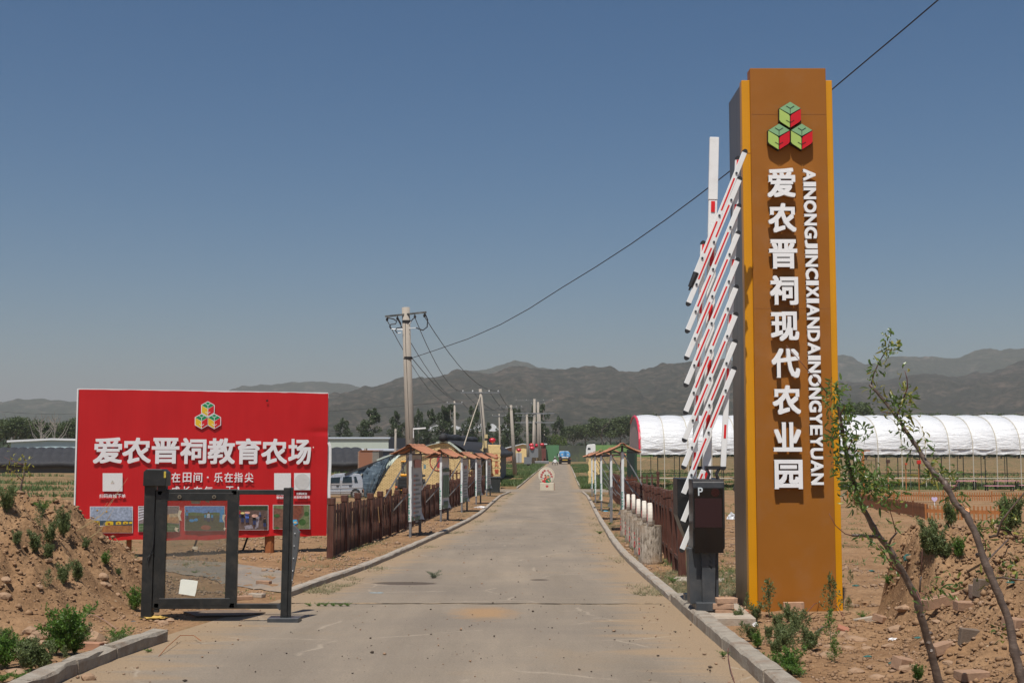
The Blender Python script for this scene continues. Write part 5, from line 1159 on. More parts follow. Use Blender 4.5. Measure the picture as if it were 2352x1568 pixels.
wire([at(760, 990, 120), at(908, 985, 124.8), at(1180, 1000, 130), at(1330, 1006, 200), at(1462, 1006, 110)], 'level wire crossing in front of the far trees', .014)
# stay wire of the leaning pole
mb = MB(); e_ = at(1060, 1040, 88); e_.z = 2.2; mb.tube([A2 + Vector((0, -.1, -.6)), at(1085, 962, 96), at(1066, 1022, 88)], .04, 6); tag(mb.build('stay_rope', pm('pale_rope', (.42, .36, .28), .9), None), 'pale stay rope slanting from the leaning pole down to the brick building', 'stay rope')
# shared
YBRICK = pm('yellow_washed_brick', (.84, .62, .30), .85, .14, 3, .006, 30, dirt=(.42, .28, .13), dirt_amt=.3, dscale=2)
YMORT = pm('grey_joint', (.20, .14, .07), .95, .15, 5)
RBRICK = pm('red_brick_wall', (.36, .15, .08), .9, .35, 2.2, .006, 30, dirt=(.5, .42, .35), dirt_amt=.5, dscale=1.2)
PLAST = pm('grey_render', (.20, .185, .16), .9, .15, .6, .01, 8, dirt=(.32, .27, .2), dirt_amt=.4, dscale=.7)
YPLAST = pm('yellow_render', (.82, .60, .28), .85, .10, 1.5, .05, 6, dirt=(.5, .33, .14), dirt_amt=.3, dscale=1.5)
QUILT = pm('black_felt_quilt', (.024, .024, .027), .75, .3, 2, .01, 14, dirt=(.10, .095, .09), dirt_amt=.25, dscale=1.2)
def U(u, D): return ray(u, 1060)[0] * D
def Zv(v, D): return at(1176, v, D).z
def inpoly(x, z, P):
    c = False; n = len(P)
    for i in range(n):
        x0, z0 = P[i]; x1, z1 = P[(i + 1) % n]
        if (z0 > z) != (z1 > z) and x < (x1 - x0) * (z - z0) / (z1 - z0) + x0: c = not c
    return c
def brick_wall(poly, y, thick, parent, mat, mort, bl=.24, bh=.07, maxp=300, name='wall', front_only=True, holes=()):
    """courses of bricks standing proud of their joints over a gable outline (x,z)"""
    mb = MB(); mb.xz(poly, y, y + thick); w = mb.build(name, mort, parent)
    xs = [p[0] for p in poly]; zs = [p[1] for p in poly]; rows = []
    z = min(zs); r_ = 0
    while z < max(zs):
        x = min(xs) - (r_ % 2) * bl / 2
        while x < max(xs):
            cx_, cz_ = x + bl / 2, z + bh / 2
            if inpoly(cx_, cz_, poly) and inpoly(cx_ - bl * .4, cz_, poly) and inpoly(cx_ + bl * .4, cz_ + bh * .3, poly) and not any(a < cx_ < b_ and c_ < cz_ < d_ for a, b_, c_, d_ in holes): rows.append((x, z))
            x += bl
        z += bh; r_ += 1
    random.shuffle(rows); me = None; big = MB()
    for k, (x, z) in enumerate(rows):
        g = .009; pr_ = random.uniform(.012, .026)
        if k < maxp:
            if me is None:
                b0_ = MB(); b0_.box(0, bl - 2 * g, -.02, .02, 0, bh - 2 * g); o = b0_.build('brick', mat, w, world=False); me = o.data
            else: o = bpy.data.objects.new('brick', me); col.objects.link(o); o.parent = w
            o.matrix_basis = inv_of(w) @ Matrix.Translation((x + g, y - pr_ + .02, z + g))
        else: big.box(x + g, x + bl - g, y - pr_, y + .01, z + g, z + bh - g)
    if big.v: o = big.build('bricks', mat, w); o['kind'] = 'stuff'
    return w
# YELLOW BRICK GREENHOUSE BUILDING
DA = 90.
zA = -.12
def G9(u, v): return (U(u, DA), Zv(v, DA))
polyA = [G9(846, 1140), G9(858, 1124), G9(862, 1124), G9(862, 1112), G9(870, 1112), G9(870, 1098), G9(880, 1096), G9(884, 1078), G9(870, 1066), G9(868, 1058), G9(880, 1052), G9(900, 1046), G9(940, 1033), G9(980, 1023), G9(1000, 1018.5), G9(1020, 1015.5), G9(1033, 1018.5), G9(1044, 1027), G9(1053, 1037), G9(1087, 1038), G9(1087, 1140)]
bA = empty('greenhouse_building', (U(960, DA), DA, zA), 0, 'yellow-washed brick gable building with black quilted roof behind the notice boards', 'greenhouse')
brick_wall(polyA, DA, .4, bA, YBRICK, YMORT, bl=.25, bh=.088)
def shift(y): return .0416 * (y - DA)
# long quilted slope facing the road, strip by strip
rx_, rz_ = U(1022, DA), Zv(1014, DA); ex_, ez_ = U(1088, DA) - .1, Zv(1046, DA)
ny_ = 48; me = None
for k in range(ny_):
    y0_, y1_ = DA + .3 + k * 1.25, DA + .3 + (k + 1) * 1.25
    if me is None:
        mb = MB(); n = 8; vs = []
        for jn in range(5):
            for i in range(n + 1):
                t = i / n; x = (ex_ - rx_) * t; z = rz_ + (ez_ - rz_) * (t ** 1.7); y = 1.27 * jn / 4; b_ = .13 * math.sin(math.pi * jn / 4); vs.append((rx_ + x + b_ * .3, y, z + b_))
        fs = [(q_ * (n + 1) + i, q_ * (n + 1) + i + 1, (q_ + 1) * (n + 1) + i + 1, (q_ + 1) * (n + 1) + i) for q_ in range(4) for i in range(n)]
        mb.add([Vector(p) + Vector((0, 0, 0)) for p in vs], fs); o = mb.build('quilt_strip', QUILT, bA, world=False, smooth=True); me = o.data
    else: o = bpy.data.objects.new('quilt_strip', me); col.objects.link(o); o.parent = bA
    o.matrix_basis = inv_of(bA) @ Matrix.Translation((shift(y0_), y0_, 0))
mb = MB(); pts_ = [(ex_ + .12 + shift(y) + random.uniform(-.05, .05), y, ez_ - .16 + random.uniform(-.05, .05)) for y in np.arange(DA + 8, DA + 61, 1.2)]; mb.tube(pts_, .3, 10); mb.build('eave_roll', QUILT, bA, smooth=True)
mb = MB(); pts_ = [(rx_ - .2 + shift(y) + .1 * math.sin(y), y, rz_ + .28 + .05 * math.sin(y * .7)) for y in np.arange(DA - .5, DA + 34, 1.5)]; mb.tube(pts_, [.3] * (len(pts_) - 1) + [.12], 12); mb.build('ridge_roll', QUILT, bA, smooth=True)
mb = MB(); q_ = [(ex_ - .4, DA + .42), (ex_ - .4 + shift(DA + 60), DA + 60), (ex_ - .7 + shift(DA + 60), DA + 60), (ex_ - .7, DA + .42)]; mb.xy(q_, -.6, ez_ - .1); mb.build('side_wall', PLAST, bA)
mb = MB(); q_ = [(rx_ - 4.0, DA + .42), (rx_ - 4.0 + shift(DA + 60), DA + 60), (rx_ - 4.4 + shift(DA + 60), DA + 60), (rx_ - 4.4, DA + .42)]; mb.xy(q_, -.6, 2.4); mb.build('rear_wall', PLAST, bA)
mb = MB(); mb.xz([(ex_ - .4 + shift(DA + 60), -.5), (ex_ - .4 + shift(DA + 60), ez_), (rx_ + shift(DA + 60), rz_), (rx_ - 4 + shift(DA + 60), 2.4), (rx_ - 4 + shift(DA + 60), -.5)], DA + 59.6, DA + 59.9); mb.build('end_wall', PLAST, bA)
mb = MB(); vs = []
for y in (DA - .1, DA + 59.5):
    for (u_, v_) in ((868, 1056), (900, 1044), (940, 1031), (980, 1021), (1000, 1016.5), (1020, 1013.5)): vs.append((U(u_, DA) + shift(y), y, Zv(v_, DA) + .05))
fs = [(i, i + 1, 7 + i, 6 + i) for i in range(5)]; mb.add(vs, fs); n0 = len(mb.v); mb.add([Vector(p) - Vector((0, 0, .06)) for p in vs], [tuple(reversed(f)) for f in fs]); mb.build('film_roof', pm('grey_green_film', (.34, .40, .38), .4, .15, 2), bA)
# edge film and dark eaves batten over the gable
FILM = pm('pale_green_sheet', (.52, .58, .50), .45, .12, 3)
mb = MB(); pr_ = [(866, 1057), (880, 1051), (900, 1044.5), (940, 1031.5), (980, 1021.5), (1000, 1017), (1018, 1013.5), (1034, 1017), (1046, 1026), (1062, 1039)]
for a, b_ in zip(pr_[:-1], pr_[1:]): mb.bar((U(a[0], DA), DA - .06, Zv(a[1], DA)), (U(b_[0], DA), DA - .06, Zv(b_[1], DA)), .14, .16)
mb.build('verge_sheet', FILM, bA)
mb = MB(); mb.bar((U(792, 88), 88.0, Zv(1089.5, 88)), (U(912, 88), 88.9, Zv(1041.5, 88)), .13, .12); mb.bar((U(952, 88), 89.6, Zv(1027, 88)), (U(998, 88), 89.6, Zv(1015, 88)), .1, .1); mb.build('eaves_batten', QUILT, bA)
CLEAR, nt, bs_ = base_mat('bluish_plastic_film')
tc = nt.nodes.new('ShaderNodeTexCoord'); n1 = _noise(nt, 1, 5, .6, _stretch(nt, tc.outputs['Object'], (1.2, 1.2, 5)), .8)
nt.links.new(_ramp(nt, n1.outputs[0], [(.35, (.045, .065, .085)), (.62, (.12, .16, .19)), (.75, (.5, .56, .6))]).outputs[0], bs_.inputs['Base Color']); bs_.inputs['Roughness'].default_value = .22
def sheet_poly(ring, D, name, mat, par, wav=.12, nx=14, nz=10):
    """hanging sheet between a top and a bottom picture line"""
    top, bot = ring; mb = MB(); vs = []
    tu = [p[0] for p in top]; tv = [p[1] for p in top]; bu = [p[0] for p in bot]; bv = [p[1] for p in bot]
    for i in range(nx + 1):
        s_ = i / nx; a = (np.interp(s_, np.linspace(0, 1, len(tu)), tu), np.interp(s_, np.linspace(0, 1, len(tv)), tv)); b_ = (np.interp(s_, np.linspace(0, 1, len(bu)), bu), np.interp(s_, np.linspace(0, 1, len(bv)), bv))
        for j_ in range(nz + 1):
            t = j_ / nz; u = a[0] + (b_[0] - a[0]) * t; v = a[1] + (b_[1] - a[1]) * t; p = at(u, v, D - .3 * math.sin(t * 2)); p.y += wav * math.sin(i * 2.1 + j_ * 1.3) + random.uniform(-wav, wav) * .4; vs.append(p)
    fs = [(i * (nz + 1) + j_, i * (nz + 1) + j_ + 1, (i + 1) * (nz + 1) + j_ + 1, (i + 1) * (nz + 1) + j_) for i in range(nx) for j_ in range(nz)]
    mb.add(vs, fs); return mb.build(name, mat, par, smooth=True)
sheet_poly(([(796, 1090), (840, 1072), (880, 1055), (897, 1048)], [(828, 1140), (845, 1140), (856, 1139), (860, 1134)]), 88.4, 'film_drape', CLEAR, bA, nx=22)
sheet_poly(([(893, 1050), (905, 1045), (925, 1040)], [(860, 1130), (873, 1110), (895, 1068)]), 88.9, 'film_drape', FILM, bA, .06)
ring = [(math.cos(a) * .62, math.sin(a) * .62) for a in np.linspace(0, 2 * math.pi, 25)]
c0 = (U(1008, DA), Zv(1060, DA)); mb = MB(); mb.tube([(c0[0] + a, DA - .035, c0[1] + b_) for a, b_ in ring], .03, 5, cap=False); mb.build('number_ring', REDT, bA)
AF = frame((0, DA - .03, 0), (1, 0, 0)); glyph('1', AF, c0[0] - .13, c0[0] + .16, c0[1] - .42, c0[1] + .42, .01, REDT, bA, 'number', .03)
mb = MB(); mb.box(U(1080, 89.4), U(1108, 89.4), 89.1, 89.6, Zv(1078, 89.4), Zv(1052, 89.4)); mb.build('rolled_quilt', QUILT, bA, bevel=.1)

# SILVER VAN
DV = 88.; zV = Zv(1143, DV) - .02
def cv(X, Y): return (U(735 + .11718 * X, DV), Zv(999.1 + .11718 * Y, DV))
SILV = pm('silver_car_paint', (.50, .51, .53), .28, .05, 3, metal=.45, dirt=(.40, .36, .30), dirt_amt=.35, dscale=1.2)
GLD = pm('dark_car_glass', (.02, .028, .03), .08, .2, 3)
TYRE = pm('tyre_rubber', (.03, .028, .026), .85, .3, 9, dirt=(.2, .16, .12), dirt_amt=.4)
van = empty('parked_van', (U(790, DV), DV, zV), 0, 'silver high-roofed minivan parked in the yard beyond the fence, half hidden by the red billboard', 'van')
body = [(862, 1150), (868, 1085), (853, 1062), (848, 960), (835, 870), (812, 800), (790, 770), (740, 752), (500, 745), (290, 757), (228, 785), (140, 880), (40, 955), (-90, 985), (-130, 1020), (-140, 1150)]
mb = MB(); pts_ = [cv(*p) for p in body]; W_ = 1.48
ins = [cv(*p) for p in body]; cx_ = sum(p[0] for p in pts_) / len(pts_)
def lay(ax, z_sh, yy): return [((p[0] - cx_) * ax + cx_, yy, p[1]) for p in pts_]
rows = []
for yy, shr, drop in ((DV + .0, 0, 0), (DV + W_, 0, 0)):
    rows.append([Vector((p[0], yy + (.10 * max(0, (p[1] - cv(0, 940)[1])) / .6) * (1 if yy < DV + .5 else -1), p[1])) for p in pts_])
n = len(pts_); mb.add(rows[0] + rows[1], [tuple(range(n)), tuple(reversed(range(n, 2 * n)))] + [((i + 1) % n, i, n + i, n + (i + 1) % n) for i in range(n)]); mb.build('body', SILV, van, bevel=.03)
def vp(X, Y, off=0.0):
    x, z = cv(X, Y); return Vector((x, DV + .10 * max(0, (z - cv(0, 940)[1])) / .6 - .006 - off, z))
for P in (((158, 940), (215, 832), (400, 817), (388, 937)), ((440, 933), (455, 815), (622, 808), (635, 930)), ((680, 928), (668, 808), (710, 806), (748, 925))):
    mb = MB(); mb.prism([vp(*p) for p in P], (0, 0, 0), (0, .03, 0)); mb.build('side_window', GLD, van)
mb = MB()
for P in (((145, 958), (392, 955)), ((435, 958), (640, 950)), ((135, 1043), (850, 1025)), ((135, 1105), (640, 1098))): mb.bar(vp(*P[0], .004), vp(*P[1], .004), .035, .02, (0, 1, 0))
mb.build('door_trim', pm('bright_trim', (.62, .62, .63), .25, .03, metal=.5), van)
for X in (408, 655): mb = MB(); mb.bar(vp(X + 8, 800, .0), vp(X, 1150, .0), .018, .016); mb.build('door_gap', BLACKINK, van)
for X in (350, 600): mb = MB(); a = vp(X, 990, .01); mb.box(a.x - .09, a.x + .09, a.y - .02, a.y + .02, a.z - .035, a.z + .035); mb.build('door_handle', BLACKRUB, van)
for X in (702, 30):
    c0 = cv(X, 1152); R_w = .31
    mb = MB(); mb.disc((c0[0], DV + .05, c0[1] + .02), .345, .10, 'y', 22); mb.build('wheel_arch', BLACKRUB, van)
    mb = MB(); mb.disc((c0[0], DV + .09, c0[1]), R_w, .2, 'y', 22); wh = mb.build('wheel', TYRE, van)
    mb = MB(); mb.disc((c0[0], DV - .015, c0[1]), .2, .02, 'y', 18); rm = mb.build('rim', pm('steel_rim', (.42, .41, .39), .4, .1, metal=.5), wh)
    mb = MB()
    for k in range(5): a_ = k * 2 * math.pi / 5; mb.disc((c0[0] + .12 * math.cos(a_), DV - .028, c0[1] + .12 * math.sin(a_)), .035, .008, 'y', 8)
    o = mb.build('rim_holes', BLACKRUB, wh); o['kind'] = 'stuff'
mb = MB(); a = vp(790, 770); mb.xz([(a.x - .03, a.z - .03), (a.x + .14, a.z + .08), (a.x + .10, a.z - .06)], DV + .1, DV + 1.35); mb.build('roof_spoiler', pm('faded_plastic', (.5, .47, .4), .6), van)
mb = MB(); a = vp(857, 1090); mb.box(a.x - .1, a.x + .02, DV - .0, DV + .12, a.z - .12, a.z + .1); mb.build('tail_lamp', pm('lamp_red', (.45, .2, .12), .3), van)
mb = MB(); a = vp(205, 920, .12); mb.box(a.x - .04, a.x + .05, a.y - .03, a.y + .12, a.z - .12, a.z + .1); mb.build('wing_mirror', SILV, van, bevel=.02)
mb = MB(); q_ = [cv(-150, 1150), cv(868, 1150), cv(868, 1175), cv(-150, 1175)]; mb.xz(q_, DV + .02, DV + 1.46); mb.build('sill', pm('sill_brown', (.28, .23, .18), .7), van)

# WHEEL LOADER
DL = 85.; zL = Zv(1143, DL)
YPAINT = pm('machine_yellow', (.78, .36, .02), .45, .08, 4, dirt=(.35, .22, .1), dirt_amt=.3)
def cl_(X, Y): u, v = 746.5 + .1953 * X, 976.2 + .1953 * Y; return U(u, DL), Zv(v, DL)
ld = empty('wheel_loader', (U(930, DL), DL, zL), 0, 'yellow and black wheel loader parked against the yellow brick gable, seen from behind', 'loader')
def lbox(X0, Y0, X1, Y1, y0_, y1_, name, mat, bevel=.02):
    a = cl_(X0, Y0); b_ = cl_(X1, Y1); mb = MB(); mb.box(a[0], b_[0], y0_, y1_, b_[1], a[1]); return mb.build(name, mat, ld, bevel=bevel)
lbox(885, 420, 1080, 432, DL + .3, DL + 1.9, 'cab_roof', YPAINT)
for X0 in (892, 1062): 
    for yy in (DL + .35, DL + 1.7): lbox(X0, 432, X0 + 14, 575, yy, yy + .1, 'cab_post', BLACKRUB, .005)
lbox(906, 434, 1062, 570, DL + .38, DL + .40, 'rear_window', glassmat('cab_glass', (.7, .78, .8), .2, (.3, .34, .34)), 0)
lbox(888, 572, 1085, 602, DL + .0, DL + 1.9, 'hood', YPAINT, .05)
lbox(862, 600, 1100, 745, DL + .02, DL + 1.8, 'engine_cover', CABM, .06)
for k in range(7): lbox(880, 618 + 17 * k, 1085, 623 + 17 * k, DL - .03, DL + .03, 'grille_slat', GREYMET, .004)
lbox(935, 545, 942, 575, DL + .02, DL + .1, 'exhaust', BLACKRUB, .0)
st = lbox(862, 752, 1100, 768, DL - .02, DL + .4, 'bumper', BLACKRUB, .0)
for k in range(9): lbox(868 + 26 * k, 754, 880 + 26 * k, 766, DL - .035, DL - .021, 'warning_stripe', YPAINT, 0)
for X in (830, 1150): c0 = cl_(X, 735); mb = MB(); mb.disc((c0[0] + (.15 if X < 900 else -.1), DL + .9, c0[1]), .55, .4, 'x', 20); mb.build('wheel', TYRE, ld)
for (X, Y) in ((838, 715),): lbox(X - 15, Y, X + 14, Y + 22, DL - .02, DL + .06, 'tail_lamp', pm('amber_lamp', (.6, .15, .05), .3), .01)
mb = MB(); a = cl_(1080, 450); b_ = cl_(1160, 450); c_ = cl_(1175, 500); mb.tube([(a[0], DL + .4, a[1]), (b_[0], DL + .3, b_[1]), (c_[0], DL + .3, c_[1])], .02, 5); mb.build('mirror_arm', BLACKRUB, ld)
lbox(1157, 462, 1185, 515, DL + .22, DL + .27, 'mirror', pm('mirror_teal', (.16, .26, .28), .1), .01); lbox(1138, 580, 1178, 606, DL + .2, DL + .3, 'mirror', BLACKRUB, .03)
mb = MB(); a = cl_(1122, 470); mb.tube([(a[0], DL + .5, a[1]), (a[0] + .1, DL + .5, a[1] - .6), (a[0] + .12, DL + .5, a[1] - 1.6)], .02, 5); mb.build('handrail', BLACKRUB, ld)
lbox(1150, 705, 1205, 770, DL + .1, DL + .8, 'toolbox', GREYMET, .03)

# PAINTED YELLOW SLAB, BINS, LANTERNS
REDB = pm('faded_red_brush', (.55, .10, .05), .8, .3, 5)
def rough_block(name, x0, x1, y0_, y1_, z0, z1, label, cat, mat, chip=.06, nx=10, nz=22, par=None, seams=True):
    """upright block with chipped, uneven edges"""
    mb = MB(); ring = []; P = []
    for i in range(nz + 1): P.append((x0, z0 + (z1 - z0) * i / nz))
    for i in range(1, nx + 1): P.append((x0 + (x1 - x0) * i / nx, z1))
    for i in range(1, nz + 1): P.append((x1, z1 - (z1 - z0) * i / nz))
    P = [(x + random.uniform(-chip, chip) * .7, z + (random.uniform(-chip, chip) * .5 if z > z0 + .1 else 0)) for x, z in P]
    mb.xz(P, y0_, y1_); o = mb.build(name, mat, par, bevel=chip * .4); 
    if label: tag(o, label, cat)
    return o
ds = 105.5; xs0, xs1 = U(1107.5, ds), U(1149.5, ds); zs1 = Zv(1021, ds); zs0 = hz(U(1128, ds), ds) - .1
slab = empty('painted_slab', (U(1128, ds), ds, zs0), 0, 'tall yellow painted stone slab with faded red characters behind the rubbish bins', 'painted slab')
rough_block('slab_body', xs0, xs1, ds, ds + .55, zs0, zs1, None, None, YPLAST, .07, par=slab)
for k in range(1, 6): mb = MB(); z = zs0 + (zs1 - zs0) * k / 6.2; mb.bar((xs0 + .5, ds - .004, z), (xs1 - .05, ds - .004, z + .02), .014, .02); mb.build('joint_line', YMORT, slab)
SFm = frame((0, ds - .01, 0), (1, 0, 0))
def c8(X, Y): return U(1090.9 + .07326 * X, ds), Zv(1010.6 + .07326 * Y, ds)
for ch, (X0, Y0, X1, Y1) in zip('遇见曾经拾荒时', ((605, 445, 720, 580), (615, 665, 740, 830), (620, 900, 745, 1050), (630, 1130, 750, 1280), (400, 570, 545, 720), (405, 795, 550, 960), (405, 1030, 590, 1175))):
    a = c8(X0, Y0); b_ = c8(X1, Y1); glyph(ch, SFm, a[0], b_[0], b_[1], a[1], .02, REDB, slab, 'character', .012)
def bin_(u, D, w, h, label):
    x = U(u, D); z = hz(x, D); t = empty('rubbish_bin', (x, D, z), 0, label, 'rubbish bin', 'wheeled rubbish bins by the slab')
    mb = MB(); a = w / 2; mb.add([(-a * .8, -.22, .05), (a * .8, -.22, .05), (a * .8, .22, .05), (-a * .8, .22, .05), (-a, -.28, h), (a, -.28, h), (a, .3, h), (-a, .3, h)], [(0, 1, 5, 4), (1, 2, 6, 5), (2, 3, 7, 6), (3, 0, 4, 7), (0, 3, 2, 1), (4, 5, 6, 7)])
    mb.build('bin_body', pm('dark_bin_plastic', (.028, .035, .036), .5, .2, 6, dirt=(.12, .1, .08), dirt_amt=.3), t, world=False, bevel=.02)
    mb = MB(); mb.add([(-a - .04, -.33, h), (a + .04, -.33, h), (a + .04, .34, h + .02), (-a - .04, .34, h + .02), (-a, -.25, h + .06), (a, -.25, h + .06), (a, .3, h + .09), (-a, .3, h + .09)], [(0, 1, 5, 4), (1, 2, 6, 5), (2, 3, 7, 6), (3, 0, 4, 7), (0, 3, 2, 1), (4, 5, 6, 7)]); mb.build('lid', pm('bin_lid', (.022, .026, .028), .5), t, world=False, bevel=.01)
    for s_ in (-1, 1): mb = MB(); mb.disc((s_ * a * .78, .2, .1), .1, .05, 'x', 14); mb.build('wheel', TYRE, t, world=False)
    return t
bin_(1125.5, 95.0, .62, 1.02, 'shorter dark wheeled bin standing under the red characters of the yellow slab')
bin_(1138.5, 93.4, .74, 1.08, 'taller dark wheeled bin nearer the road beside the yellow slab')
LANT = pm('red_lantern_silk', (.55, .015, .04), .35, .1, 6); GOLD = pm('gold_trim', (.65, .42, .08), .5)
def lantern(u, v, D, r, label, proto=[None]):
    p = at(u, v, D)
    if proto[0] is None:
        t = empty('red_lantern'); mb = MB(); n = 16; rows = [(math.cos(a) , math.sin(a) * .72) for a in np.linspace(-1.25, 1.25, 9)]
        vs = [(rr * (1 + .02 * (i % 2)) * math.cos(2 * math.pi * i / n), rr * (1 + .02 * (i % 2)) * math.sin(2 * math.pi * i / n), z) for rr, z in rows for i in range(n)]
        mb.add(vs, [(i * n + q, i * n + (q + 1) % n, (i + 1) * n + (q + 1) % n, (i + 1) * n + q) for i in range(8) for q in range(n)]); mb.build('silk_body', LANT, t, world=False)
        for nm, z0, z1 in (('top_cap', .62, .76), ('bottom_cap', -.78, -.64)): mb = MB(); mb.tube([(0, 0, z0), (0, 0, z1)], .34, 12); mb.build(nm, GOLD, t, world=False)
        mb = MB(); mb.tube([(0, 0, -.78), (0, 0, -1.25)], [.05, .12], 6); mb.build('tassel', GOLD, t, world=False)
        mb = MB(); mb.tube([(0, 0, .7), (0, 0, 1.6)], .03, 4); mb.build('hanging_cord', WIRE, t, world=False)
        proto[0] = t; o = t
    else: o = copy_tree(proto[0])
    o.location = p; o.scale = (r, r, r); tag(o, label, 'lantern', 'red lanterns'); return o
lantern(1131, 1010.7, 106, .275, 'largest red lantern, hanging just above the yellow slab')
for (u, v, D, lb) in ((1191.8, 1033.2, 280, 'red lantern over the grey door of the yellow gabled house'), (1221, 1021.8, 262, 'upper red lantern on the near side of the transformer pole'), (1230.5, 1022.8, 263, 'upper red lantern on the far side of the transformer pole'), (1222.2, 1029, 261, 'lower red lantern by the transformer pole'), (1245.2, 1020.9, 296, 'red lantern on the corner of the red brick hut'), (1255.2, 1021.8, 325, 'upper red lantern on the smallest far pole'), (1255.2, 1025.8, 325.5, 'lower red lantern on the smallest far pole')):
    lantern(u, v, D, .52 if D < 300 else .5, lb)

# ROUND SIGN STANDING IN THE ROAD
DS = 99.5; CREAM = pm('cream_painted_board', (.62, .55, .42), .7, .06, 2, dirt=(.42, .33, .22), dirt_amt=.5, dscale=2)
def cs(X, Y): return U(1217.3 + .0476 * X, DS), Zv(1056.6 + .0476 * Y, DS)
x_, _z = cs(820, 1440); sg = empty('round_road_sign', (x_, DS, hz(x_, DS)), 0, 'round cream propaganda board with red characters and a red star, standing mid-road', 'round sign')
a, b_ = cs(482, 1092), cs(1150, 1405); mb = MB(); mb.box(a[0], b_[0], DS, DS + .38, hz(x_, DS) - .02, a[1]); mb.build('sign_base', CREAM, sg, bevel=.02)
a, b_ = cs(1150, 1110), cs(1172, 1440); mb = MB(); mb.box(a[0] + .001, b_[0], DS + .01, DS + .38, b_[1], a[1]); mb.build('base_edge', RUST, sg)
c0 = cs(795, 735); rad = abs(cs(1195, 735)[0] - cs(395, 735)[0]) / 2; mb = MB(); mb.disc((c0[0], DS + .17, c0[1]), rad, .14, 'y', 44); mb.build('sign_disc', CREAM, sg, bevel=.012)
mb = MB(); mb.disc((c0[0] - .04, DS + .095, c0[1] - .01), rad * .86, .01, 'y', 40); fc = mb.build('sign_face', pm('cream_face', (.68, .62, .50), .7, .04), sg)
SRED = pm('sign_red', (.55, .025, .035), .6, .1); SGRN = pm('sign_green', (.02, .20, .09), .6, .1); SKIN = pm('sign_peach', (.72, .32, .17), .6, .05)
SF2 = frame((0, DS + .088, 0), (1, 0, 0))
for ch, (X, Y) in zip('幸福是奋斗出来的', ((545, 800), (562, 690), (622, 583), (708, 503), (866, 493), (948, 573), (1018, 672), (1050, 787))):
    a = cs(X - 58, Y - 48); b_ = cs(X + 58, Y + 46); glyph(ch, SF2, a[0], b_[0], b_[1], a[1], .006, SRED, fc, 'character', .02)
def sp(P, name, mat, lv): mb = MB(); mb.xz([cs(*p) for p in P], DS + .088 - lv * .003, DS + .0895); mb.build(name, mat, fc)
sp([(500, 905), (700, 840), (706, 856), (510, 925)], 'tool_handle', BLACKINK, 1)
sp([(530, 900), (575, 895), (610, 975), (580, 1000), (545, 950)], 'painted_arm', SKIN, 2)
sp([(580, 1020), (600, 960), (660, 955), (680, 860), (760, 840), (830, 880), (800, 1085), (700, 1088)], 'painted_figure', SRED, 3)
sp([(690, 735), (705, 695), (745, 685), (780, 705), (790, 760), (800, 830), (775, 815), (760, 840), (715, 830)], 'painted_hair', BLACKINK, 4)
sp([(692, 740), (730, 720), (760, 750), (752, 800), (735, 845), (705, 820)], 'painted_face', SKIN, 5)
sp([(715, 990), (790, 950), (850, 870), (915, 865), (985, 920), (1010, 1015), (920, 1075), (800, 1088)], 'painted_figure', SGRN, 6)
sp([(815, 770), (850, 740), (915, 770), (925, 830), (880, 870), (840, 855), (818, 820)], 'painted_face', SKIN, 7)
sp([(820, 745), (850, 705), (905, 710), (940, 750), (938, 795), (915, 770), (860, 738)], 'painted_cap', SGRN, 8)
sp([(845, 960), (890, 925), (920, 950), (950, 1010), (925, 1040), (895, 1005)], 'painted_arm', SKIN, 8); sp([(700, 910), (735, 885), (770, 910), (755, 945), (715, 945)], 'painted_hand', SKIN, 7)
sp([(920, 845), (965, 825), (1000, 890), (985, 895), (955, 850), (925, 860)], 'tool_head', BLACKINK, 3)
st_ = [(820 + (98 if k % 2 == 0 else 40) * math.sin(k * math.pi / 5), 1250 - (95 if k % 2 == 0 else 38) * math.cos(k * math.pi / 5)) for k in range(10)]
mb = MB(); mb.xz([cs(*p) for p in st_], DS - .006, DS - .0005); mb.build('red_star', SRED, sg)

# YELLOW BLOCKS ON THE FAR CORNER
dy_ = 111.; yb = empty('carved_block', (U(1363, dy_), dy_, hz(U(1363, dy_), dy_)), 0, 'carved yellow stone block behind the farther roofed boards on the field side', 'carved block')
rough_block('block_body', U(1352, dy_), U(1365.5, dy_), dy_, dy_ + .5, hz(U(1363, dy_), dy_) - .1, Zv(1053.5, dy_), None, None, YPLAST, .07, par=yb)
mb = MB(); mb.xz([(U(1349.5, dy_), hz(U(1350, dy_), dy_) - .1), (U(1353.5, dy_), Zv(1085, dy_)), (U(1358, dy_), Zv(1085, dy_)), (U(1358, dy_), hz(U(1350, dy_), dy_) - .1)], dy_ - .2, dy_ + .1); mb.build('block_foot', YPLAST, yb)
rough_block('block_wing', U(1366, dy_), U(1377, dy_), dy_ + .2, dy_ + .6, Zv(1090, dy_), Zv(1056, dy_), None, None, YPLAST, .08, par=yb)

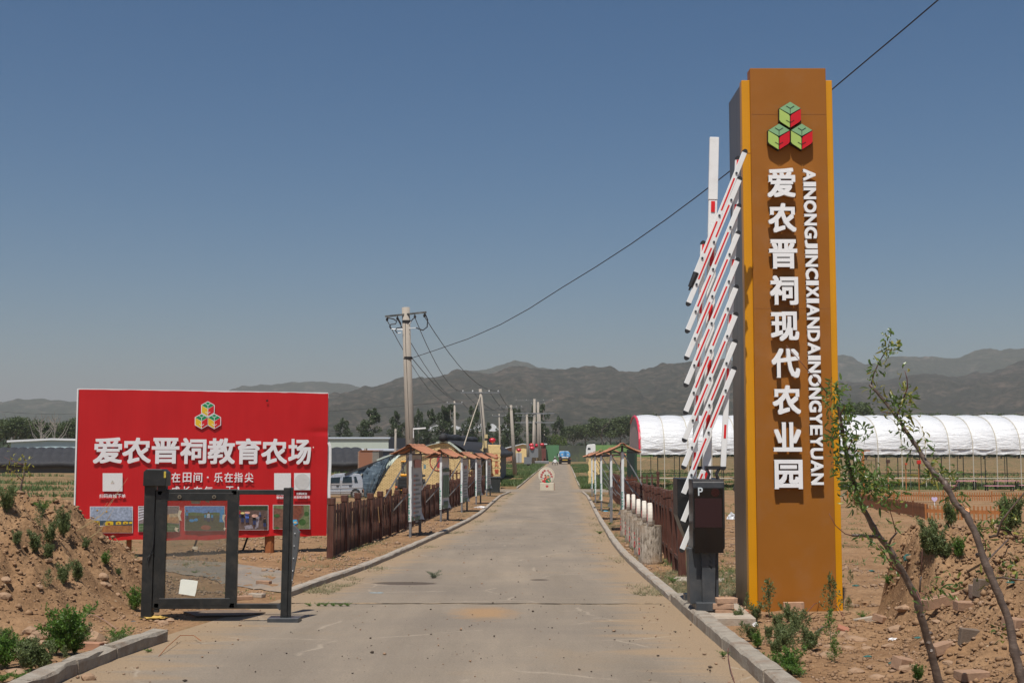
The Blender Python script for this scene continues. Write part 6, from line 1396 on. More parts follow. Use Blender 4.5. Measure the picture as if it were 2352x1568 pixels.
# LONG BLACK GREENHOUSE ACROSS THE YARD
DB = 172.
zB0 = CAMZ - 3.36
bB = empty('quilted_greenhouse', (U(500, DB), DB, zB0), 0, 'long low greenhouse under ribbed black quilts behind the billboard', 'greenhouse')
xB1 = U(841, DB); xB0 = U(-40, DB); n = 40; wd = (xB1 - xB0) / n; me = None
for k in range(n):
    if me is None:
        mb = MB(); m_ = 7; vs = []
        for q in range(5):
            for i in range(m_ + 1):
                t = i / m_; y = DB + 6.5 * (1 - t); z = Zv(1062, DB) + (Zv(1028.5, DB + 6.5) - Zv(1062, DB)) * (1 - t ** 1.8) + .15 * math.sin(math.pi * q / 4); vs.append((wd * 1.01 * q / 4 - 1.6 * (1 - t), y, z))
        mb.add(vs, [(q * (m_ + 1) + i, q * (m_ + 1) + i + 1, (q + 1) * (m_ + 1) + i + 1, (q + 1) * (m_ + 1) + i) for q in range(4) for i in range(m_)]); o = mb.build('quilt_strip', QUILT, bB, world=False, smooth=True); me = o.data
    else: o = bpy.data.objects.new('quilt_strip', me); col.objects.link(o); o.parent = bB
    o.matrix_basis = inv_of(bB) @ Matrix.Translation((xB0 + k * wd, 0, 0))
mb = MB(); pts_ = [(x, DB - .1 + random.uniform(-.06, .06), Zv(1066, DB) + random.uniform(-.06, .06)) for x in np.arange(xB0, xB1, 1.1)] + [(xB1, DB, Zv(1066, DB))]; mb.tube(pts_, .42, 10); mb.build('eave_roll', QUILT, bB, smooth=True)
mb = MB(); mb.box(xB0, xB1 - .8, DB + .4, DB + .8, zB0 - .6, Zv(1062, DB)); mb.build('front_wall', pm('stained_grey_wall', (.12, .11, .10), .95, .3, .3, dirt=(.28, .24, .15), dirt_amt=.6, dscale=.25), bB)
mb = MB(); mb.yz([(DB + .5, zB0 - .5), (DB + .5, Zv(1062, DB)), (DB + 6.5, Zv(1029, DB + 6.5)), (DB + 7.4, Zv(1029, DB + 6.5)), (DB + 7.4, zB0 - .5)], xB1 - 1.0, xB1 - .7); mb.build('end_wall', PLAST, bB)
DC = 166.; hx0, hx1 = U(822, DC), U(866, DC)
hut = empty('brick_hut', (U(845, DC), DC, zB0), 0, 'small red brick hut against the end of the long black greenhouse', 'hut')
brick_wall([(hx0, zB0 - .4), (hx0, Zv(1037, DC)), (U(828, DC), Zv(1035, DC)), (hx1 - .55, Zv(1034, DC)), (hx1 - .55, zB0 - .4)], DC, .3, hut, RBRICK, pm('pale_joint', (.34, .28, .23), .95), bl=.3, bh=.12, maxp=200)
mb = MB(); mb.box(hx1 - .56, hx1 + .25, DC - .02, DC + 5, zB0 - .4, Zv(1036, DC)); mb.build('rendered_side', PLAST, hut)
mb = MB(); mb.box(hx0 + .3, hx1 + .3, DC - .1, DC + 5, Zv(1035, DC), Zv(1033.4, DC)); mb.build('flat_roof', RUST, hut)
def shed(name, label, D, u0, u1, vt, vb, mat, roofm, u2=None, side=None, depth=12, apex=None):
    z0 = hz(U(u0, D), D) - 1.2; t = empty(name, (U((u0 + u1) / 2, D), D, z0), 0, label, 'shed')
    a, b_ = U(u0, D), U(u1, D); zt_ = Zv(vt + 3, D)
    mb = MB()
    if apex: mb.xz([(a, z0), (a, zt_), (U(apex, D), Zv(vt, D)), (b_, zt_), (b_, z0)], D, D + depth)
    else: mb.box(a, b_, D, D + depth, z0, zt_)
    mb.build('shed_wall', mat, t)
    if apex:
        for p, q in (((a - .6, zt_ - .1), (U(apex, D), Zv(vt, D) + .05)), ((U(apex, D), Zv(vt, D) + .05), (b_ + .6, zt_ - .1))): mb = MB(); mb.xz([(p[0], p[1]), (q[0], q[1]), (q[0], q[1] + .35), (p[0], p[1] + .35)], D - .5, D + depth); mb.build('roof', roofm, t)
    else:
        mb = MB(); m_ = 8; P = [(D + depth / 2 - (depth / 2 + .3) * math.cos(math.pi * i / m_), zt_ + (Zv(vt, D) - zt_) * math.sin(math.pi * i / m_)) for i in range(m_ + 1)]; mb.yz(P + [(D + depth, zt_ - .15), (D - .3, zt_ - .15)], a - .3, b_ + .3); mb.build('roof', roofm, t)
    if u2 is not None:
        c_ = U(u2, D); mb = MB(); mb.xy([(b_ + .01, D + .1), (c_, D + depth), (c_, D + depth + .3), (b_ + .01, D + .5)], z0, zt_ + .1); mb.build('shed_end', side, t)
    nrib = int((b_ - a) / 1.5)
    mb = MB()
    for k in range(nrib): mb.box(a + k * 1.5 + .7, a + k * 1.5 + .76, D - .03, D + .01, z0, zt_ - .1)
    o = mb.build('wall_ribs', mat, t); o['kind'] = 'stuff'; return t
PGR = pm('pale_green_cladding', (.50, .55, .48), .5, .04, .3); DBL = pm('slate_blue_cladding', (.10, .115, .14), .6, .1, .3); PBL = pm('pale_blue_cladding', (.44, .56, .60), .5, .04, .3); WRF = pm('white_sheet_roof', (.70, .72, .74), .4, .04, .3)
shed('long_shed', 'long pale green shed beyond the van with a slate blue end', 262, 560, 892, 1003, 1031, PGR, pm('grey_sheet_roof', (.36, .38, .40), .5), 937, DBL, 14)
mb = MB(); a = at(866, 1046, 185); b_ = at(908, 1046, 185); 
gs = shed('arched_shed', 'low grey arched shed beside the small red brick hut', 186, 800, 904, 1030, 1047, DBL, pm('corrugated_grey', (.42, .44, .47), .45), None, None, 8)
shed('gabled_shed', 'pale blue gabled shed showing over the black greenhouse beside the billboard', 236, 24, 330, 1011, 1033, PBL, WRF, None, None, 20, apex=118)
# far white multi-span greenhouses
t = empty('far_greenhouses', (U(1110, 900), 900, 0), 0, 'far white multi-span greenhouse roofs behind the poplars', 'greenhouse')
for k, (a, b_) in enumerate(((985, 1060), (1062, 1090), (1090, 1118), (1118, 1143), (1143, 1168))):
    mb = MB(); P = [(U(a, 900) + (U(b_, 900) - U(a, 900)) * i / 10, Zv(982, 900) + (Zv(973, 900) - Zv(982, 900)) * math.sin(math.pi * i / 10)) for i in range(11)]; mb.xz(P + [(U(b_, 900), Zv(990, 900)), (U(a, 900), Zv(990, 900))], 900, 950); mb.build('arched_roof', WRF, t)

# YELLOW HOUSE AND HUTS DOWN THE ROAD
DH = 283.
def ch_(X, Y, D=DH): return U(1033.6 + .1953 * X, D), Zv(890 + .1953 * Y, D)
hs = empty('yellow_house', (ch_(850, 880)[0], DH, ch_(850, 880)[1]), 0, 'yellow gabled house with a grey door beyond the second pole', 'house')
mb = MB(); mb.xz([ch_(735, 880), ch_(735, 690), ch_(855, 662), ch_(900, 672), ch_(952, 745), ch_(952, 880)], DH, DH + 14); mb.build('house_wall', YPLAST, hs)
mb = MB(); mb.xz([ch_(620, 860), ch_(620, 725), ch_(735, 700), ch_(735, 860)], DH + .4, DH + 3); mb.build('brick_wing', RBRICK, hs)
mb = MB(); mb.xz([ch_(610, 715), ch_(855, 655), ch_(905, 664), ch_(905, 672), ch_(855, 664), ch_(612, 726)], DH - .4, DH + 14); mb.build('roof_edge', WRF, hs)
mb = MB(); a, b_ = ch_(777, 766), ch_(843, 880); mb.box(a[0], b_[0], DH - .08, DH + .02, b_[1], a[1]); dr = mb.build('door', pm('grey_steel_door', (.42, .42, .41), .5), hs)
mb = MB(); m_ = (a[0] + b_[0]) / 2; mb.box(m_ - .04, m_ + .04, DH - .1, DH - .081, b_[1], a[1]); mb.build('door_seam', BLACKINK, dr)
mb = MB(); mb.xz([ch_(900, 672), ch_(985, 665), ch_(1000, 720), ch_(1000, 870), ch_(953, 870), ch_(953, 745)], DH + 2, DH + 12); mb.build('blue_lean_to', pm('blue_grey_sheet', (.20, .24, .29), .5), hs)
mb = MB(); a, b_ = ch_(775, 882), ch_(1090, 945); 
h2 = empty('brick_shack', (ch_(1100, 830, 305)[0], 305, ch_(1100, 830, 305)[1]), 0, 'dark red brick shack at the end of the row of poles', 'shack')
mb = MB(); a, b_ = ch_(1068, 668, 305), ch_(1128, 838, 305); mb.box(a[0], b_[0], 305, 311, b_[1] - .5, a[1]); mb.build('shack_wall', pm('dark_red_brick', (.16, .05, .04), .9, .3, 1), h2)
mb = MB(); mb.box(a[0] - .3, b_[0] + .3, 304.6, 311.4, a[1], a[1] + .25); mb.build('shack_roof', WRF, h2)
mb = MB(); p = at(1240, 1060, 268); mb.box(p.x - 1.2, p.x + 1.9, 268, 270, hz(p.x, 268), hz(p.x, 268) + .55); tag(mb.build('metal_frame', GALV, None, bevel=.05), 'low pale metal frame lying at the foot of the far poles', 'metal frame')
# hoardings across the end of the road
def hoard(u0, u1, v0, D, mat, label):
    z0 = -.4; t = empty('site_hoarding', (U(u0, D), D, z0), 0, label, 'hoarding', 'hoardings at the end of the road')
    n_ = max(1, round((U(u1, D) - U(u0, D)) / 2.4)); w_ = (U(u1, D) - U(u0, D)) / n_
    for k in range(n_): mb = MB(); mb.box(U(u0, D) + k * w_ + .02, U(u0, D) + (k + 1) * w_ - .02, D, D + .08, z0, Zv(v0, D) + random.uniform(-.05, .05)); mb.build('hoarding_panel', mat, t)
HG = pm('green_hoarding', (.09, .22, .10), .6, .12, .15); HG2 = pm('bright_green_hoarding', (.17, .30, .09), .6, .1, .15); HK = pm('dark_net', (.07, .08, .06), .8, .25, .4, dirt=(.12, .17, .05), dirt_amt=.6, dscale=.3)
hoard(1254, 1284, 1022, 312, HG, 'green hoarding closing the road behind the motor tricycle')
hoard(1284, 1346, 1022.5, 314, HK, 'dark netted hoarding behind the blue water truck')
hoard(1366, 1500, 1021.5, 350, HG2, 'bright green hoarding behind the white lorry')
bk = MB(); xb0, xb1 = U(1318, 330), U(1510, 330); zk = Zv(1049, 338); bk.yz([(326, -.3), (331, zk - .02), (346, zk - .02), (349, -.3)], xb0, xb1); o = bk.build('earth_bank', EARTH, None); o['kind'] = 'structure'

# FAR VEHICLES
DT = 262.
def ct(X, Y, D=DT): return U(1251.8 + .03662 * X, D), Zv(1016.4 + .03662 * Y, D)
BLUE = pm('truck_blue', (.10, .33, .62), .4, .06, 1)
wt = empty('water_truck', (ct(1280, 1340)[0], DT, ct(1280, 1340)[1]), 0, 'blue water tank truck seen from behind at the far end of the road', 'truck')
mb = MB(); P = [(950, 860), (940, 700), (975, 610), (1040, 560), (1200, 548), (1400, 552), (1500, 575), (1560, 640), (1590, 740), (1585, 890), (1500, 905), (1000, 900)]; mb.xz([ct(*p) for p in P], DT, DT + 5.5); mb.build('tank', BLUE, wt, bevel=.08)
mb = MB(); P = [(975, 560), (1020, 525), (1520, 525), (1570, 570), (1590, 720), (1640, 720), (1640, 900), (900, 900), (900, 720), (955, 700)]; mb.xz([ct(*p) for p in P], DT + 5.6, DT + 7.4); mb.build('cab', pm('truck_white', (.7, .7, .68), .4), wt)
for X0, X1 in ((905, 1050), (1470, 1610)):
    a, b_ = ct(X0, 1040), ct(X1, 1340); mb = MB(); c0 = ((a[0] + b_[0]) / 2, (a[1] + b_[1]) / 2); mb.disc((c0[0], DT + .6, b_[1] + .5), .5, b_[0] - a[0], 'x', 18); mb.build('wheel', TYRE, wt)
    mb = MB(); mb.disc((c0[0], DT + 5.9, b_[1] + .5), .5, (b_[0] - a[0]) * .6, 'x', 18); mb.build('wheel', TYRE, wt)
a, b_ = ct(930, 900), ct(1590, 1050); mb = MB(); mb.box(a[0], b_[0], DT - .1, DT + 7, b_[1], a[1]); mb.build('chassis', BLACKRUB, wt)
a, b_ = ct(960, 1050), ct(1540, 1225); mb = MB(); mb.box(a[0], b_[0], DT + .3, DT + 6, b_[1], a[1]); mb.build('underframe', BLACKRUB, wt)
for (X0, Y0, X1, Y1, nm, m_) in ((1055, 868, 1310, 945, 'rear_panel', PAPER), (1330, 875, 1465, 945, 'rear_panel', PAPER), (1080, 1045, 1420, 1100, 'number_panel', GOLD), (895, 985, 990, 1025, 'tail_lamp', pm('tail_brown', (.3, .08, .05), .5)), (1510, 985, 1640, 1030, 'tail_lamp', pm('tail_brown', (.3, .08, .05), .5))):
    a, b_ = ct(X0, Y0), ct(X1, Y1); mb = MB(); mb.box(a[0], b_[0], DT - .16, DT - .105, b_[1], a[1]); mb.build(nm, m_, wt)
lad = empty('ladder', wt.location * 0); lad.parent = wt
mb = MB()
for X in (1205, 1325): a, b_ = ct(X, 490), ct(X, 850); mb.bar((a[0], DT - .05, a[1]), (b_[0], DT - .05, b_[1]), .06, .06)
for Y in range(540, 850, 55): a, b_ = ct(1205, Y), ct(1325, Y); mb.bar((a[0], DT - .05, a[1]), (b_[0], DT - .05, b_[1]), .05, .05)
bpy.data.objects.remove(lad); mb.build('ladder', BLUE, wt)
for X in (870, 1630): a = ct(X, 735); mb = MB(); mb.box(a[0] - .12, a[0] + .12, DT + 6.4, DT + 6.6, a[1] - .25, a[1] + .2); mb.build('wing_mirror', BLACKRUB, wt)
TF = frame((0, DT - .012, 0), (1, 0, 0))
for ch, X in (('绿', 1075), ('化', 1440)): a, b_ = ct(X - 55, 665), ct(X + 60, 790); glyph(ch, TF, a[0], b_[0], b_[1], a[1], .01, PAPER, wt, 'character', .02)
# motor tricycle and rider
DM = 250.; xm = U(1274.8, DM); zm = hz(xm, DM) - .09
tr = empty('motor_tricycle', (xm, DM, zm + .0), 0, 'white motor tricycle coming down the road beside the water truck', 'tricycle')
for x, y, r_ in ((-.5, 1.0, .28), (.52, 1.0, .28), (0, -.6, .26)): mb = MB(); mb.disc((x, y, r_ + .02), r_, .1, 'x', 16); mb.build('wheel', TYRE, tr, world=False)
mb = MB(); mb.bar((0, -.6, .3), (0, -.35, 1.1), .1, .08); mb.bar((-.38, -.35, 1.12), (.38, -.35, 1.12), .05, .05); mb.build('handlebar', GREYMET, tr, world=False)
mb = MB(); mb.xz([(-.22, .55), (.22, .55), (.3, 1.0), (.12, 1.18), (-.12, 1.18), (-.3, 1.0)], -.55, -.3); mb.build('front_fairing', WHITE, tr, world=False, bevel=.03)
for s_ in (-1, 1): mb = MB(); mb.xz([(s_ * .3, .72), (s_ * .5, .62), (s_ * .36, .95), (s_ * .24, .98)], -.4, -.1); mb.build('leg_shield', WHITE, tr, world=False)
mb = MB(); mb.box(-.55, .55, .35, 1.5, .5, .62); mb.box(-.2, .2, -.1, .5, .55, .72); mb.build('load_bed', GREYMET, tr, world=False, bevel=.02)
def skin_person(name, joints, edges, radii, mat, parent):
    me = bpy.data.meshes.new(name); me.from_pydata(joints, edges, []); o = bpy.data.objects.new(name, me); col.objects.link(o); o.parent = parent
    m = o.modifiers.new('skin', 'SKIN'); me.skin_vertices[0].data[0].use_root = True
    for k, r_ in enumerate(radii): me.skin_vertices[0].data[k].radius = (r_, r_)
    sb = o.modifiers.new('sub', 'SUBSURF'); sb.levels = 1; sb.render_levels = 1
    me.materials.append(mat); return o
CLO = pm('dark_red_jacket', (.09, .03, .03), .8); SK2 = pm('weathered_skin', (.32, .17, .11), .6)
rd = empty('person', (xm, DM, zm), 0, 'person in a dark red jacket and pale cap riding the motor tricycle', 'person')
J = [(0, .32, .78), (0, .28, 1.05), (0, .22, 1.32), (0, .20, 1.43), (0, .18, 1.53), (.2, .22, 1.32), (.34, .02, 1.16), (.34, -.3, 1.15), (-.2, .22, 1.32), (-.34, .02, 1.16), (-.34, -.3, 1.15), (.12, .25, .78), (.22, -.12, .80), (.22, -.18, .42), (-.12, .25, .78), (-.22, -.12, .80), (-.22, -.18, .42)]
E = [(0, 1), (1, 2), (2, 3), (3, 4), (2, 5), (5, 6), (6, 7), (2, 8), (8, 9), (9, 10), (0, 11), (11, 12), (12, 13), (0, 14), (14, 15), (15, 16)]
skin_person('body', J, E, [.16, .15, .17, .06, .10, .08, .055, .04, .08, .055, .04, .1, .08, .055, .1, .08, .055], CLO, rd)
mb = MB(); mb.tube([(0, .17, 1.46), (0, .16, 1.52), (0, .16, 1.60), (0, .17, 1.66)], [.05, .09, .095, .05], 10); mb.build('head', SK2, rd, world=False, smooth=True)
mb = MB(); mb.tube([(0, .17, 1.60), (0, .17, 1.66), (0, .17, 1.71)], [.13, .11, .03], 10); mb.build('cap', PAPER, rd, world=False)
for s_ in (-1, 1): mb = MB(); mb.tube([(s_ * .34, -.28, 1.15), (s_ * .34, -.36, 1.15)], .04, 6); mb.build('hand', SK2, rd, world=False)
# white lorry with a low bed
DW = 338.; zw = zk
def cw(X, Y): return U(1033.6 + .1953 * X, DW), Zv(890 + .1953 * Y, DW)
lw = empty('flatbed_lorry', (cw(1660, 815)[0], DW, zw), 0, 'white cab-over lorry with a long low bed on the bank beside the tunnel greenhouse', 'lorry')
mb = MB(); mb.xz([cw(*p) for p in ((1597, 805), (1602, 740), (1612, 690), (1622, 668), (1700, 660), (1712, 668), (1713, 740), (1700, 775), (1625, 780), (1617, 808))], DW, DW + 2.4); mb.build('cab', WHITE, lw, bevel=.05)
mb = MB(); mb.xz([cw(*p) for p in ((1618, 728), (1624, 704), (1652, 706), (1655, 728))], DW - .05, DW + .1); mb.build('side_window', GLD, lw)
mb = MB(); a, b_ = cw(1640, 780), cw(2140, 800); mb.box(a[0], b_[0], DW + .1, DW + 2.3, b_[1], a[1]); mb.build('bed', pm('brown_bed', (.10, .06, .05), .8), lw)
for X in (1640, 1805, 1855, 2050, 2100): c0 = cw(X, 802); mb = MB(); mb.disc((c0[0], DW + .1, zw + .52), .52, .3, 'y', 18); mb.build('wheel', TYRE, lw)

# WHITE TUNNEL GREENHOUSE ON POSTS
DG = 104.5; yc = DG + 4.6; x0g = U(1459, yc); bay = 1.93; nb = 20; zsp = Zv(1031, DG); ztop = Zv(957.5, yc) + .05; zv1 = Zv(1043.5, DG)
tg = empty('tunnel_greenhouse', (x0g, yc, 0), 0, 'long white plastic tunnel greenhouse raised on thin posts across the field', 'greenhouse')
FILMW, nt, bs_ = base_mat('white_tunnel_film')
tc = nt.nodes.new('ShaderNodeTexCoord'); n1 = _noise(nt, 1, 5, .65, _stretch(nt, tc.outputs['Object'], (.55, 1, 3.2)), 1.2)
bs_.inputs['Base Color'].default_value = (.88, .89, .90, 1); bs_.inputs['Roughness'].default_value = .25
bp = nt.nodes.new('ShaderNodeBump'); bp.inputs['Distance'].default_value = .22; bp.inputs['Strength'].default_value = .8; nt.links.new(n1.outputs[0], bp.inputs['Height']); nt.links.new(bp.outputs[0], bs_.inputs['Normal'])
tl = nt.nodes.new('ShaderNodeBsdfTranslucent'); tl.inputs[0].default_value = (.8, .82, .84, 1); mx = nt.nodes.new('ShaderNodeMixShader'); mx.inputs[0].default_value = .2
nt.links.new(bs_.outputs[0], mx.inputs[1]); nt.links.new(tl.outputs[0], mx.inputs[2]); nt.links.new(mx.outputs[0], nt.nodes['Material Output'].inputs['Surface'])
hw = yc - DG
for k in range(nb):
    mb = MB(); nxs, nas = 8, 18; vs = []
    for i in range(nxs + 1):
        t = i / nxs; bul = .13 * math.sin(math.pi * t) ** .6
        for j_ in range(nas + 1):
            a = math.pi * j_ / nas; w_ = 1 + bul * .3; y = yc - hw * math.cos(a) * w_; z = zsp + (ztop - zsp) * math.sin(a) ** .82 + bul * (math.sin(a)) + .03 * math.sin(9 * a + k * 2 + t * 3) * math.sin(math.pi * t); vs.append((x0g + (k + t) * bay, y, z))
    mb.add(vs, [(i * (nas + 1) + j_, i * (nas + 1) + j_ + 1, (i + 1) * (nas + 1) + j_ + 1, (i + 1) * (nas + 1) + j_) for i in range(nxs) for j_ in range(nas)])
    mb.build('cover_panel', FILMW, tg, smooth=True)
    mb = MB(); vs = []
    for i in range(9):
        t = i / 8
        for j_ in range(5): vs.append((x0g + (k + t) * bay, DG - .03 - .05 * math.sin(math.pi * t) + .04 * math.sin(j_ * 1.5 + i + k) , zsp + .05 + (zv1 - zsp - .05) * j_ / 4 + (random.uniform(-.03, .03) if j_ == 4 else 0)))
    mb.add(vs, [(i * 5 + j_, i * 5 + j_ + 1, (i + 1) * 5 + j_ + 1, (i + 1) * 5 + j_) for i in range(8) for j_ in range(4)]); mb.build('skirt_panel', FILMW, tg, smooth=True)
POSTW = pm('cream_tube', (.55, .51, .42), .5, .08); POSTG = pm('grey_green_tube', (.12, .14, .12), .6, .1)
for k in range(nb + 1):
    x = x0g + k * bay
    mb = MB(); mb.tube([(x, yc - (hw + .05) * math.cos(math.pi * j_ / 16), zsp + (ztop - zsp + .04) * math.sin(math.pi * j_ / 16) ** .82) for j_ in range(17)], .035, 5); mb.build('hoop', POSTW, tg)
    zf = hz(x, DG); mb = MB(); mb.tube([(x, DG - .08, zf - .1), (x, DG - .08, zsp)], .035, 6); mb.build('front_post', POSTW, tg)
    mb = MB(); mb.tube([(x + .5, DG + 2 * hw, hz(x, DG + 2 * hw) - .1), (x + .5, DG + 2 * hw, zsp)], .04, 6); mb.build('rear_post', POSTG, tg)
    if k % 1 == 0: mb = MB(); mb.tube([(x + .9, DG + .7, hz(x, DG) - .1), (x + .9, DG + .7, zsp)], .03, 5); mb.build('inner_post', POSTG, tg)
xe = x0g + nb * bay
for (y, z, m_, nm, r_) in ((DG - .05, hz(20, DG) + .78, POSTW, 'front_rail', .03), (DG + 2 * hw, hz(20, DG) + 1.0, POSTG, 'rear_rail', .03), (DG + .7, zsp - .1, POSTG, 'eave_rail', .05), (DG + 2 * hw, zsp, POSTG, 'eave_rail', .1)): mb = MB(); mb.tube([(x0g, y, z), (xe, y, z)], r_, 6); mb.build(nm, m_, tg)
mb = MB(); mb.box(x0g, xe, DG + .05, DG + .09, zv1 - .12, zv1 - .02); mb.build('dark_net_band', pm('dark_green_net', (.02, .05, .03), .8), tg)
mb = MB(); P = [(yc - hw * math.cos(math.pi * i / 14), zsp + (ztop - zsp) * math.sin(math.pi * i / 14) ** .82) for i in range(15)]; mb.yz([(DG, zv1)] + P + [(DG + 2 * hw, zv1)], x0g - .06, x0g - .03); mb.build('gable_sheet', pm('rosy_sheet', (.50, .34, .30), .4, .1, .6), tg)
mb = MB(); mb.tube([(x0g - .05, p[0], p[1]) for p in P[:11]], .11, 6); mb.build('gable_trim', pm('crimson_trim', (.65, .03, .07), .4), tg)
mb = MB(); mb.box(x0g - .3, x0g - .1, DG + 2, DG + 2 * hw, hz(x0g, yc), zv1 + .4) ; mb.build('gable_net', pm('dark_green_net', (.02, .05, .03), .8), tg)
mb = MB(); mb.bar((x0g + 3.2 * bay, DG + .5, zsp), (x0g + 9 * bay, DG + 1, hz(25, DG) + .1), .04, .04); mb.build('wind_brace', POSTG, tg)
BLKT = pm('black_tube', (.025, .024, .025), .5, .1); PINK = pm('pink_plank', (.60, .28, .32), .6, .1, 4)
def table(u0, u1, vt, D, label, cat, name, hh_):
    a, b_ = U(u0, D), U(u1, D); z = Zv(vt, D); zf = hz(a, D); t = empty(name, ((a + b_) / 2, D, zf), 0, label, cat, 'pink-topped tables and benches')
    mb = MB(); mb.box(a, b_, D - .25, D + .35, z - .05, z); mb.build('top', PINK, t, bevel=.006)
    for x in (a + .12, b_ - .12):
        for y in (D - .18, D + .28): mb = MB(); mb.box(x - .04, x + .04, y - .03, y + .03, zf - .05, z - .051); mb.build('leg', BLKT, t)
table(2196, 2241, 1103, 99, 'pink-topped table with black legs, alone between two tunnel posts', 'table', 'table', .75)
table(2166, 2194, 1114, 99, 'short pink bench beside the lone pink table', 'bench', 'bench', .45)
table(2283, 2338, 1103, 100, 'pink-topped table standing behind the long pink bench', 'table', 'table', .75)
table(2261, 2327, 1114.5, 97, 'long pink bench with black legs before the second pink table', 'bench', 'bench', .45)
table(2342, 2400, 1113, 98, 'pink bench cut off by the edge of the field beyond the sapling', 'bench', 'bench', .45)
# dark tiller under the tunnel
x_ = U(1705, 90); tl_ = empty('garden_tiller', (U(1708, 92), 92, hz(U(1708, 92), 92)), 0, 'dark garden tiller parked in the grass behind the barrier', 'tiller')
for s_ in (-.45, .5): mb = MB(); mb.disc((s_, 0, .3), .32, .2, 'y', 16); mb.build('wheel', TYRE, tl_, world=False)
mb = MB(); mb.box(-.35, .4, -.2, .2, .35, .75); mb.build('engine', BLACKRUB, tl_, world=False, bevel=.04)
mb = MB(); mb.tube([(-.2, 0, .7), (-.7, 0, 1.05), (-1.0, 0, 1.1)], .03, 6); mb.build('handle', BLACKRUB, tl_, world=False)
mb = MB(); mb.box(.1, .45, -.15, .15, .76, 1.0); mb.build('fuel_tank', pm('dull_red', (.16, .02, .03), .5), tl_, world=False, bevel=.05)

# ORANGE GARDEN FENCING AND SMALL SIGNS
ORW = pm('orange_stained_wood', (.40, .15, .04), .7, .25, 4, dirt=(.25, .13, .07), dirt_amt=.4)
DKW = pm('brown_stained_lath', (.17, .065, .025), .75, .3, 4)
random.seed(21)
fence_line([(U(1945, 63), 63), (U(2480, 63), 62)], 'low orange picket edging running across the field under the tunnel greenhouse', pitch=.115, h=.44, post_h=.52, post_every=2.3, pw=.045, post_w=.06, mats=(ORW,), cap=False, group='low garden fences')
fence_line([(U(1960, 57), 57), (U(2128, 44), 44)], 'low dark brown lath fence slanting towards the camera between the orange fences', pitch=.10, h=.52, post_h=.56, post_every=2.2, pw=.05, post_w=.06, mats=(DKW,), cap=False, group='low garden fences')
fence_line([(U(2124, 43.5), 43.5), (U(2310, 42), 42)], 'bright orange picket piece nearest the weeds, with wide gaps', pitch=.13, h=.50, post_h=.56, post_every=1.2, pw=.045, post_w=.06, mats=(ORW,), cap=False, group='low garden fences')
fence_line([(U(1690, 66), 66), (U(1760, 66), 66)], 'short orange picket piece showing between the barrier and the pillar', pitch=.13, h=.62, post_h=.7, post_every=1.6, pw=.05, post_w=.07, mats=(ORW,), cap=False, group='low garden fences')
sw = empty('sign_frame', (U(1981.5, 66), 66, hz(U(1981, 66), 66)), 0, 'orange wooden post with a crossbeam beside the pillar, behind the sapling', 'wooden frame')
zf = hz(U(1981, 66), 66); mb = MB(); mb.box(U(1979, 66), U(1984.5, 66), 65.95, 66.05, zf - .1, Zv(1036, 66)); mb.build('post', ORW, sw)
mb = MB(); mb.box(U(1955, 66), U(1998.5, 66), 65.94, 66.06, Zv(1036, 66), Zv(1033.5, 66)); mb.build('crossbeam', ORW, sw)
rs = empty('round_plaque', (U(1969, 65.9), 65.8, Zv(1051, 65.9)), 0, 'small round white plaque hanging from the orange crossbeam', 'plaque'); mb = MB(); mb.disc((0, 0, 0), .20, .03, 'y', 24); mb.build('plaque_disc', PAPER, rs, world=False)
mb = MB(); mb.disc((-.07, -.02, .02), .05, .006, 'y', 8); mb.build('orange_print', ORW, rs, world=False)
mb = MB(); mb.tube([(0, 0, .19), (0, 0, .36)], .008, 4); mb.build('string', WIRE, rs, world=False)
def staked(u, v, D, w, h, mat, label, cat, name):
    x = U(u, D); zf = hz(x, D); z = Zv(v, D); t = empty(name, (x, D, zf), 0, label, cat); mb = MB(); mb.box(-.025, .025, -.02, .02, -.1, z - zf); mb.build('stake', ORW, t, world=False)
    mb = MB(); mb.box(-w / 2, w / 2, -.15, .02, z - zf, z - zf + h); mb.build('box', mat, t, world=False, bevel=.01); return t
staked(2109.5, 1065, 80, .24, .23, pm('bright_red_box', (.55, .03, .02), .4), 'bright red box on a stake under the tunnel, behind the sapling fork', 'box on stake', 'staked_box')
staked(2080, 1067, 78, .12, .11, pm('orange_red_box', (.6, .10, .04), .4), 'small orange-red box on a thin stake under the tunnel', 'box on stake', 'staked_box')
staked(2039, 1063, 82, .22, .22, pm('brown_box', (.07, .04, .03), .6), 'dark brown box on a stake under the tunnel, nearest the pillar', 'box on stake', 'staked_box')
hp = [(.13 * 16 * math.sin(t) ** 3 / 16, (13 * math.cos(t) - 5 * math.cos(2 * t) - 2 * math.cos(3 * t) - math.cos(4 * t)) / 16 * .13) for t in np.linspace(0, 2 * math.pi, 20, endpoint=False)]
ht = empty('heart_plaque', (U(2144, 56), 56, hz(U(2144, 56), 56)), 0, 'small lavender heart plaque on the low garden fence', 'plaque'); mb = MB(); z_ = Zv(1146, 56) - hz(U(2144, 56), 56); mb.xz([(a, b_ + z_) for a, b_ in hp], -.01, .02); mb.build('heart', pm('lavender', (.62, .52, .75), .5), ht, world=False)
mb = MB(); mb.box(-.015, .015, 0, .03, 0, z_ - .08); mb.build('stake', PAPER, ht, world=False)
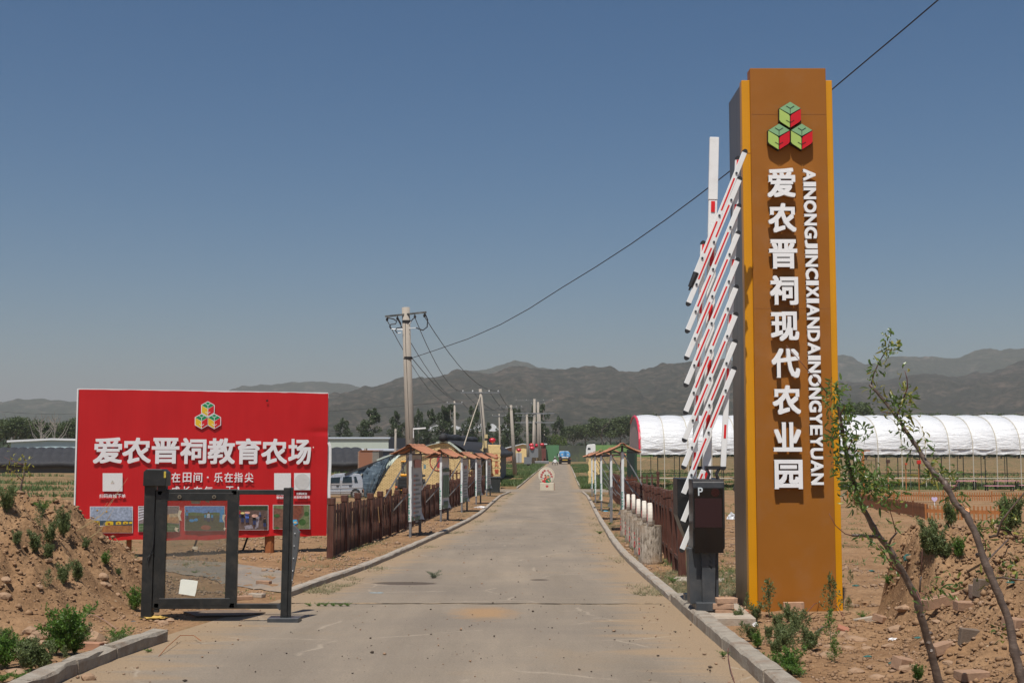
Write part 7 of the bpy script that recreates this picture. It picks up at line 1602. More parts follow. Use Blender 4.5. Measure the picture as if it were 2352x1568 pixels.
# TREES
POPL = leafmat('poplar_leaves', (.024, .042, .016), (.07, .10, .035), .2, .55, .25)
WILL = leafmat('willow_leaves', (.04, .075, .012), (.12, .17, .03), .25, .55, .3)
LOCU = leafmat('loose_tree_leaves', (.03, .05, .014), (.085, .115, .035), .25, .6, .25)
FARL = leafmat('far_wood_leaves', (.016, .028, .012), (.05, .072, .026), .15, .6, .05)
BARK = pm('grey_bark', (.20, .17, .14), .9, .3, 3, .01, 20)
def blobs_quads(bl, per, size, rs, flat=.0, upbias=.35):
    """many small leaf-sized faces spread through the volume of overlapping blobs"""
    P = []
    for (cx_, cy_, cz_, rx, ry, rz, wt_) in bl:
        n = int(per * wt_); d = rs.normal(size=(n, 3)); d /= np.linalg.norm(d, axis=1)[:, None]
        r_ = rs.uniform(.25, 1, n) ** .5
        p = d * r_[:, None] * np.array([rx, ry, rz]) + np.array([cx_, cy_, cz_]); P.append(p)
    P = np.concatenate(P); n = len(P)
    a = rs.normal(size=(n, 3)); a /= np.linalg.norm(a, axis=1)[:, None]; b = rs.normal(size=(n, 3)); b -= (b * a).sum(1)[:, None] * a; b /= np.linalg.norm(b, axis=1)[:, None]
    s = size * rs.uniform(.5, 1.3, n)[:, None]; a = a * s; b = b * s * .7
    co = np.stack([P - a, P - b, P + a, P + b], 1).reshape(-1, 3); q = np.arange(4 * n).reshape(n, 4)
    return co, q
def tree_proto(kind, rs, h):
    t = empty(kind)
    bl = []
    if kind == 'poplar_tree':
        base = h * .30; nb_ = 22
        for k in range(nb_):
            f_ = k / nb_; z = base + (h - base) * f_; w = h * .15 * (math.sin(math.pi * min(.93, f_ * .72 + .2)) ** .6) * rs.uniform(.7, 1.2); ang = rs.uniform(0, 6.28); off = w * .85
            bl.append((math.cos(ang) * off - f_ * h * .02 + f_ ** 2 * h * .05, math.sin(ang) * off, z, w * .62, w * .62, h * .07, 1))
        co, q = blobs_quads(bl, 150, h * .0155, rs); m_ = POPL
    elif kind == 'broad_tree':
        for k in range(26):
            a = rs.uniform(0, 6.28); e = rs.uniform(-.35, 1); r_ = h * .3; bl.append((math.cos(a) * r_ * (1 - .5 * abs(e)) * rs.uniform(.4, 1), math.sin(a) * r_ * rs.uniform(.4, 1), h * .62 + e * h * .26, h * .13, h * .13, h * .085, 1))
        co, q = blobs_quads(bl, 90, h * .02, rs); m_ = LOCU
    else:
        for k in range(30):
            a = rs.uniform(0, 6.28); r_ = h * .5 * rs.uniform(.2, 1); z = h * .75 - (r_ / h) ** 2 * h * .8; bl.append((math.cos(a) * r_, math.sin(a) * r_, z - h * .1, h * .1, h * .1, h * .24, 1))
        co, q = blobs_quads(bl, 90, h * .022, rs); m_ = WILL
    top = h * (.92 if kind == 'poplar_tree' else .7)
    mb = MB(); mb.tube([(0, 0, -.5), (h * .005, 0, h * .3), (0, 0, top)], [h * .016, h * .012, h * .003], 7); mb.build('trunk', BARK, t, world=False, smooth=True)
    nbr = 9
    for k in range(nbr):
        z = h * (.25 + .5 * k / nbr); a = rs.uniform(0, 6.28); L = h * (.10 if kind == 'poplar_tree' else .25); mb = MB()
        mb.tube([(0, 0, z), (math.cos(a) * L * .5, math.sin(a) * L * .5, z + L * .5), (math.cos(a) * L * .8, math.sin(a) * L * .8, z + L * 1.2)], [h * .006, h * .004, h * .002], 5); mb.build('limb', BARK, t, world=False)
    cr = np_mesh('crown', co, q, m_, t)
    return t
rs_ = np.random.default_rng(4)
TP = {k: [tree_proto(k, rs_, 12.) for _ in range(n)] for k, n in (('poplar_tree', 4), ('broad_tree', 3), ('willow_tree', 1))}
TUSED = {k: [False] * len(v) for k, v in TP.items()}
def put_tree(kind, u, vtop, D, label, group, wide=1.0, idx=None):
    i = (idx if idx is not None else random.randrange(len(TP[kind]))) % len(TP[kind])
    x = U(u, D); z = hz(x, D) if D < 500 else 0; h = Zv(vtop, D) - z; s = h / 12.
    o = TP[kind][i]
    if TUSED[kind][i]: o = copy_tree(TP[kind][i])
    TUSED[kind][i] = True
    o.location = (x, D, z); o.scale = (s * wide, s * wide, s); o.rotation_euler = (0, 0, random.uniform(-.5, .5)); return tag(o, label, 'tree', group)
random.seed(31)
POP = [(787, 962, 300, 1.5, 'small loose poplar behind the long shed, next to the billboard corner'), (850, 940, 290, 1.75, 'broadest poplar, with a rounded crown over the pale green shed'), (906, 945, 300, 1.1, 'slim poplar just before the tallest utility pole'), (925, 972, 310, 1.2, 'low poplar tucked against the tallest pole'), (961, 942, 300, 1.0, 'slim poplar just beyond the tallest utility pole'), (986, 942, 305, 1.15, 'poplar second beyond the tallest utility pole'), (1016, 934, 300, 1.35, 'full poplar on the pole side of the thin concrete pole'), (1034, 930, 302, 1.3, 'tall poplar right behind the thin concrete pole'), (1064, 975, 330, 1.4, 'low poplar over the ridge roll of the brick building'), (1086, 932, 290, 1.15, 'dark poplar behind the leaning pole stay rope'), (1118, 972, 330, 1.5, 'low poplar behind the yellow slab lantern'), (1150, 975, 335, 1.5, 'low poplar behind the thin pale pole'), (1174, 935, 300, 1.15, 'dark poplar framed by the free-standing pole'), (1186, 937, 310, 1.0, 'narrow poplar beyond the free-standing pole'), (1222, 934, 320, .9, 'narrow poplar behind the tallest far pole'), (1248, 930, 315, 1.15, 'dark poplar just beyond the cluster of far poles'), (1284, 958, 330, 1.3, 'poplar standing over the willow')]
for k, (u, v, D, w_, lb) in enumerate(POP): put_tree('poplar_tree', u, v, D, lb, 'poplars beyond the sheds', w_ * .72, k)
put_tree('willow_tree', 1268, 985, 322, 'bright green drooping willow at the end of the road', None, .95, 0)
for k, (u, v, D, w_, lb) in enumerate([(1318, 978, 400, 1.2, 'low round tree behind the dark hoarding nearest the willow'), (1345, 974, 410, 1.2, 'round tree behind the dark hoarding'), (1383, 958, 390, 1.3, 'tall broad tree behind the white lorry'), (1402, 962, 400, 1.2, 'broad tree second beyond the lorry'), (1425, 960, 395, 1.3, 'broad tree third beyond the lorry'), (1448, 954, 390, 1.3, 'broad tree beside the red end of the tunnel greenhouse'), (1490, 952, 420, 1.1, 'broad tree showing over the start of the tunnel'), (1520, 957, 420, 1.0, 'low tree top over the tunnel before the barrier'), (1655, 958, 420, 1.0, 'tree top between the barrier bars and the pillar'), (1962, 924, 330, 1.35, 'olive-green round tree top just beyond the pillar over the tunnel'), (1990, 950, 350, .8, 'smaller tree top beside the olive-green one over the tunnel'), (2120, 948, 380, 1.0, 'tree top over the tunnel between the two saplings'), (2145, 950, 390, 1.0, 'second tree top over the tunnel between the two saplings'), (2170, 953, 400, 1.0, 'third tree top over the tunnel'), (2205, 951, 400, 1.2, 'fourth tree top over the tunnel'), (2260, 950, 390, 1.3, 'fifth tree top over the tunnel, yellowish'), (2300, 952, 400, 1.1, 'sixth tree top over the tunnel'), (2340, 951, 400, 1.2, 'last tree top over the tunnel at the picture edge'), (-10, 965, 270, 1.2, 'broad tree at the very edge behind the blue gabled shed'), (30, 957, 260, 1.3, 'broad tree over the ridge of the blue gabled shed'), (60, 958, 265, 1.2, 'second broad tree over the blue gabled shed'), (100, 972, 270, 1.2, 'low half-bare tree behind the blue gabled shed'), (150, 966, 265, 1.2, 'broad tree touching the billboard edge'), (190, 960, 270, 1.2, 'broad tree hidden behind the billboard edge')]):
    put_tree('broad_tree', u, v - 7, D, lb, 'broad trees behind the fields', w_, k)
# bare branched trees among them
for (u, v, D, lb) in ((92, 948, 240, 'bare twiggy tree behind the blue gabled shed'), (122, 946, 242, 'taller bare twiggy tree beside the billboard')):
    x = U(u, D); z = hz(x, D); h = Zv(v, D) - z; t = empty('bare_tree', (x, D, z), 0, lb, 'tree', 'bare trees')
    mb = MB(); mb.tube([(0, 0, 0), (.2, 0, h * .4), (0, 0, h)], [.22, .15, .03], 6); mb.build('trunk', BARK, t, world=False)
    for k in range(14):
        a = random.uniform(0, 6.28); z0 = h * random.uniform(.3, .85); L = (h - z0) * .7; mb = MB(); mb.tube([(0.05, 0, z0), (math.cos(a) * L * .45, math.sin(a) * L * .4, z0 + L * .5), (math.cos(a) * L * .7, math.sin(a) * L * .6, z0 + L * 1.1)], [.09, .06, .02], 5)
        mb.build('branch', BARK, t, world=False)
# the far wood that reads as one dark mass
rs2 = np.random.default_rng(9); n = 34000
fy = rs2.uniform(430, 620, n); fx = rs2.uniform(-.45, .46, n) * fy; hgt = 5.2 + 4.0 * fbm(fx * .03, fy * .01, 4, 5) + 2.5 * fbm(fx * .15, fy * .05, 2, 6)
fz = rs2.uniform(0, 1, n) ** .6 * hgt - .3
P = np.stack([fx, fy, fz], 1); a = rs2.normal(size=(n, 3)); a /= np.linalg.norm(a, axis=1)[:, None]; b = rs2.normal(size=(n, 3)); b -= (b * a).sum(1)[:, None] * a; b /= np.linalg.norm(b, axis=1)[:, None]; s = rs2.uniform(.6, 1.5, n)[:, None]
co = np.stack([P - a * s, P - b * s * .8, P + a * s, P + b * s * .8], 1).reshape(-1, 3); fw = np_mesh('far_wood', co, np.arange(4 * n).reshape(n, 4), FARL); fw['kind'] = 'stuff'
# scrub in the fields
# GRASS AND WEEDS AS GROUND COVER
GRS = leafmat('verge_grass_blades', (.05, .09, .025), (.14, .20, .06), .3, .6, 2)
DRYG = leafmat('dry_grass_blades', (.12, .125, .06), (.26, .24, .13), .3, .7, 3)
def blades(name, xs, ys, hh, w, mat, lean=.5, k=3, rs=rs2):
    n = len(xs); xs = np.repeat(xs, k) + rs.normal(0, w * 1.6, n * k); ys = np.repeat(ys, k) + rs.normal(0, w * 1.6, n * k); hh = np.repeat(hh, k) * rs.uniform(.5, 1.2, n * k); zs = H(xs, ys) - .01
    a = rs.uniform(0, 6.28, n * k); dx = np.cos(a) * w; dy = np.sin(a) * w; l = rs.normal(0, lean, (n * k, 2)) * hh[:, None]
    p0 = np.stack([xs - dx, ys - dy, zs], 1); p1 = np.stack([xs + dx, ys + dy, zs], 1); p2 = np.stack([xs + l[:, 0] + dx * .3, ys + l[:, 1] + dy * .3, zs + hh], 1)
    co = np.stack([p0, p1, p2], 1).reshape(-1, 3); o = np_mesh(name, co, np.arange(3 * n * k).reshape(-1, 3), mat); o['kind'] = 'stuff'; return o
def scatter(n, x0, x1, y0, y1, dens, rs=rs2, ypow=1.0):
    y = y0 + (y1 - y0) * rs.uniform(0, 1, n) ** ypow; x = x0(y) + (x1(y) - x0(y)) * rs.uniform(0, 1, n)
    k = dens(x, y) > rs.uniform(0, 1, n); return x[k], y[k]
# green verges beyond the crossroad
for (f0, f1, sd) in ((lambda y: XL(y) - 7.5, lambda y: XL(y) - .15, 3), (lambda y: XR(y) + .2, lambda y: XR(y) + 9, 4)):
    x, y = scatter(42000, f0, f1, 104, 250, lambda x, y: sst(-.18, .12, fbm(x * .35, y * .12, 4, sd)), ypow=1.6)
    blades('grass', x, y, rs2.uniform(.12, .42, len(x)), .035, GRS, .5, 3)
# strip behind the field side, low crops in the field
x, y = scatter(30000, lambda y: XR(y) + 2.0, lambda y: XR(y) + 60, 100, 200, lambda x, y: sst(.02, .2, fbm(x * .05, y * .25, 4, 13)), ypow=1.4)
blades('grass', x, y, rs2.uniform(.1, .35, len(x)), .05, GRS, .5, 3)
x, y = scatter(26000, lambda y: XL(y) - 75, lambda y: XL(y) - 5, 90, 170, lambda x, y: sst(.02, .3, fbm(x * .1, y * .15, 4, 23)), ypow=1.3)
blades('grass', x, y, rs2.uniform(.15, .5, len(x)), .05, GRS, .5, 3)
# thin dry grass along the kerbs
x, y = scatter(30000, lambda y: XR(y) - .35, lambda y: XR(y) + 1.5, 17, 91, lambda x, y: sst(-.02, .3, fbm(x * 1.2, y * .5, 4, 33)) * (.25 + .75 * (x > XR(y) + .15)), ypow=1.7)
blades('dry_grass', x, y, rs2.uniform(.02, .085, len(x)), .006, DRYG, 1.1, 3)
x, y = scatter(26000, lambda y: XL(y) - 1.3, lambda y: XL(y) + .45, 17, 91, lambda x, y: sst(.05, .35, fbm(x * 1.2, y * .5, 4, 43)) * (.3 + .7 * (x > XL(y))), ypow=1.7)
blades('dry_grass', x, y, rs2.uniform(.02, .07, len(x)), .006, DRYG, 1.1, 3)
x, y = scatter(7000, lambda y: XR(y) + .3, lambda y: XR(y) + 2.2, 17, 60, lambda x, y: sst(.05, .2, fbm(x * 1.4, y * .7, 4, 53)), ypow=1.5)
blades('grass', x, y, rs2.uniform(.03, .12, len(x)), .006, GRS, .6, 4)
x, y = scatter(5000, lambda y: y * 0 - 9, lambda y: y * 0 - 3, 16, 40, lambda x, y: sst(.12, .25, fbm(x * 1.1, y * .8, 4, 63)), ypow=1.2)
blades('grass', x, y, rs2.uniform(.02, .09, len(x)), .006, GRS, .7, 4)
x, y = scatter(6000, lambda y: XR(y) + 1.2, lambda y: XR(y) + 14, 20, 60, lambda x, y: sst(.1, .25, fbm(x * .8, y * .8, 4, 73)), ypow=1.2)
blades('grass', x, y, rs2.uniform(.03, .12, len(x)), .01, GRS, .7, 4)

# CLODS, GRAVEL AND CHIPS
CLOD = pm('clod_earth', (.27, .16, .084), .95, .25, 3, .004, 60, dirt=(.34, .21, .12), dirt_amt=.5, dscale=2)
CHIP = pm('pale_stone_chips', (.31, .20, .125), .9, .3, 2)
def lumps(name, xs, ys, rr, mat, sink=.35, rs=rs2, on_road=False):
    """deformed octahedral lumps sitting on the land"""
    n = len(xs); base = np.array([[1, 0, 0], [0, 1, 0], [-1, 0, 0], [0, -1, 0], [.1, .1, .75], [0, 0, -.6], [.62, .62, .35], [-.6, .62, .3], [-.62, -.6, .35], [.6, -.62, .3]])
    fc = np.array([[0, 6, 4], [6, 1, 4], [1, 7, 4], [7, 2, 4], [2, 8, 4], [8, 3, 4], [3, 9, 4], [9, 0, 4], [0, 5, 6], [6, 5, 1], [1, 5, 7], [7, 5, 2], [2, 5, 8], [8, 5, 3], [3, 5, 9], [9, 5, 0]])
    v = base[None] * (1 + rs.uniform(-.3, .3, (n, 10, 1))); v = v * rs.uniform(.6, 1.3, (n, 1, 3)); a = rs.uniform(0, 6.28, n); c, s_ = np.cos(a)[:, None], np.sin(a)[:, None]
    x = v[..., 0] * c - v[..., 1] * s_; y = v[..., 0] * s_ + v[..., 1] * c; v = np.stack([x, y, v[..., 2]], -1) * rr[:, None, None]
    zz = H(xs, ys) if not on_road else prof(ys) + .004
    v = v + np.stack([xs, ys, zz + rr * .6 * (.5 - sink)], 1)[:, None, :]
    f = (fc[None] + (np.arange(n) * 10)[:, None, None]).reshape(-1, 3); o = np_mesh(name, v.reshape(-1, 3), f, mat); o['kind'] = 'stuff'; return o
def msk(x, y):
    return (H(x, y, False) - prof(y))
x, y = scatter(26000, lambda y: y * 0 - 8.5, lambda y: y * 0 - 3.6, 9.0, 18, lambda x, y: .15 + 1.2 * np.clip(msk(x, y), 0, 1)); lumps('clods', x, y, rs2.lognormal(-4.4, .5, len(x)).clip(.005, .05), CLOD)
x, y = scatter(30000, lambda y: y * 0 + 2.35, lambda y: y * 0 + 7, 7.0, 15, lambda x, y: .25 + 1.2 * np.clip(msk(x, y), 0, 1)); lumps('clods', x, y, rs2.lognormal(-4.3, .5, len(x)).clip(.005, .055), CLOD)
x, y = scatter(5000, lambda y: y * 0 + 2.3, lambda y: y * 0 + 7, 7.5, 14.5, lambda x, y: sst(-.1, .3, fbm(x, y, 3, 19))); lumps('stone_chips', x, y, rs2.lognormal(-4.5, .6, len(x)).clip(.004, .05), CHIP, .2)
x, y = scatter(6000, lambda y: y * 0 - 8.5, lambda y: y * 0 - 3.5, 9, 16, lambda x, y: sst(-.1, .3, fbm(x, y, 3, 29))); lumps('stone_chips', x, y, rs2.lognormal(-4.7, .5, len(x)).clip(.004, .035), CHIP, .2)
x, y = scatter(14000, lambda y: XL(y) - 5, lambda y: XL(y) - .1, 17, 60, lambda x, y: sst(-.25, .3, fbm(x * .8, y * .8, 3, 39)), ypow=1.6); lumps('stone_chips', x, y, rs2.lognormal(-4.2, .55, len(x)).clip(.006, .06), CHIP, .2)
x, y = scatter(12000, lambda y: XR(y) + .15, lambda y: XR(y) + 4, 15.5, 60, lambda x, y: sst(-.25, .3, fbm(x * .8, y * .8, 3, 49)), ypow=1.6); lumps('stone_chips', x, y, rs2.lognormal(-4.2, .55, len(x)).clip(.006, .06), CHIP, .2)
DROP = pm('dark_droppings', (.07, .05, .035), .9, .3, 6)
x, y = scatter(1100, lambda y: roadL(y) + .3, lambda y: XR(y) - .1, 9.6, 50, lambda x, y: .35 + sst(.0, .3, fbm(x * .7, y * .3, 3, 59)), ypow=1.3); lumps('road_grit', x, y, rs2.lognormal(-4.9, .45, len(x)).clip(.004, .02), DROP, .1, on_road=True)
x, y = scatter(2200, lambda y: roadL(y) + .05, lambda y: XR(y) - .02, 9.6, 40, lambda x, y: .2 + .9 * (np.minimum(x - roadL(y), XR(y) - x) < .5), ypow=1.3); lumps('road_gravel', x, y, rs2.lognormal(-5.1, .5, len(x)).clip(.003, .02), CHIP, .1, on_road=True)

# SINGLE ROCKS AND BROKEN BRICKS
ROCK = pm('weathered_sandstone', (.32, .205, .125), .9, .2, 6, .006, 40, dirt=(.30, .19, .11), dirt_amt=.6, dscale=6)
def rock(c, r, label, dims=(1, .8, .6), seed=0, mat=ROCK, rz=0, name='rock', cat='rock', group='loose rocks and rubble', sub=2, jag=.22):
    bm = bmesh.new(); bmesh.ops.create_icosphere(bm, subdivisions=sub, radius=1.0); rr = random.Random(seed)
    pl_ = [(Vector((rr.uniform(-1, 1), rr.uniform(-1, 1), rr.uniform(-.6, 1))).normalized(), rr.uniform(.62, .85)) for _ in range(9)]
    for v in bm.verts:
        p = v.co.copy()
        for nn, dd in pl_:
            e = p.dot(nn) - dd
            if e > 0: p -= nn * e * .92
        p += Vector((mnoise.noise(p * 2.3 + Vector((seed, 0, 0))), mnoise.noise(p * 2.3 + Vector((0, seed, 0))), mnoise.noise(p * 2.3 + Vector((0, 0, seed))))) * jag * .5
        v.co = Vector((p.x * dims[0], p.y * dims[1], p.z * dims[2])) * r
    me = bpy.data.meshes.new(name); bm.to_mesh(me); bm.free(); o = link(name, me, mat); o.location = c; o.rotation_euler = (0, 0, rz); return tag(o, label, cat, group)
def ground_at(u, v): return gp(u, v)
# left foot of the earth heap (crop 0,2400 scale 3.36)
def cL(X, Y): return gp(.1709 * X, 1378 + .1709 * Y)
for k, (X, Y, r_, dm, lb) in enumerate(((410, 470, .085, (1, .8, .75), 'brown rounded rock, highest of the heap foot, behind the bright green weed'), (560, 520, .11, (1.1, .8, .55), 'flat-topped grey-pink rock directly behind the bright green weed'), (640, 520, .09, (1, .8, .65), 'angular brown rock touching the bright green weed from behind'), (420, 560, .09, (1.1, .7, .6), 'brown slanted rock in front of the rounded one by the earth heap'), (560, 610, .075, (1.1, .8, .5), 'low pale knobbly rock at the near side of the rock group'), (1130, 450, .085, (1, .7, .6), 'pale pointed rock behind the weed on its gate side'), (1270, 560, .125, (1, .8, .65), 'large pale buff boulder between weed and kerb'), (1180, 1075, .075, (1, .8, .6), 'brown stone lying on the road against the kerb end'), (205, 1010, .09, (1.2, .7, .35), 'dark low clod near the bottom edge on the heap side'), (1560, 575, .05, (1, .8, .5), 'small reddish stone under the broad-leaved plant'), (2190, 330, .07, (1, .8, .6), 'brown rock with dark face at the foot of the gate post'), (2290, 290, .05, (1, .9, .6), 'smaller brown rock just behind the one at the gate post foot'), (2110, 300, .04, (1, .8, .6), 'small dark stone by the yellow rag at the gate post'))):
    c = cL(X, Y); rock(c + Vector((0, 0, r_ * .25)), r_, lb, dm, 100 + k, rz=random.uniform(-.6, .6))
cb = cL(1212, 660); brick_thing(cb + Vector((0, 0, -.01)), -.12, 'single red-brown brick lying beside the bright green weed', dims=(.23, .11, .075), mat=pm('plain_red_brick', (.38, .20, .12), .9, .15, 10, .003, 50), group='loose bricks')
# up the heap
def cH(X, Y): return gp(.3409 * X, 1033.5 + .3409 * Y)
for k, (X, Y, r_, lb) in enumerate(((325, 800, .055, 'rounded brown stone halfway up the earth heap'), (258, 930, .06, 'flat tan stone low on the earth heap, in shadow'), (30, 985, .09, 'pale flat boulder low on the heap at the picture edge'), (35, 885, .08, 'brown boulder on the heap at the picture edge'), (690, 850, .10, 'dark earth lump at the cut end of the heap near the gate post'), (700, 920, .11, 'undercut earth lump nearest the gate post'), (790, 970, .05, 'small pale stone at the toe of the heap by the gate post'))):
    c = cH(X, Y); rock(c - Vector((0, 0, r_ * .1)), r_ * .85, lb, (1.1, .8, .65), 130 + k, rz=random.uniform(-.6, .6))
# rubble bank (crop 3300,1900 scale 1.887)
def cR(X, Y): return gp(1894.9 + .30435 * X, 1091 + .30435 * Y)
BRKs = pm('bank_brick', (.33, .20, .125), .9, .2, 10, .004, 50, dirt=(.36, .24, .14), dirt_amt=.6); GREYB = pm('grey_block', (.17, .125, .09), .9, .12, 10, .003, 50)
for k, (X, Y, dm, rz_, ti, mt, lb) in enumerate(((930, 990, (.62, .14, .10), .45, -.12, BRKs, 'long pale broken slab lying across the rubble bank between the saplings'), (1075, 1000, (.22, .12, .08), .05, .05, BRKs, 'reddish brick at the upper end of the long slab on the bank'), (300, 1100, (.24, .10, .06), .35, -.1, SLABC, 'white-edged tile fragment on the rubble near the pillar'), (440, 1100, (.20, .16, .07), .5, .2, BRKs, 'tilted flat stone just above the rubble, left of the first sapling trunk'), (1075, 1245, (.15, .06, .14), .1, .12, GREYB, 'upright grey square block on the bank between the saplings'), (1195, 900, (.18, .10, .16), .3, .1, GREYB, 'brown-grey block behind the second sapling trunk'), (1130, 940, (.08, .08, .12), .1, 0, BRK2, 'small upright brick stub by the brown-grey block'), (130, 1170, (.12, .10, .05), -.3, .3, pm('rust_tile', (.36, .15, .09), .8), 'small rust-red tile shard at the near end of the bank'), (880, 1320, (.20, .11, .08), .5, -.15, BRKs, 'brick half buried just beside the first sapling trunk, low down'), (1450, 1130, (.22, .14, .08), .5, .1, BRKs, 'pale stone slab by the second sapling trunk near the picture edge'), (590, 1440, (.18, .12, .10), .4, .2, BRKs, 'broken brick against the lower rubble left of the first trunk'), (1110, 1545, (.22, .14, .07), .2, 0, BRKs, 'pale stone at the bottom picture edge between the trunks'))):
    c = cR(X, Y); dmx, dmy, dmz = dm; brick_thing(c + Vector((0, 0, -dmz * .35)), rz_, lb, dims=dm, tilt=ti, mat=mt, group='bricks and slabs on the rubble bank', name='rubble_piece', cat='rubble piece')
for k, (X, Y, r_, lb) in enumerate(((120, 1215, .12, 'large flat pale rock, first of the rubble below the pillar'), (230, 1240, .11, 'tilted rock beside the large flat one below the pillar'), (60, 1300, .10, 'pale rounded rock nearest the weeds below the pillar'), (170, 1310, .08, 'small rock in front of the large flat one below the pillar'), (320, 1310, .07, 'angular stone farther along the rubble below the pillar'), (480, 1300, .07, 'flat stone between the pillar rubble and the first trunk'), (10, 1365, .10, 'whitish rock at the lower end of the rubble'), (540, 1170, .12, 'sloping flat rock in the middle of the bank'), (600, 1020, .10, 'dark brown lump left of the first trunk'), (230, 1480, .08, 'brown stone low in the rubble'), (640, 1460, .10, 'tilted pale rock at the first trunk foot'), (400, 1530, .09, 'low rock near the bottom edge before the first trunk'), (930, 1420, .05, 'small dark rock between the trunks'), (1080, 885, .05, 'rust-coloured stone high on the bank'), (850, 1110, .06, 'pale chip stone below the long slab'))):
    c = cR(X, Y); rock(c - Vector((0, 0, r_ * .02)), r_ * .9, lb, (1.2, .8, .5), 160 + k, rz=random.uniform(-.6, .6))
# crumbled lumps at the cut edge of the bank beside the pillar
for k, (X, Y, r_, lb) in enumerate(((345, 560, .06, 'brown clay lump at the top of the cut edge of the bank'), (230, 960, .10, 'crumbled clay lump at the pillar side foot of the cut edge'), (300, 980, .08, 'crumbled clay lump farther along the foot of the cut edge'))):
    c = cR(X, Y); rock(c, r_, lb, (1, .8, .8), 190 + k, mat=CLOD, sub=3, jag=.5, name='clay_lump', cat='clay lump', group='clay lumps at the cut edge')

# WEEDS
ART = leafmat('artemisia_leaves', (.075, .105, .035), (.165, .205, .075), .3, .6, 8)
BRI = leafmat('bright_weed_leaves', (.05, .11, .015), (.13, .24, .04), .35, .5, 8)
STEM = pm('weed_stem', (.12, .14, .06), .8, .2)
def weed_proto(kind, rs, h=1.0):
    """upright stem with side shoots carrying many small leaflets; unit height"""
    t = empty('weed_plant'); st = MB(); P = []; A = []
    nst = {'tall': 1, 'bush': 9, 'low': 8}[kind]
    for s_ in range(nst):
        az = rs.uniform(0, 6.28); ln_ = (0 if nst == 1 else rs.uniform(.1, .62)); top = Vector((math.cos(az) * ln_, math.sin(az) * ln_, 1.0 if nst == 1 else rs.uniform(.55, 1.0)))
        if kind == 'low': top = Vector((math.cos(az) * .8, math.sin(az) * .8, rs.uniform(.4, .8)))
        b0_ = Vector((0, 0, 0)); mid_ = Vector((top.x * .25, top.y * .25, top.z * .5)); st.tube([b0_, mid_, top], [.014, .01, .004], 4)
        nbr = {'tall': 26, 'bush': 14, 'low': 9}[kind]
        for k in range(nbr):
            f_ = .12 + .85 * k / nbr; p = b0_.lerp(mid_, f_ * 2) if f_ < .5 else mid_.lerp(top, f_ * 2 - 1); a2 = rs.uniform(0, 6.28); L = (1 - f_) * (.34 if kind == 'tall' else .24) + .05
            e = p + Vector((math.cos(a2) * L, math.sin(a2) * L, L * .6)); st.tube([p, e], [.005, .003], 3, cap=False)
            for q in range(16):
                g = p.lerp(e, .15 + .9 * q / 15); P.append(g + Vector(rs.normal(0, .026, 3))); A.append((e - p).normalized())
            if True:
                for q in range(3): P.append(e + Vector(rs.normal(0, .02, 3)) + Vector((0, 0, .01))); A.append(Vector((0, 0, 1)))
        for q in range(5): P.append(top + Vector(rs.normal(0, .02, 3))); A.append(Vector((0, 0, 1)))
    st.build('stem', STEM, t, world=False)
    P = np.array(P); A = np.array(A); n = len(P); d = A + rs.normal(0, .75, (n, 3)); d /= np.linalg.norm(d, axis=1)[:, None]; b = np.cross(d, rs.normal(size=(n, 3))); b /= np.linalg.norm(b, axis=1)[:, None]; s_ = rs.uniform(.022, .05, n)[:, None]
    co = np.stack([P, P + d * s_ + b * s_ * .42, P + d * s_ * 2, P + d * s_ - b * s_ * .42], 1).reshape(-1, 3); np_mesh('leaves', co, np.arange(4 * n).reshape(n, 4), None, t); return t
rs3 = np.random.default_rng(12); WP = {}
def weed(kind, base, h, label, mat, sx=1.0, group='wild weeds', var=None, name='weed_plant'):
    v = random.randrange(3) if var is None else var; key = (kind, v, mat.name)
    if key not in WP:
        o = weed_proto(kind, rs3); 
        for c in o.children:
            if c.name.startswith('leaves'): c.data.materials.append(mat)
        WP[key] = o
    else: o = copy_tree(WP[key])
    h *= (.72 if group == 'weeds on the rubble bank' else 1.02 if group == 'weeds below the pillar' else 1.05); o.location = base; o.scale = (h * sx, h * sx, h); o.rotation_euler = (0, 0, random.uniform(0, 6.28)); return tag(o, label, 'weed', group)
random.seed(77)
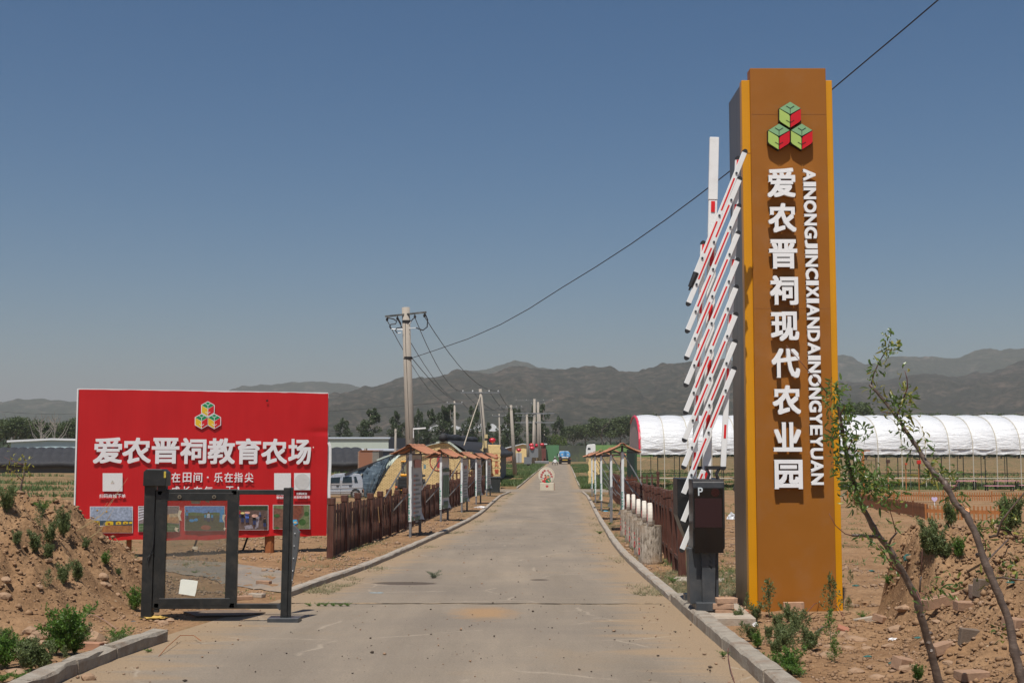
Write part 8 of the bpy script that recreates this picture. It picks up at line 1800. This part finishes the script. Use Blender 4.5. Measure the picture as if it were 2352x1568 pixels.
# right foreground weeds (crop 2700,2300 scale 2.94): u=1550.3+.1953X ; v=1320.6+.1953Y
def cW(X, Y): return gp(1550.3 + .1953 * X, 1320.6 + .1953 * Y)
for (X, Y, h, kd, mt, sx, lb) in ((1110, 520, .42, 'tall', ART, .8, 'tallest artemisia against the orange pillar face'), (1840, 530, .48, 'tall', ART, .75, 'dark artemisia spire at the far corner of the pillar'), (2040, 450, .18, 'tall', ART, .9, 'small artemisia beside the far yellow trim of the pillar'), (860, 440, .22, 'tall', ART, .7, 'thin artemisia in front of the bronze pillar side'), (960, 560, .22, 'bush', ART, .8, 'artemisia clump at the near yellow trim'), (740, 560, .18, 'bush', ART, .8, 'small clump beside the stacked bricks'), (640, 530, .10, 'low', ART, .9, 'tiny sprig by the stacked bricks'), (1340, 560, .22, 'bush', ART, .9, 'artemisia clump before the brick on the pillar foot'), (1200, 640, .2, 'bush', ART, .9, 'low artemisia amid the clump, nearest the pillar centre'), (1400, 700, .26, 'bush', ART, .9, 'middle artemisia of the clump below the pillar'), (1540, 730, .26, 'tall', ART, 1.0, 'upright artemisia on the rubble side of the clump'), (1100, 760, .16, 'bush', ART, .8, 'small artemisia on the kerb side of the clump'), (1240, 800, .24, 'bush', ART, .9, 'artemisia between the kerb and the clump'), (780, 750, .17, 'tall', ART, 1.0, 'thin sprig beside the kerb, nearest the barrier'), (900, 780, .20, 'bush', ART, .8, 'feathery clump just behind the kerb'), (970, 870, .18, 'bush', BRI, .8, 'light green clump just behind the kerb'), (1190, 950, .2, 'bush', ART, .8, 'artemisia above the bright weed by the kerb'), (1300, 880, .26, 'bush', ART, .9, 'large soft artemisia in the middle of the foreground'), (1590, 900, .26, 'bush', ART, .9, 'artemisia against the pale rocks'), (1400, 1010, .30, 'tall', ART, .8, 'upright artemisia rising over the bright weed'), (1830, 820, .32, 'tall', BRI, .7, 'slim bright weed among the first rubble'), (1880, 1030, .2, 'tall', BRI, .9, 'bright weed between the pale rocks'), (1370, 1170, .24, 'bush', BRI, 1.1, 'brightest green weed at the kerb, nearest the camera'), (1180, 1060, .14, 'low', BRI, 1.2, 'bright low weed leaning over the kerb'), (1470, 1200, .16, 'low', BRI, 1.1, 'bright low weed at the bottom edge beside the rubble'), (560, 960, .07, 'low', BRI, 1.2, 'flat sprawling weed on the road at the kerb foot'), (740, 970, .07, 'low', BRI, 1.4, 'second flat sprawling weed against the kerb')):
    weed(kd, cW(X, Y), h, lb, mt, sx, 'weeds below the pillar')
for (X, Y, h, kd, mt, sx, lb) in ((840, 640, .62, 'bush', ART, .75, 'large grey-green bush on the bank between the saplings'), (780, 640, .5, 'bush', ART, .7, 'grey-green bush merging into the large one on the bank'), (1010, 640, .34, 'bush', BRI, .7, 'green bush on the bank beside the second trunk'), (920, 640, .30, 'bush', ART, .8, 'low grey-green bush between the two bank bushes'), (950, 390, .45, 'bush', ART, .7, 'far grey-green bush behind the sawn branch stub'), (1400, 460, .62, 'bush', ART, .8, 'blue-green bush at the picture edge on top of the bank'), (1460, 300, .6, 'bush', ART, .8, 'far blue-green bush at the picture edge'), (1340, 240, .5, 'bush', ART, .7, 'blue-green bush behind the orange picket piece'), (480, 840, .16, 'bush', BRI, 1.0, 'bright tuft on the bank beside the first trunk'), (195, 830, .30, 'tall', ART, .7, 'grey sprig between pillar and cut bank'), (60, 1420, .22, 'tall', BRI, .8, 'small bright weed at the low end of the rubble'), (290, 1080, .14, 'low', BRI, 1.0, 'light weed flat on the rubble near the pillar'), (700, 1560, .2, 'bush', BRI, .9, 'bright weed at the bottom edge beside the first trunk')):
    weed(kd, cR(X, Y), h, lb, mt, sx, 'weeds on the rubble bank')
for (X, Y, h, kd, mt, sx, lb) in ((880, 760, .46, 'bush', BRI, .95, 'bright green bushy weed in front of the rock group by the heap'), (760, 740, .36, 'bush', BRI, .9, 'bright green side of the bushy weed by the heap'), (1000, 740, .28, 'bush', BRI, .9, 'bright green lower part of the bushy weed towards the brick'), (860, 850, .14, 'tall', ART, .9, 'grey sprig in front of the bushy weed'), (420, 960, .3, 'bush', ART, .95, 'pale green weed between the bushy weed and the corner'), (560, 960, .26, 'bush', ART, .95, 'pale green weed beside the kerb start'), (300, 900, .25, 'bush', ART, .9, 'pale weed behind the corner pair'), (60, 930, .32, 'bush', BRI, .9, 'green weed at the bottom corner of the picture'), (-60, 900, .3, 'bush', BRI, .9, 'green weed cut by the bottom corner of the picture'), (40, 640, .2, 'bush', ART, .9, 'grey weed at the picture edge above the corner'), (250, 1100, .12, 'low', BRI, 1.2, 'small flat weed at the very bottom edge'), (30, 1110, .12, 'low', BRI, 1.2, 'small flat weed in the very bottom corner'), (1130, 560, .2, 'bush', ART, .9, 'grey weed beside the large pale boulder'), (1540, 620, .14, 'low', ART, 1.2, 'sprawling weed along the kerb top'), (1590, 560, .2, 'low', BRI, 1.0, 'broad-leaved plant between boulder and kerb end'), (1780, 590, .09, 'low', ART, 1.2, 'small tuft at the kerb end'), (2000, 700, .05, 'low', BRI, 1.4, 'tiny grass tuft at the kerb face'), (1830, 150, .3, 'bush', BRI, .8, 'green weed at the foot of the gate post on the heap side')):
    weed(kd, cL(X, Y), h, lb, mt, sx, 'weeds by the earth heap')
for (X, Y, h, kd, mt, sx, lb) in ((45, 420, .34, 'bush', ART, .7, 'grey-green weed on the crest of the heap at the picture edge'), (290, 420, .18, 'low', BRI, 1.1, 'dark low weed on the crest of the heap'), (430, 590, .38, 'bush', ART, .6, 'tall weed on the crest against the red billboard'), (330, 640, .3, 'bush', ART, .7, 'weed high on the heap'), (270, 540, .3, 'tall', ART, .7, 'thin weed high on the heap'), (110, 670, .18, 'bush', ART, .8, 'small weed on the heap near the picture edge'), (240, 720, .26, 'bush', ART, .8, 'weed in the upper middle of the heap'), (320, 760, .2, 'bush', ART, .8, 'weed above the rounded stone'), (420, 910, .24, 'bush', ART, .8, 'weed pair low on the heap, nearer the picture edge'), (530, 900, .26, 'bush', ART, .8, 'weed pair low on the heap, nearer the gate'), (320, 950, .2, 'tall', ART, .9, 'small upright weed low on the heap'), (575, 680, .16, 'bush', ART, .8, 'weed on the shoulder of the heap'), (710, 780, .17, 'bush', BRI, .9, 'bright weed on the shoulder of the heap nearest the gate'), (800, 860, .1, 'bush', ART, .9, 'tiny weed at the cut end of the heap')):
    weed(kd, cH(X, Y), h, lb, mt, sx, 'weeds on the earth heap')
# small plants on and beside the road
p = gp(997, 1328); weed('low', p + Vector((0, 0, -.01)), .17, 'small cone of grey-green weed growing in the middle of the road', leafmat('dusty_leaves', (.08, .10, .06), (.20, .23, .15), .2, .7, 8), .9, None, 0)
for k, u in enumerate((712, 730, 748, 765, 782, 798)): weed('low', gp(u, 1392), .06, ('weed nearest the gate post in the road joint', 'second weed from the gate post in the road joint', 'third weed from the gate post in the road joint', 'fourth weed from the gate post in the road joint', 'fifth weed from the gate post in the road joint', 'weed farthest from the gate in the road joint row')[k], BRI, 1.3, 'weeds in the road joint')
for (u, v, h, lb) in ((1400, 1205, .12, 'grass tuft on the verge before the first drum'), (1378, 1226, .12, 'green tuft beside the kerb opposite the drums'), (700, 1235, .12, 'small tuft near the first post of the long fence'), (1545, 1338, .12, 'small weed on the verge before the barrier cabinets'), (612, 1262, .12, 'small tuft at the billboard post'), (450, 1318, .08, 'small tuft seen through the gate pane')): weed('low', gp(u, v), h, lb, BRI, 1.2, 'scattered small tufts')
# dry stalks on the heap crest
DRYS = pm('dry_straw', (.50, .38, .20), .8, .2)
for k, (X, Y, lb) in enumerate(((500, 560, 'dry arching straw on the heap crest before the billboard, longest'), (560, 620, 'dry straw pair on the heap crest before the billboard'))):
    b_ = cH(X, Y); t = empty('dry_stalk', b_, 0, lb, 'dry stalk', 'dry straws on the heap')
    for q in range(4):
        e = Vector((.45 + .15 * q, random.uniform(-.1, .1), .25 + .18 * q)) * (.8 if k == 0 else .5); mb = MB(); mb.tube([(0, 0, -.02), (e.x * .5, e.y * .5, e.z * .35), (e.x * .85, e.y, e.z)], [.004, .003, .0015], 4); mb.build('stalk', DRYS, t, world=False)

# PEACH SAPLINGS
PBARK, nt, bs_ = base_mat('peach_bark')
tc = nt.nodes.new('ShaderNodeTexCoord'); n1 = _noise(nt, 1, 5, .7, _stretch(nt, tc.outputs['Object'], (12, 12, 55))); n2 = _noise(nt, 12, 4, .6, tc.outputs['Object'])
nt.links.new(_ramp(nt, _math(nt, 'ADD', _math(nt, 'MULTIPLY', n1.outputs[0], .5), _math(nt, 'MULTIPLY', n2.outputs[0], .5)), [(.3, (.05, .036, .03)), (.52, (.12, .085, .065)), (.7, (.24, .18, .14))]).outputs[0], bs_.inputs['Base Color']); bs_.inputs['Roughness'].default_value = .5
bp = nt.nodes.new('ShaderNodeBump'); bp.inputs['Distance'].default_value = .003; nt.links.new(n1.outputs[0], bp.inputs['Height']); nt.links.new(bp.outputs[0], bs_.inputs['Normal'])
TWIG = pm('reddish_twig', (.16, .06, .045), .6, .2, 10)
PLEAF = leafmat('peach_leaves', (.05, .10, .022), (.13, .20, .05), .4, .32, 6); PLEAFY = leafmat('curled_yellow_leaves', (.13, .16, .03), (.34, .32, .07), .4, .4, 6)
CUT = pm('fresh_sawn_wood', (.70, .30, .12), .7, .1, 8)
def leaf_shape(p, d, up, L, W, curl, out):
    """one narrow folded leaf of six faces, curling back on itself"""
    side = d.cross(up).normalized(); pts_ = []; pos = p.copy(); dd = d.copy()
    n = 4
    for i in range(n + 1):
        w = W * math.sin(math.pi * min(.98, (i + .35) / (n + .6))) ; pts_.append((pos - side * w - up * (w * .35) * -1, pos.copy(), pos + side * w + up * (w * .35)))
        ax = side; dd = (Matrix.Rotation(curl / n, 3, ax) @ dd); up = (Matrix.Rotation(curl / n, 3, ax) @ up); pos = pos + dd * (L / n)
    k = len(out.v)
    for a, b, c in pts_: out.v.extend([a, b, c])
    for i in range(n):
        for q in range(2): out.f.append((k + i * 3 + q, k + i * 3 + q + 1, k + (i + 1) * 3 + q + 1, k + (i + 1) * 3 + q)); out.m.append(0)
def sapling(trunk, D0, D1, r0, r1, label, branches, clusters, stubs, seed):
    rr = random.Random(seed); n = len(trunk); P = [at(u, v, D0 + (D1 - D0) * i / (n - 1)) for i, (u, v) in enumerate(trunk)]
    foot = P[0].copy(); d = (P[0] - P[1]).normalized(); zg = hz(foot.x, foot.y); 
    while foot.z > zg - .05 and (foot - P[0]).length < 1.5: foot = foot + d * .05; zg = hz(foot.x, foot.y)
    P = [foot] + P; t = empty('peach_sapling', foot, 0, label, 'fruit tree', 'pruned peach saplings')
    # refine with knots
    Q = []; rad = []
    for i in range(len(P) - 1):
        for q in range(5):
            f_ = q / 5; s_ = (i + f_) / (len(P) - 1); Q.append(P[i].lerp(P[i + 1], f_) + Vector((rr.uniform(-1, 1), 0, rr.uniform(-1, 1))) * .0025); rad.append((r0 + (r1 - r0) * s_) * (1 + rr.uniform(-.05, .09) + (.22 if rr.random() < .12 else 0)))
    Q.append(P[-1]); rad.append(r1)
    mb = MB(); mb.tube(Q, rad, 12); mb.build('trunk', PBARK, t, smooth=True)
    for (pts_, Da, Db, ra, rb, mt) in branches:
        m_ = len(pts_); B = [at(u, v, Da + (Db - Da) * i / (m_ - 1)) for i, (u, v) in enumerate(pts_)]; mb = MB(); mb.tube(B, [ra + (rb - ra) * i / (m_ - 1) for i in range(m_)], 7); mb.build('branch', mt, t, smooth=True)
    for (u, v, D, r_) in stubs:
        c = at(u, v, D); mb = MB(); mb.tube([c, c + Vector((rr.uniform(-.02, .02), -.02, .012))], [r_, r_ * .9], 10); so = mb.build('pruned_stub', PBARK, t)
    LV = MB(); LY = MB()
    for (u, v, D, rad_, cnt, yel) in clusters:
        c = at(u, v, D)
        for q in range(int(cnt * (.8 if seed == 3 else .62))):
            o_ = Vector((rr.gauss(0, 1), rr.gauss(0, .8), rr.gauss(0, 1))) * rad_ * .42; p = c + o_; d_ = (o_.normalized() + Vector((rr.uniform(-.6, .6), rr.uniform(-.6, .6), rr.uniform(-.7, .25)))).normalized(); up_ = d_.cross(Vector((rr.uniform(-1, 1), rr.uniform(-1, 1), rr.uniform(-1, 1)))).normalized()
            leaf_shape(p, d_, up_, rr.uniform(.035, .075), rr.uniform(.006, .010), rr.uniform(-3.4, .2), LY if rr.random() < yel else LV)
    for mbx, mt, nm in ((LV, PLEAF, 'leaves'), (LY, PLEAFY, 'curled_leaves')):
        if mbx.v: o = mbx.build(nm, mt, t, recalc=False); o['kind'] = 'stuff'
    return t, P
def a_(X, Y): return (1894.9 + .30435 * X, 1091 + .30435 * Y)
def b_(X, Y): return (1894.9 + .25635 * X, 746.5 + .25635 * Y)
TA = [a_(860, 1568), a_(790, 1300), a_(735, 1100), a_(690, 920), a_(590, 740), a_(500, 580), a_(400, 450), a_(310, 290), a_(262, 200), b_(232, 1330), b_(192, 1150), b_(158, 950), b_(112, 700)]
def cl(fn, lst, D, yel): return [(*fn(X, Y), D + random.uniform(-.08, .08), r_, n_, yel) for (X, Y, r_, n_) in lst]
random.seed(15)
clA = cl(b_, [(110, 560, .07, 26), (60, 630, .10, 34), (120, 640, .09, 26), (40, 690, .05, 10), (170, 700, .07, 22), (190, 780, .06, 16), (80, 860, .07, 16), (100, 930, .05, 10), (170, 860, .08, 26), (220, 880, .09, 30), (240, 960, .10, 34), (300, 960, .08, 16), (330, 990, .05, 8), (110, 1030, .09, 24), (60, 1000, .05, 10), (200, 1040, .08, 20), (130, 1100, .08, 20), (180, 1130, .07, 18), (230, 1180, .09, 24), (270, 1240, .10, 34), (330, 1270, .08, 26), (150, 1260, .10, 28), (110, 1280, .06, 14), (200, 1300, .08, 22), (280, 1320, .09, 24), (240, 1400, .10, 32), (320, 1420, .09, 26), (420, 1380, .10, 34), (480, 1400, .09, 26), (440, 1470, .10, 34), (540, 1430, .09, 24), (250, 1480, .08, 20), (270, 1540, .08, 22)], 8.6, .10)
clA += cl(a_, [(215, 60, .09, 28), (240, 150, .09, 28), (330, 60, .11, 40), (400, 70, .10, 34), (460, 80, .08, 20), (440, 170, .06, 12), (510, 180, .08, 24), (555, 150, .07, 18), (250, 200, .07, 18), (270, 290, .04, 6), (290, 470, .05, 8), (370, 490, .06, 14), (440, 600, .06, 14), (500, 620, .06, 14), (515, 720, .05, 8), (710, 985, .05, 8), (745, 890, .05, 12), (860, 860, .06, 14), (920, 850, .08, 24), (970, 830, .06, 10), (640, 860, .03, 3), (520, 365, .03, 4)], 8.5, .12)
brA = [([a_(395, 460), a_(340, 462), a_(300, 455), a_(205, 452)], 8.75, 8.65, .014, .010, PBARK), ([a_(205, 455), a_(150, 440), a_(80, 380), a_(30, 288)], 8.65, 8.55, .004, .002, TWIG), ([b_(20, 610), (1880, 878), (1845, 838), (1806, 793)], 8.35, 8.2, .004, .0015, TWIG),
       ([a_(480, 530), a_(500, 480), a_(545, 430)], 8.75, 8.7, .009, .005, PBARK), ([a_(535, 430), a_(515, 350), a_(487, 255), a_(470, 180)], 8.7, 8.6, .004, .002, TWIG), ([a_(570, 735), a_(520, 700), a_(460, 610), a_(390, 510)], 8.7, 8.5, .008, .003, TWIG), ([a_(690, 880), a_(735, 975)], 8.6, 8.5, .004, .003, TWIG), ([a_(715, 880), a_(720, 800), a_(728, 762)], 8.6, 8.6, .007, .005, PBARK), ([a_(728, 765), a_(730, 650), a_(735, 550)], 8.6, 8.6, .002, .001, TWIG), ([a_(715, 880), a_(780, 912), a_(840, 918), a_(925, 900)], 8.6, 8.4, .003, .0015, TWIG),
       ([a_(262, 200), a_(300, 140), a_(380, 90), a_(470, 70)], 8.7, 8.5, .007, .003, PBARK), ([b_(190, 1150), b_(240, 1040), b_(300, 980)], 8.6, 8.5, .005, .002, TWIG), ([b_(170, 1000), b_(90, 1020), b_(60, 1000)], 8.6, 8.5, .004, .002, TWIG), ([b_(140, 800), b_(180, 720)], 8.6, 8.5, .004, .002, TWIG)]
sapling(TA, 9.0, 8.6, .029, .010, 'pruned peach sapling nearer the pillar, leafy head overlapping its yellow edge', brA, clA, [(*a_(805, 1195), 8.85, .011), (*a_(775, 1270), 8.83, .013), (*a_(728, 1060), 8.8, .012), (*a_(800, 1330), 8.85, .012), (*a_(560, 732), 8.7, .010)], 3)
TB = [a_(1490, 1568), a_(1440, 1370), a_(1390, 1100), a_(1290, 850), a_(1200, 630), a_(1130, 420), a_(1060, 290), a_(980, 210), a_(900, 50), b_(1080, 1410), b_(980, 1330), b_(900, 1220), b_(830, 1100), b_(730, 950), b_(640, 820), b_(550, 700), b_(400, 530)]
clB = cl(b_, [(590, 120, .07, 18), (610, 170, .07, 16), (560, 230, .08, 22), (590, 210, .05, 10), (530, 215, .05, 8), (450, 360, .07, 18), (480, 400, .07, 18), (440, 430, .05, 8), (445, 485, .03, 5), (700, 395, .04, 8), (730, 590, .08, 22), (770, 620, .06, 12), (700, 640, .08, 20), (430, 590, .06, 12), (480, 600, .05, 10), (590, 670, .08, 22), (620, 710, .06, 14), (700, 700, .09, 26), (660, 760, .08, 20), (730, 770, .07, 16), (520, 760, .07, 16), (490, 790, .05, 8), (690, 900, .09, 28), (740, 900, .08, 22), (720, 940, .07, 16), (860, 1010, .08, 22), (890, 1050, .06, 12), (790, 1090, .06, 14), (770, 1150, .06, 12), (940, 1270, .06, 12), (1000, 1290, .09, 28), (1060, 1320, .08, 22), (960, 1370, .08, 22), (1090, 1370, .05, 8), (1180, 1540, .08, 22), (1130, 1540, .06, 12)], 8.9, .33)
clB += cl(a_, [(820, 10, .08, 18), (920, 10, .06, 10), (980, 190, .08, 20), (1020, 180, .06, 10), (1215, 370, .07, 16), (1260, 410, .08, 18), (1220, 480, .07, 16), (1200, 510, .07, 16), (1290, 300, .08, 20), (1330, 300, .08, 18), (1400, 265, .07, 16), (1440, 280, .05, 8), (1490, 140, .07, 14), (1480, 400, .05, 8), (1180, 760, .07, 16), (1230, 800, .06, 12), (1370, 730, .08, 20), (1440, 670, .08, 18), (1480, 700, .07, 14), (1330, 1190, .06, 18), (1320, 1220, .04, 8), (1500, 480, .05, 8)], 8.8, .30)
brB = [([b_(415, 535), b_(435, 440), b_(480, 340), b_(525, 265), b_(565, 200), b_(585, 120)], 9.0, 8.9, .006, .002, PBARK), ([b_(640, 830), b_(690, 690), b_(740, 560), b_(735, 480), b_(715, 410)], 9.0, 8.9, .006, .002, TWIG), ([b_(590, 790), b_(540, 780), b_(505, 780)], 8.95, 8.9, .004, .002, TWIG), ([b_(810, 1060), b_(870, 1010)], 8.95, 8.9, .003, .002, TWIG), ([b_(1110, 1475), b_(1160, 1460), b_(1195, 1395)], 8.9, 8.85, .005, .003, TWIG),
       ([a_(1240, 465), a_(1300, 455), a_(1330, 350), a_(1400, 260), a_(1490, 150), a_(1560, 60)], 8.8, 8.6, .010, .004, PBARK), ([a_(1290, 775), a_(1340, 770), a_(1440, 785), a_(1540, 790)], 8.8, 8.6, .008, .004, PBARK), ([a_(1190, 600), a_(1215, 550), a_(1195, 480)], 8.85, 8.8, .005, .003, TWIG)]
tB_, PB_ = sapling(TB, 8.6, 9.0, .029, .010, 'pruned peach sapling with a fresh orange saw cut and yellowing curled leaves', brB, clB, [(*a_(1145, 605), 8.9, .016), (*a_(1455, 1345), 8.95, .018), (*a_(1410, 1230), 8.9, .012), (*b_(1070, 1440), 8.9, .014)], 4)
c0 = at(*a_(1062, 300), 8.97); c1 = at(*a_(1062, 266), 8.93); mb = MB(); mb.tube([c0, c1], [.030, .027], 14); mb.build('sawn_limb', PBARK, tB_, smooth=False)
mb = MB(); mb.tube([c1, c1 + (c1 - c0).normalized() * .004], [.0255, .0250], 14); mb.build('saw_cut', CUT, tB_)
# small sapling on the far side of the heap (crop 0,1550 scale 2.85)
def s_(X, Y, D=16.5): return at(.2014 * X, 890 + .2014 * Y, D)
t = empty('bare_sapling', s_(225, 1240), 0, 'thin bare-topped young tree rising behind the earth heap', 'fruit tree'); mb = MB(); q = s_(225, 1240); q.z -= .4; mb.tube([q, s_(230, 1200), s_(250, 1080), s_(275, 1000), s_(275, 850)], [.018, .015, .012, .009, .004], 7); mb.build('trunk', PBARK, t, smooth=True)
for P in (((255, 1060), (190, 1000), (120, 940), (70, 910)), ((275, 880), (210, 860), (130, 830), (45, 790)), ((235, 1240), (300, 1210), (350, 1150), (370, 1090))): mb = MB(); mb.tube([s_(*p) for p in P], [.007, .005, .003, .0015], 5); mb.build('branch', TWIG, t, smooth=True)
LV = MB(); rr = random.Random(8)
for (X, Y, n_) in ((275, 860, 20), (265, 940, 10), (140, 960, 8), (75, 910, 6), (210, 1020, 5), (205, 860, 6), (130, 830, 5)):
    for k in range(n_): c = s_(X, Y) + Vector((rr.gauss(0, .04), rr.gauss(0, .04), rr.gauss(0, .04))); leaf_shape(c, Vector((rr.gauss(0, 1), rr.gauss(0, 1), rr.gauss(0, 1))).normalized(), Vector((0, .3, 1)).normalized(), .07, .01, rr.uniform(-2, .5), LV)
o = LV.build('leaves', PLEAFY, t, recalc=False); o['kind'] = 'stuff'

# SMALL LITTER
def crumple(c, r, label, mat, cat, name, dims=(1, .7, .5), seed=1):
    bm = bmesh.new(); bmesh.ops.create_icosphere(bm, subdivisions=3, radius=1); rr = random.Random(seed)
    for v in bm.verts: f_ = 1 + .55 * mnoise.noise(v.co * 2.5 + Vector((seed, seed, 0))); v.co = Vector((v.co.x * dims[0], v.co.y * dims[1], max(v.co.z, -.2) * dims[2])) * f_ * r
    me = bpy.data.meshes.new(name); bm.to_mesh(me); bm.free(); o = link(name, me, mat); o.location = c; return tag(o, label, cat)
PLW = pm('white_plastic_rag', (.72, .71, .70), .6, .1, 6); TEAL = pm('teal_netting', (.03, .12, .105), .7, .3, 20); YRAG = pm('yellow_rag', (.50, .33, .08), .8, .15, 10); BLR = pm('blue_plastic', (.12, .40, .55), .5, .1)
crumple(gp(1106, 1166) + Vector((0, 0, .0)), .2, 'crumpled white rag on the verge beside the kerb near the third board', PLW, 'rag', 'white_rag', (1.5, .8, .3), 2)
crumple(cL(1430, 625), .09, 'small white scrap of plastic beside the kerb and the lone brick', PLW, 'scrap', 'plastic_scrap', (1, .6, .25), 3)
crumple(cW(945, 605), .035, 'tiny white curl of paper among the weeds below the pillar', PLW, 'scrap', 'paper_scrap', (.8, .6, 1), 4)
crumple(gp(1682, 1192) , .16, 'clear whitish plastic bag on the ground behind the barrier', pm('clear_bag', (.6, .62, .64), .3, .1), 'bag', 'plastic_bag', (1, .7, 1.2), 5)
crumple(cL(2060, 262) + Vector((0, 0, .02)), .11, 'yellow rag spread on the ground at the foot of the gate post', YRAG, 'rag', 'yellow_rag', (1.3, .7, .22), 6)
crumple(gp(868, 1362), .09, 'thin blue plastic strip lying on the road near the gate', BLR, 'scrap', 'blue_strip', (1.4, .25, .1), 7)
crumple(gp(1389, 1174), .12, 'light blue scrap beside the kerb near the drums', BLR, 'scrap', 'blue_scrap', (1.2, .6, .25), 8)
for k, (X, Y, lb) in enumerate(((630, 660, 'teal netting scrap hanging on the bank, largest, beside the first trunk'), (350, 730, 'teal netting strip on the cut edge of the bank'), (230, 840, 'teal netting tangle near the pillar foot'), (510, 1430, 'teal netting strip low on the rubble bank'), (700, 1235, 'small teal shred beside the first trunk'), (320, 1375, 'small teal shred amid the low rubble'), (1400, 840, 'blue-green shred high on the bank at the picture edge'))):
    crumple(cR(X, Y) + Vector((0, -.01, .01)), .035 if k > 2 else .05, lb, TEAL, 'net scrap', 'net_scrap', (1, .4, .35 if k else 1.2), 20 + k)
crumple(cW(500, 763), .04, 'teal shred on the road beside the kerb', TEAL, 'net scrap', 'net_scrap', (1.2, .5, .25), 30)
crumple(cR(515, 1245), .045, 'silver-white foil scrap on the rubble bank', PLW, 'scrap', 'foil_scrap', (1, .7, .4), 31)
mb = MB(); mb.tube([cW(682, 790) + Vector((0, 0, .03)), cW(630, 900) + Vector((0, 0, .05)), cW(622, 1000) + Vector((0, 0, .05)), cW(650, 1150) + Vector((0, 0, .04)), cW(700, 1262)], .0035, 5); tag(mb.build('bent_wire', TWIG, None), 'thin rusty wire bent on the road beside the kerb', 'wire')
mb = MB(); mb.tube([cW(1500, 500), cW(1640, 440) + Vector((0, 0, .10)), cW(1850, 400) + Vector((0, 0, .13)), cW(1990, 500)], .005, 5); tag(mb.build('dry_branch', TWIG, None), 'thin bowed brown twig before the pillar foot', 'twig')
mb = MB(); mb.tube([cR(1080, 770) + Vector((0, 0, .02)), cR(1220, 690) + Vector((0, 0, .05)), cR(1390, 575) + Vector((0, 0, .04))], [.012, .01, .006], 6); tag(mb.build('fallen_branch', PBARK, None), 'fallen brown branch crossing behind the second sapling trunk', 'branch')
mb = MB(); mb.tube([cW(1650, 690) + Vector((0, 0, .015)), cW(1740, 645) + Vector((0, 0, .03)), cW(1830, 640) + Vector((0, 0, .02))], [.011, .010, .007], 6); tag(mb.build('fallen_branch', PBARK, None), 'short brown branch lying on the rubble below the pillar', 'branch')
mb = MB(); mb.tube([cL(1140, 205) + Vector((0, 0, .02)), cL(1290, 260) + Vector((0, 0, .03)), cL(1420, 310) + Vector((0, 0, .02)), cL(1570, 400) + Vector((0, 0, .01))], [.006, .006, .005, .004], 5); tag(mb.build('fallen_branch', pm('pinkish_stick', (.32, .2, .15), .8), None), 'thin straight pinkish stick on the toe of the heap', 'stick')
mb = MB(); pts_ = [cL(2130, 760), cL(2240, 690) + Vector((0, 0, .04)), cL(2420, 560) + Vector((0, 0, .06)), cL(2600, 545) + Vector((0, 0, .05)), cL(2700, 590) + Vector((0, 0, .03))]; mb.tube(pts_, .0035, 5); tag(mb.build('bent_wire', RUST, None), 'loop of rusty wire lying on the road before the gate', 'wire')
dk = [gp(470, 1418), gp(560, 1409), gp(640, 1404), gp(780, 1400)]
mb = MB(); P = [gp(420, 1408), gp(500, 1404), gp(560, 1403), gp(610, 1410), gp(560, 1416), gp(450, 1418)]; mb.prism([p + Vector((0, 0, .01)) for p in P], (0, 0, 0), (0, 0, .012)); tag(mb.build('torn_sheet', pm('dusty_dark_sheet', (.17, .12, .08), .9, .3, 12), None), 'dusty torn dark sheet lying under the gate leaf', 'sheet')
for (u, v, lb) in ((561, 1377, 'reddish brick lying behind the gate, under its open section'), (590, 1371, 'pale broken stone behind the gate beside the kerb'), (606, 1342, 'weathered brick block seen through the open section of the gate')):
    p = gp(u, v); brick_thing(p, random.uniform(-.4, .4), lb, dims=(.21, .10, .05), mat=BRKs if 'pale' not in lb else SLABC, group='loose bricks')
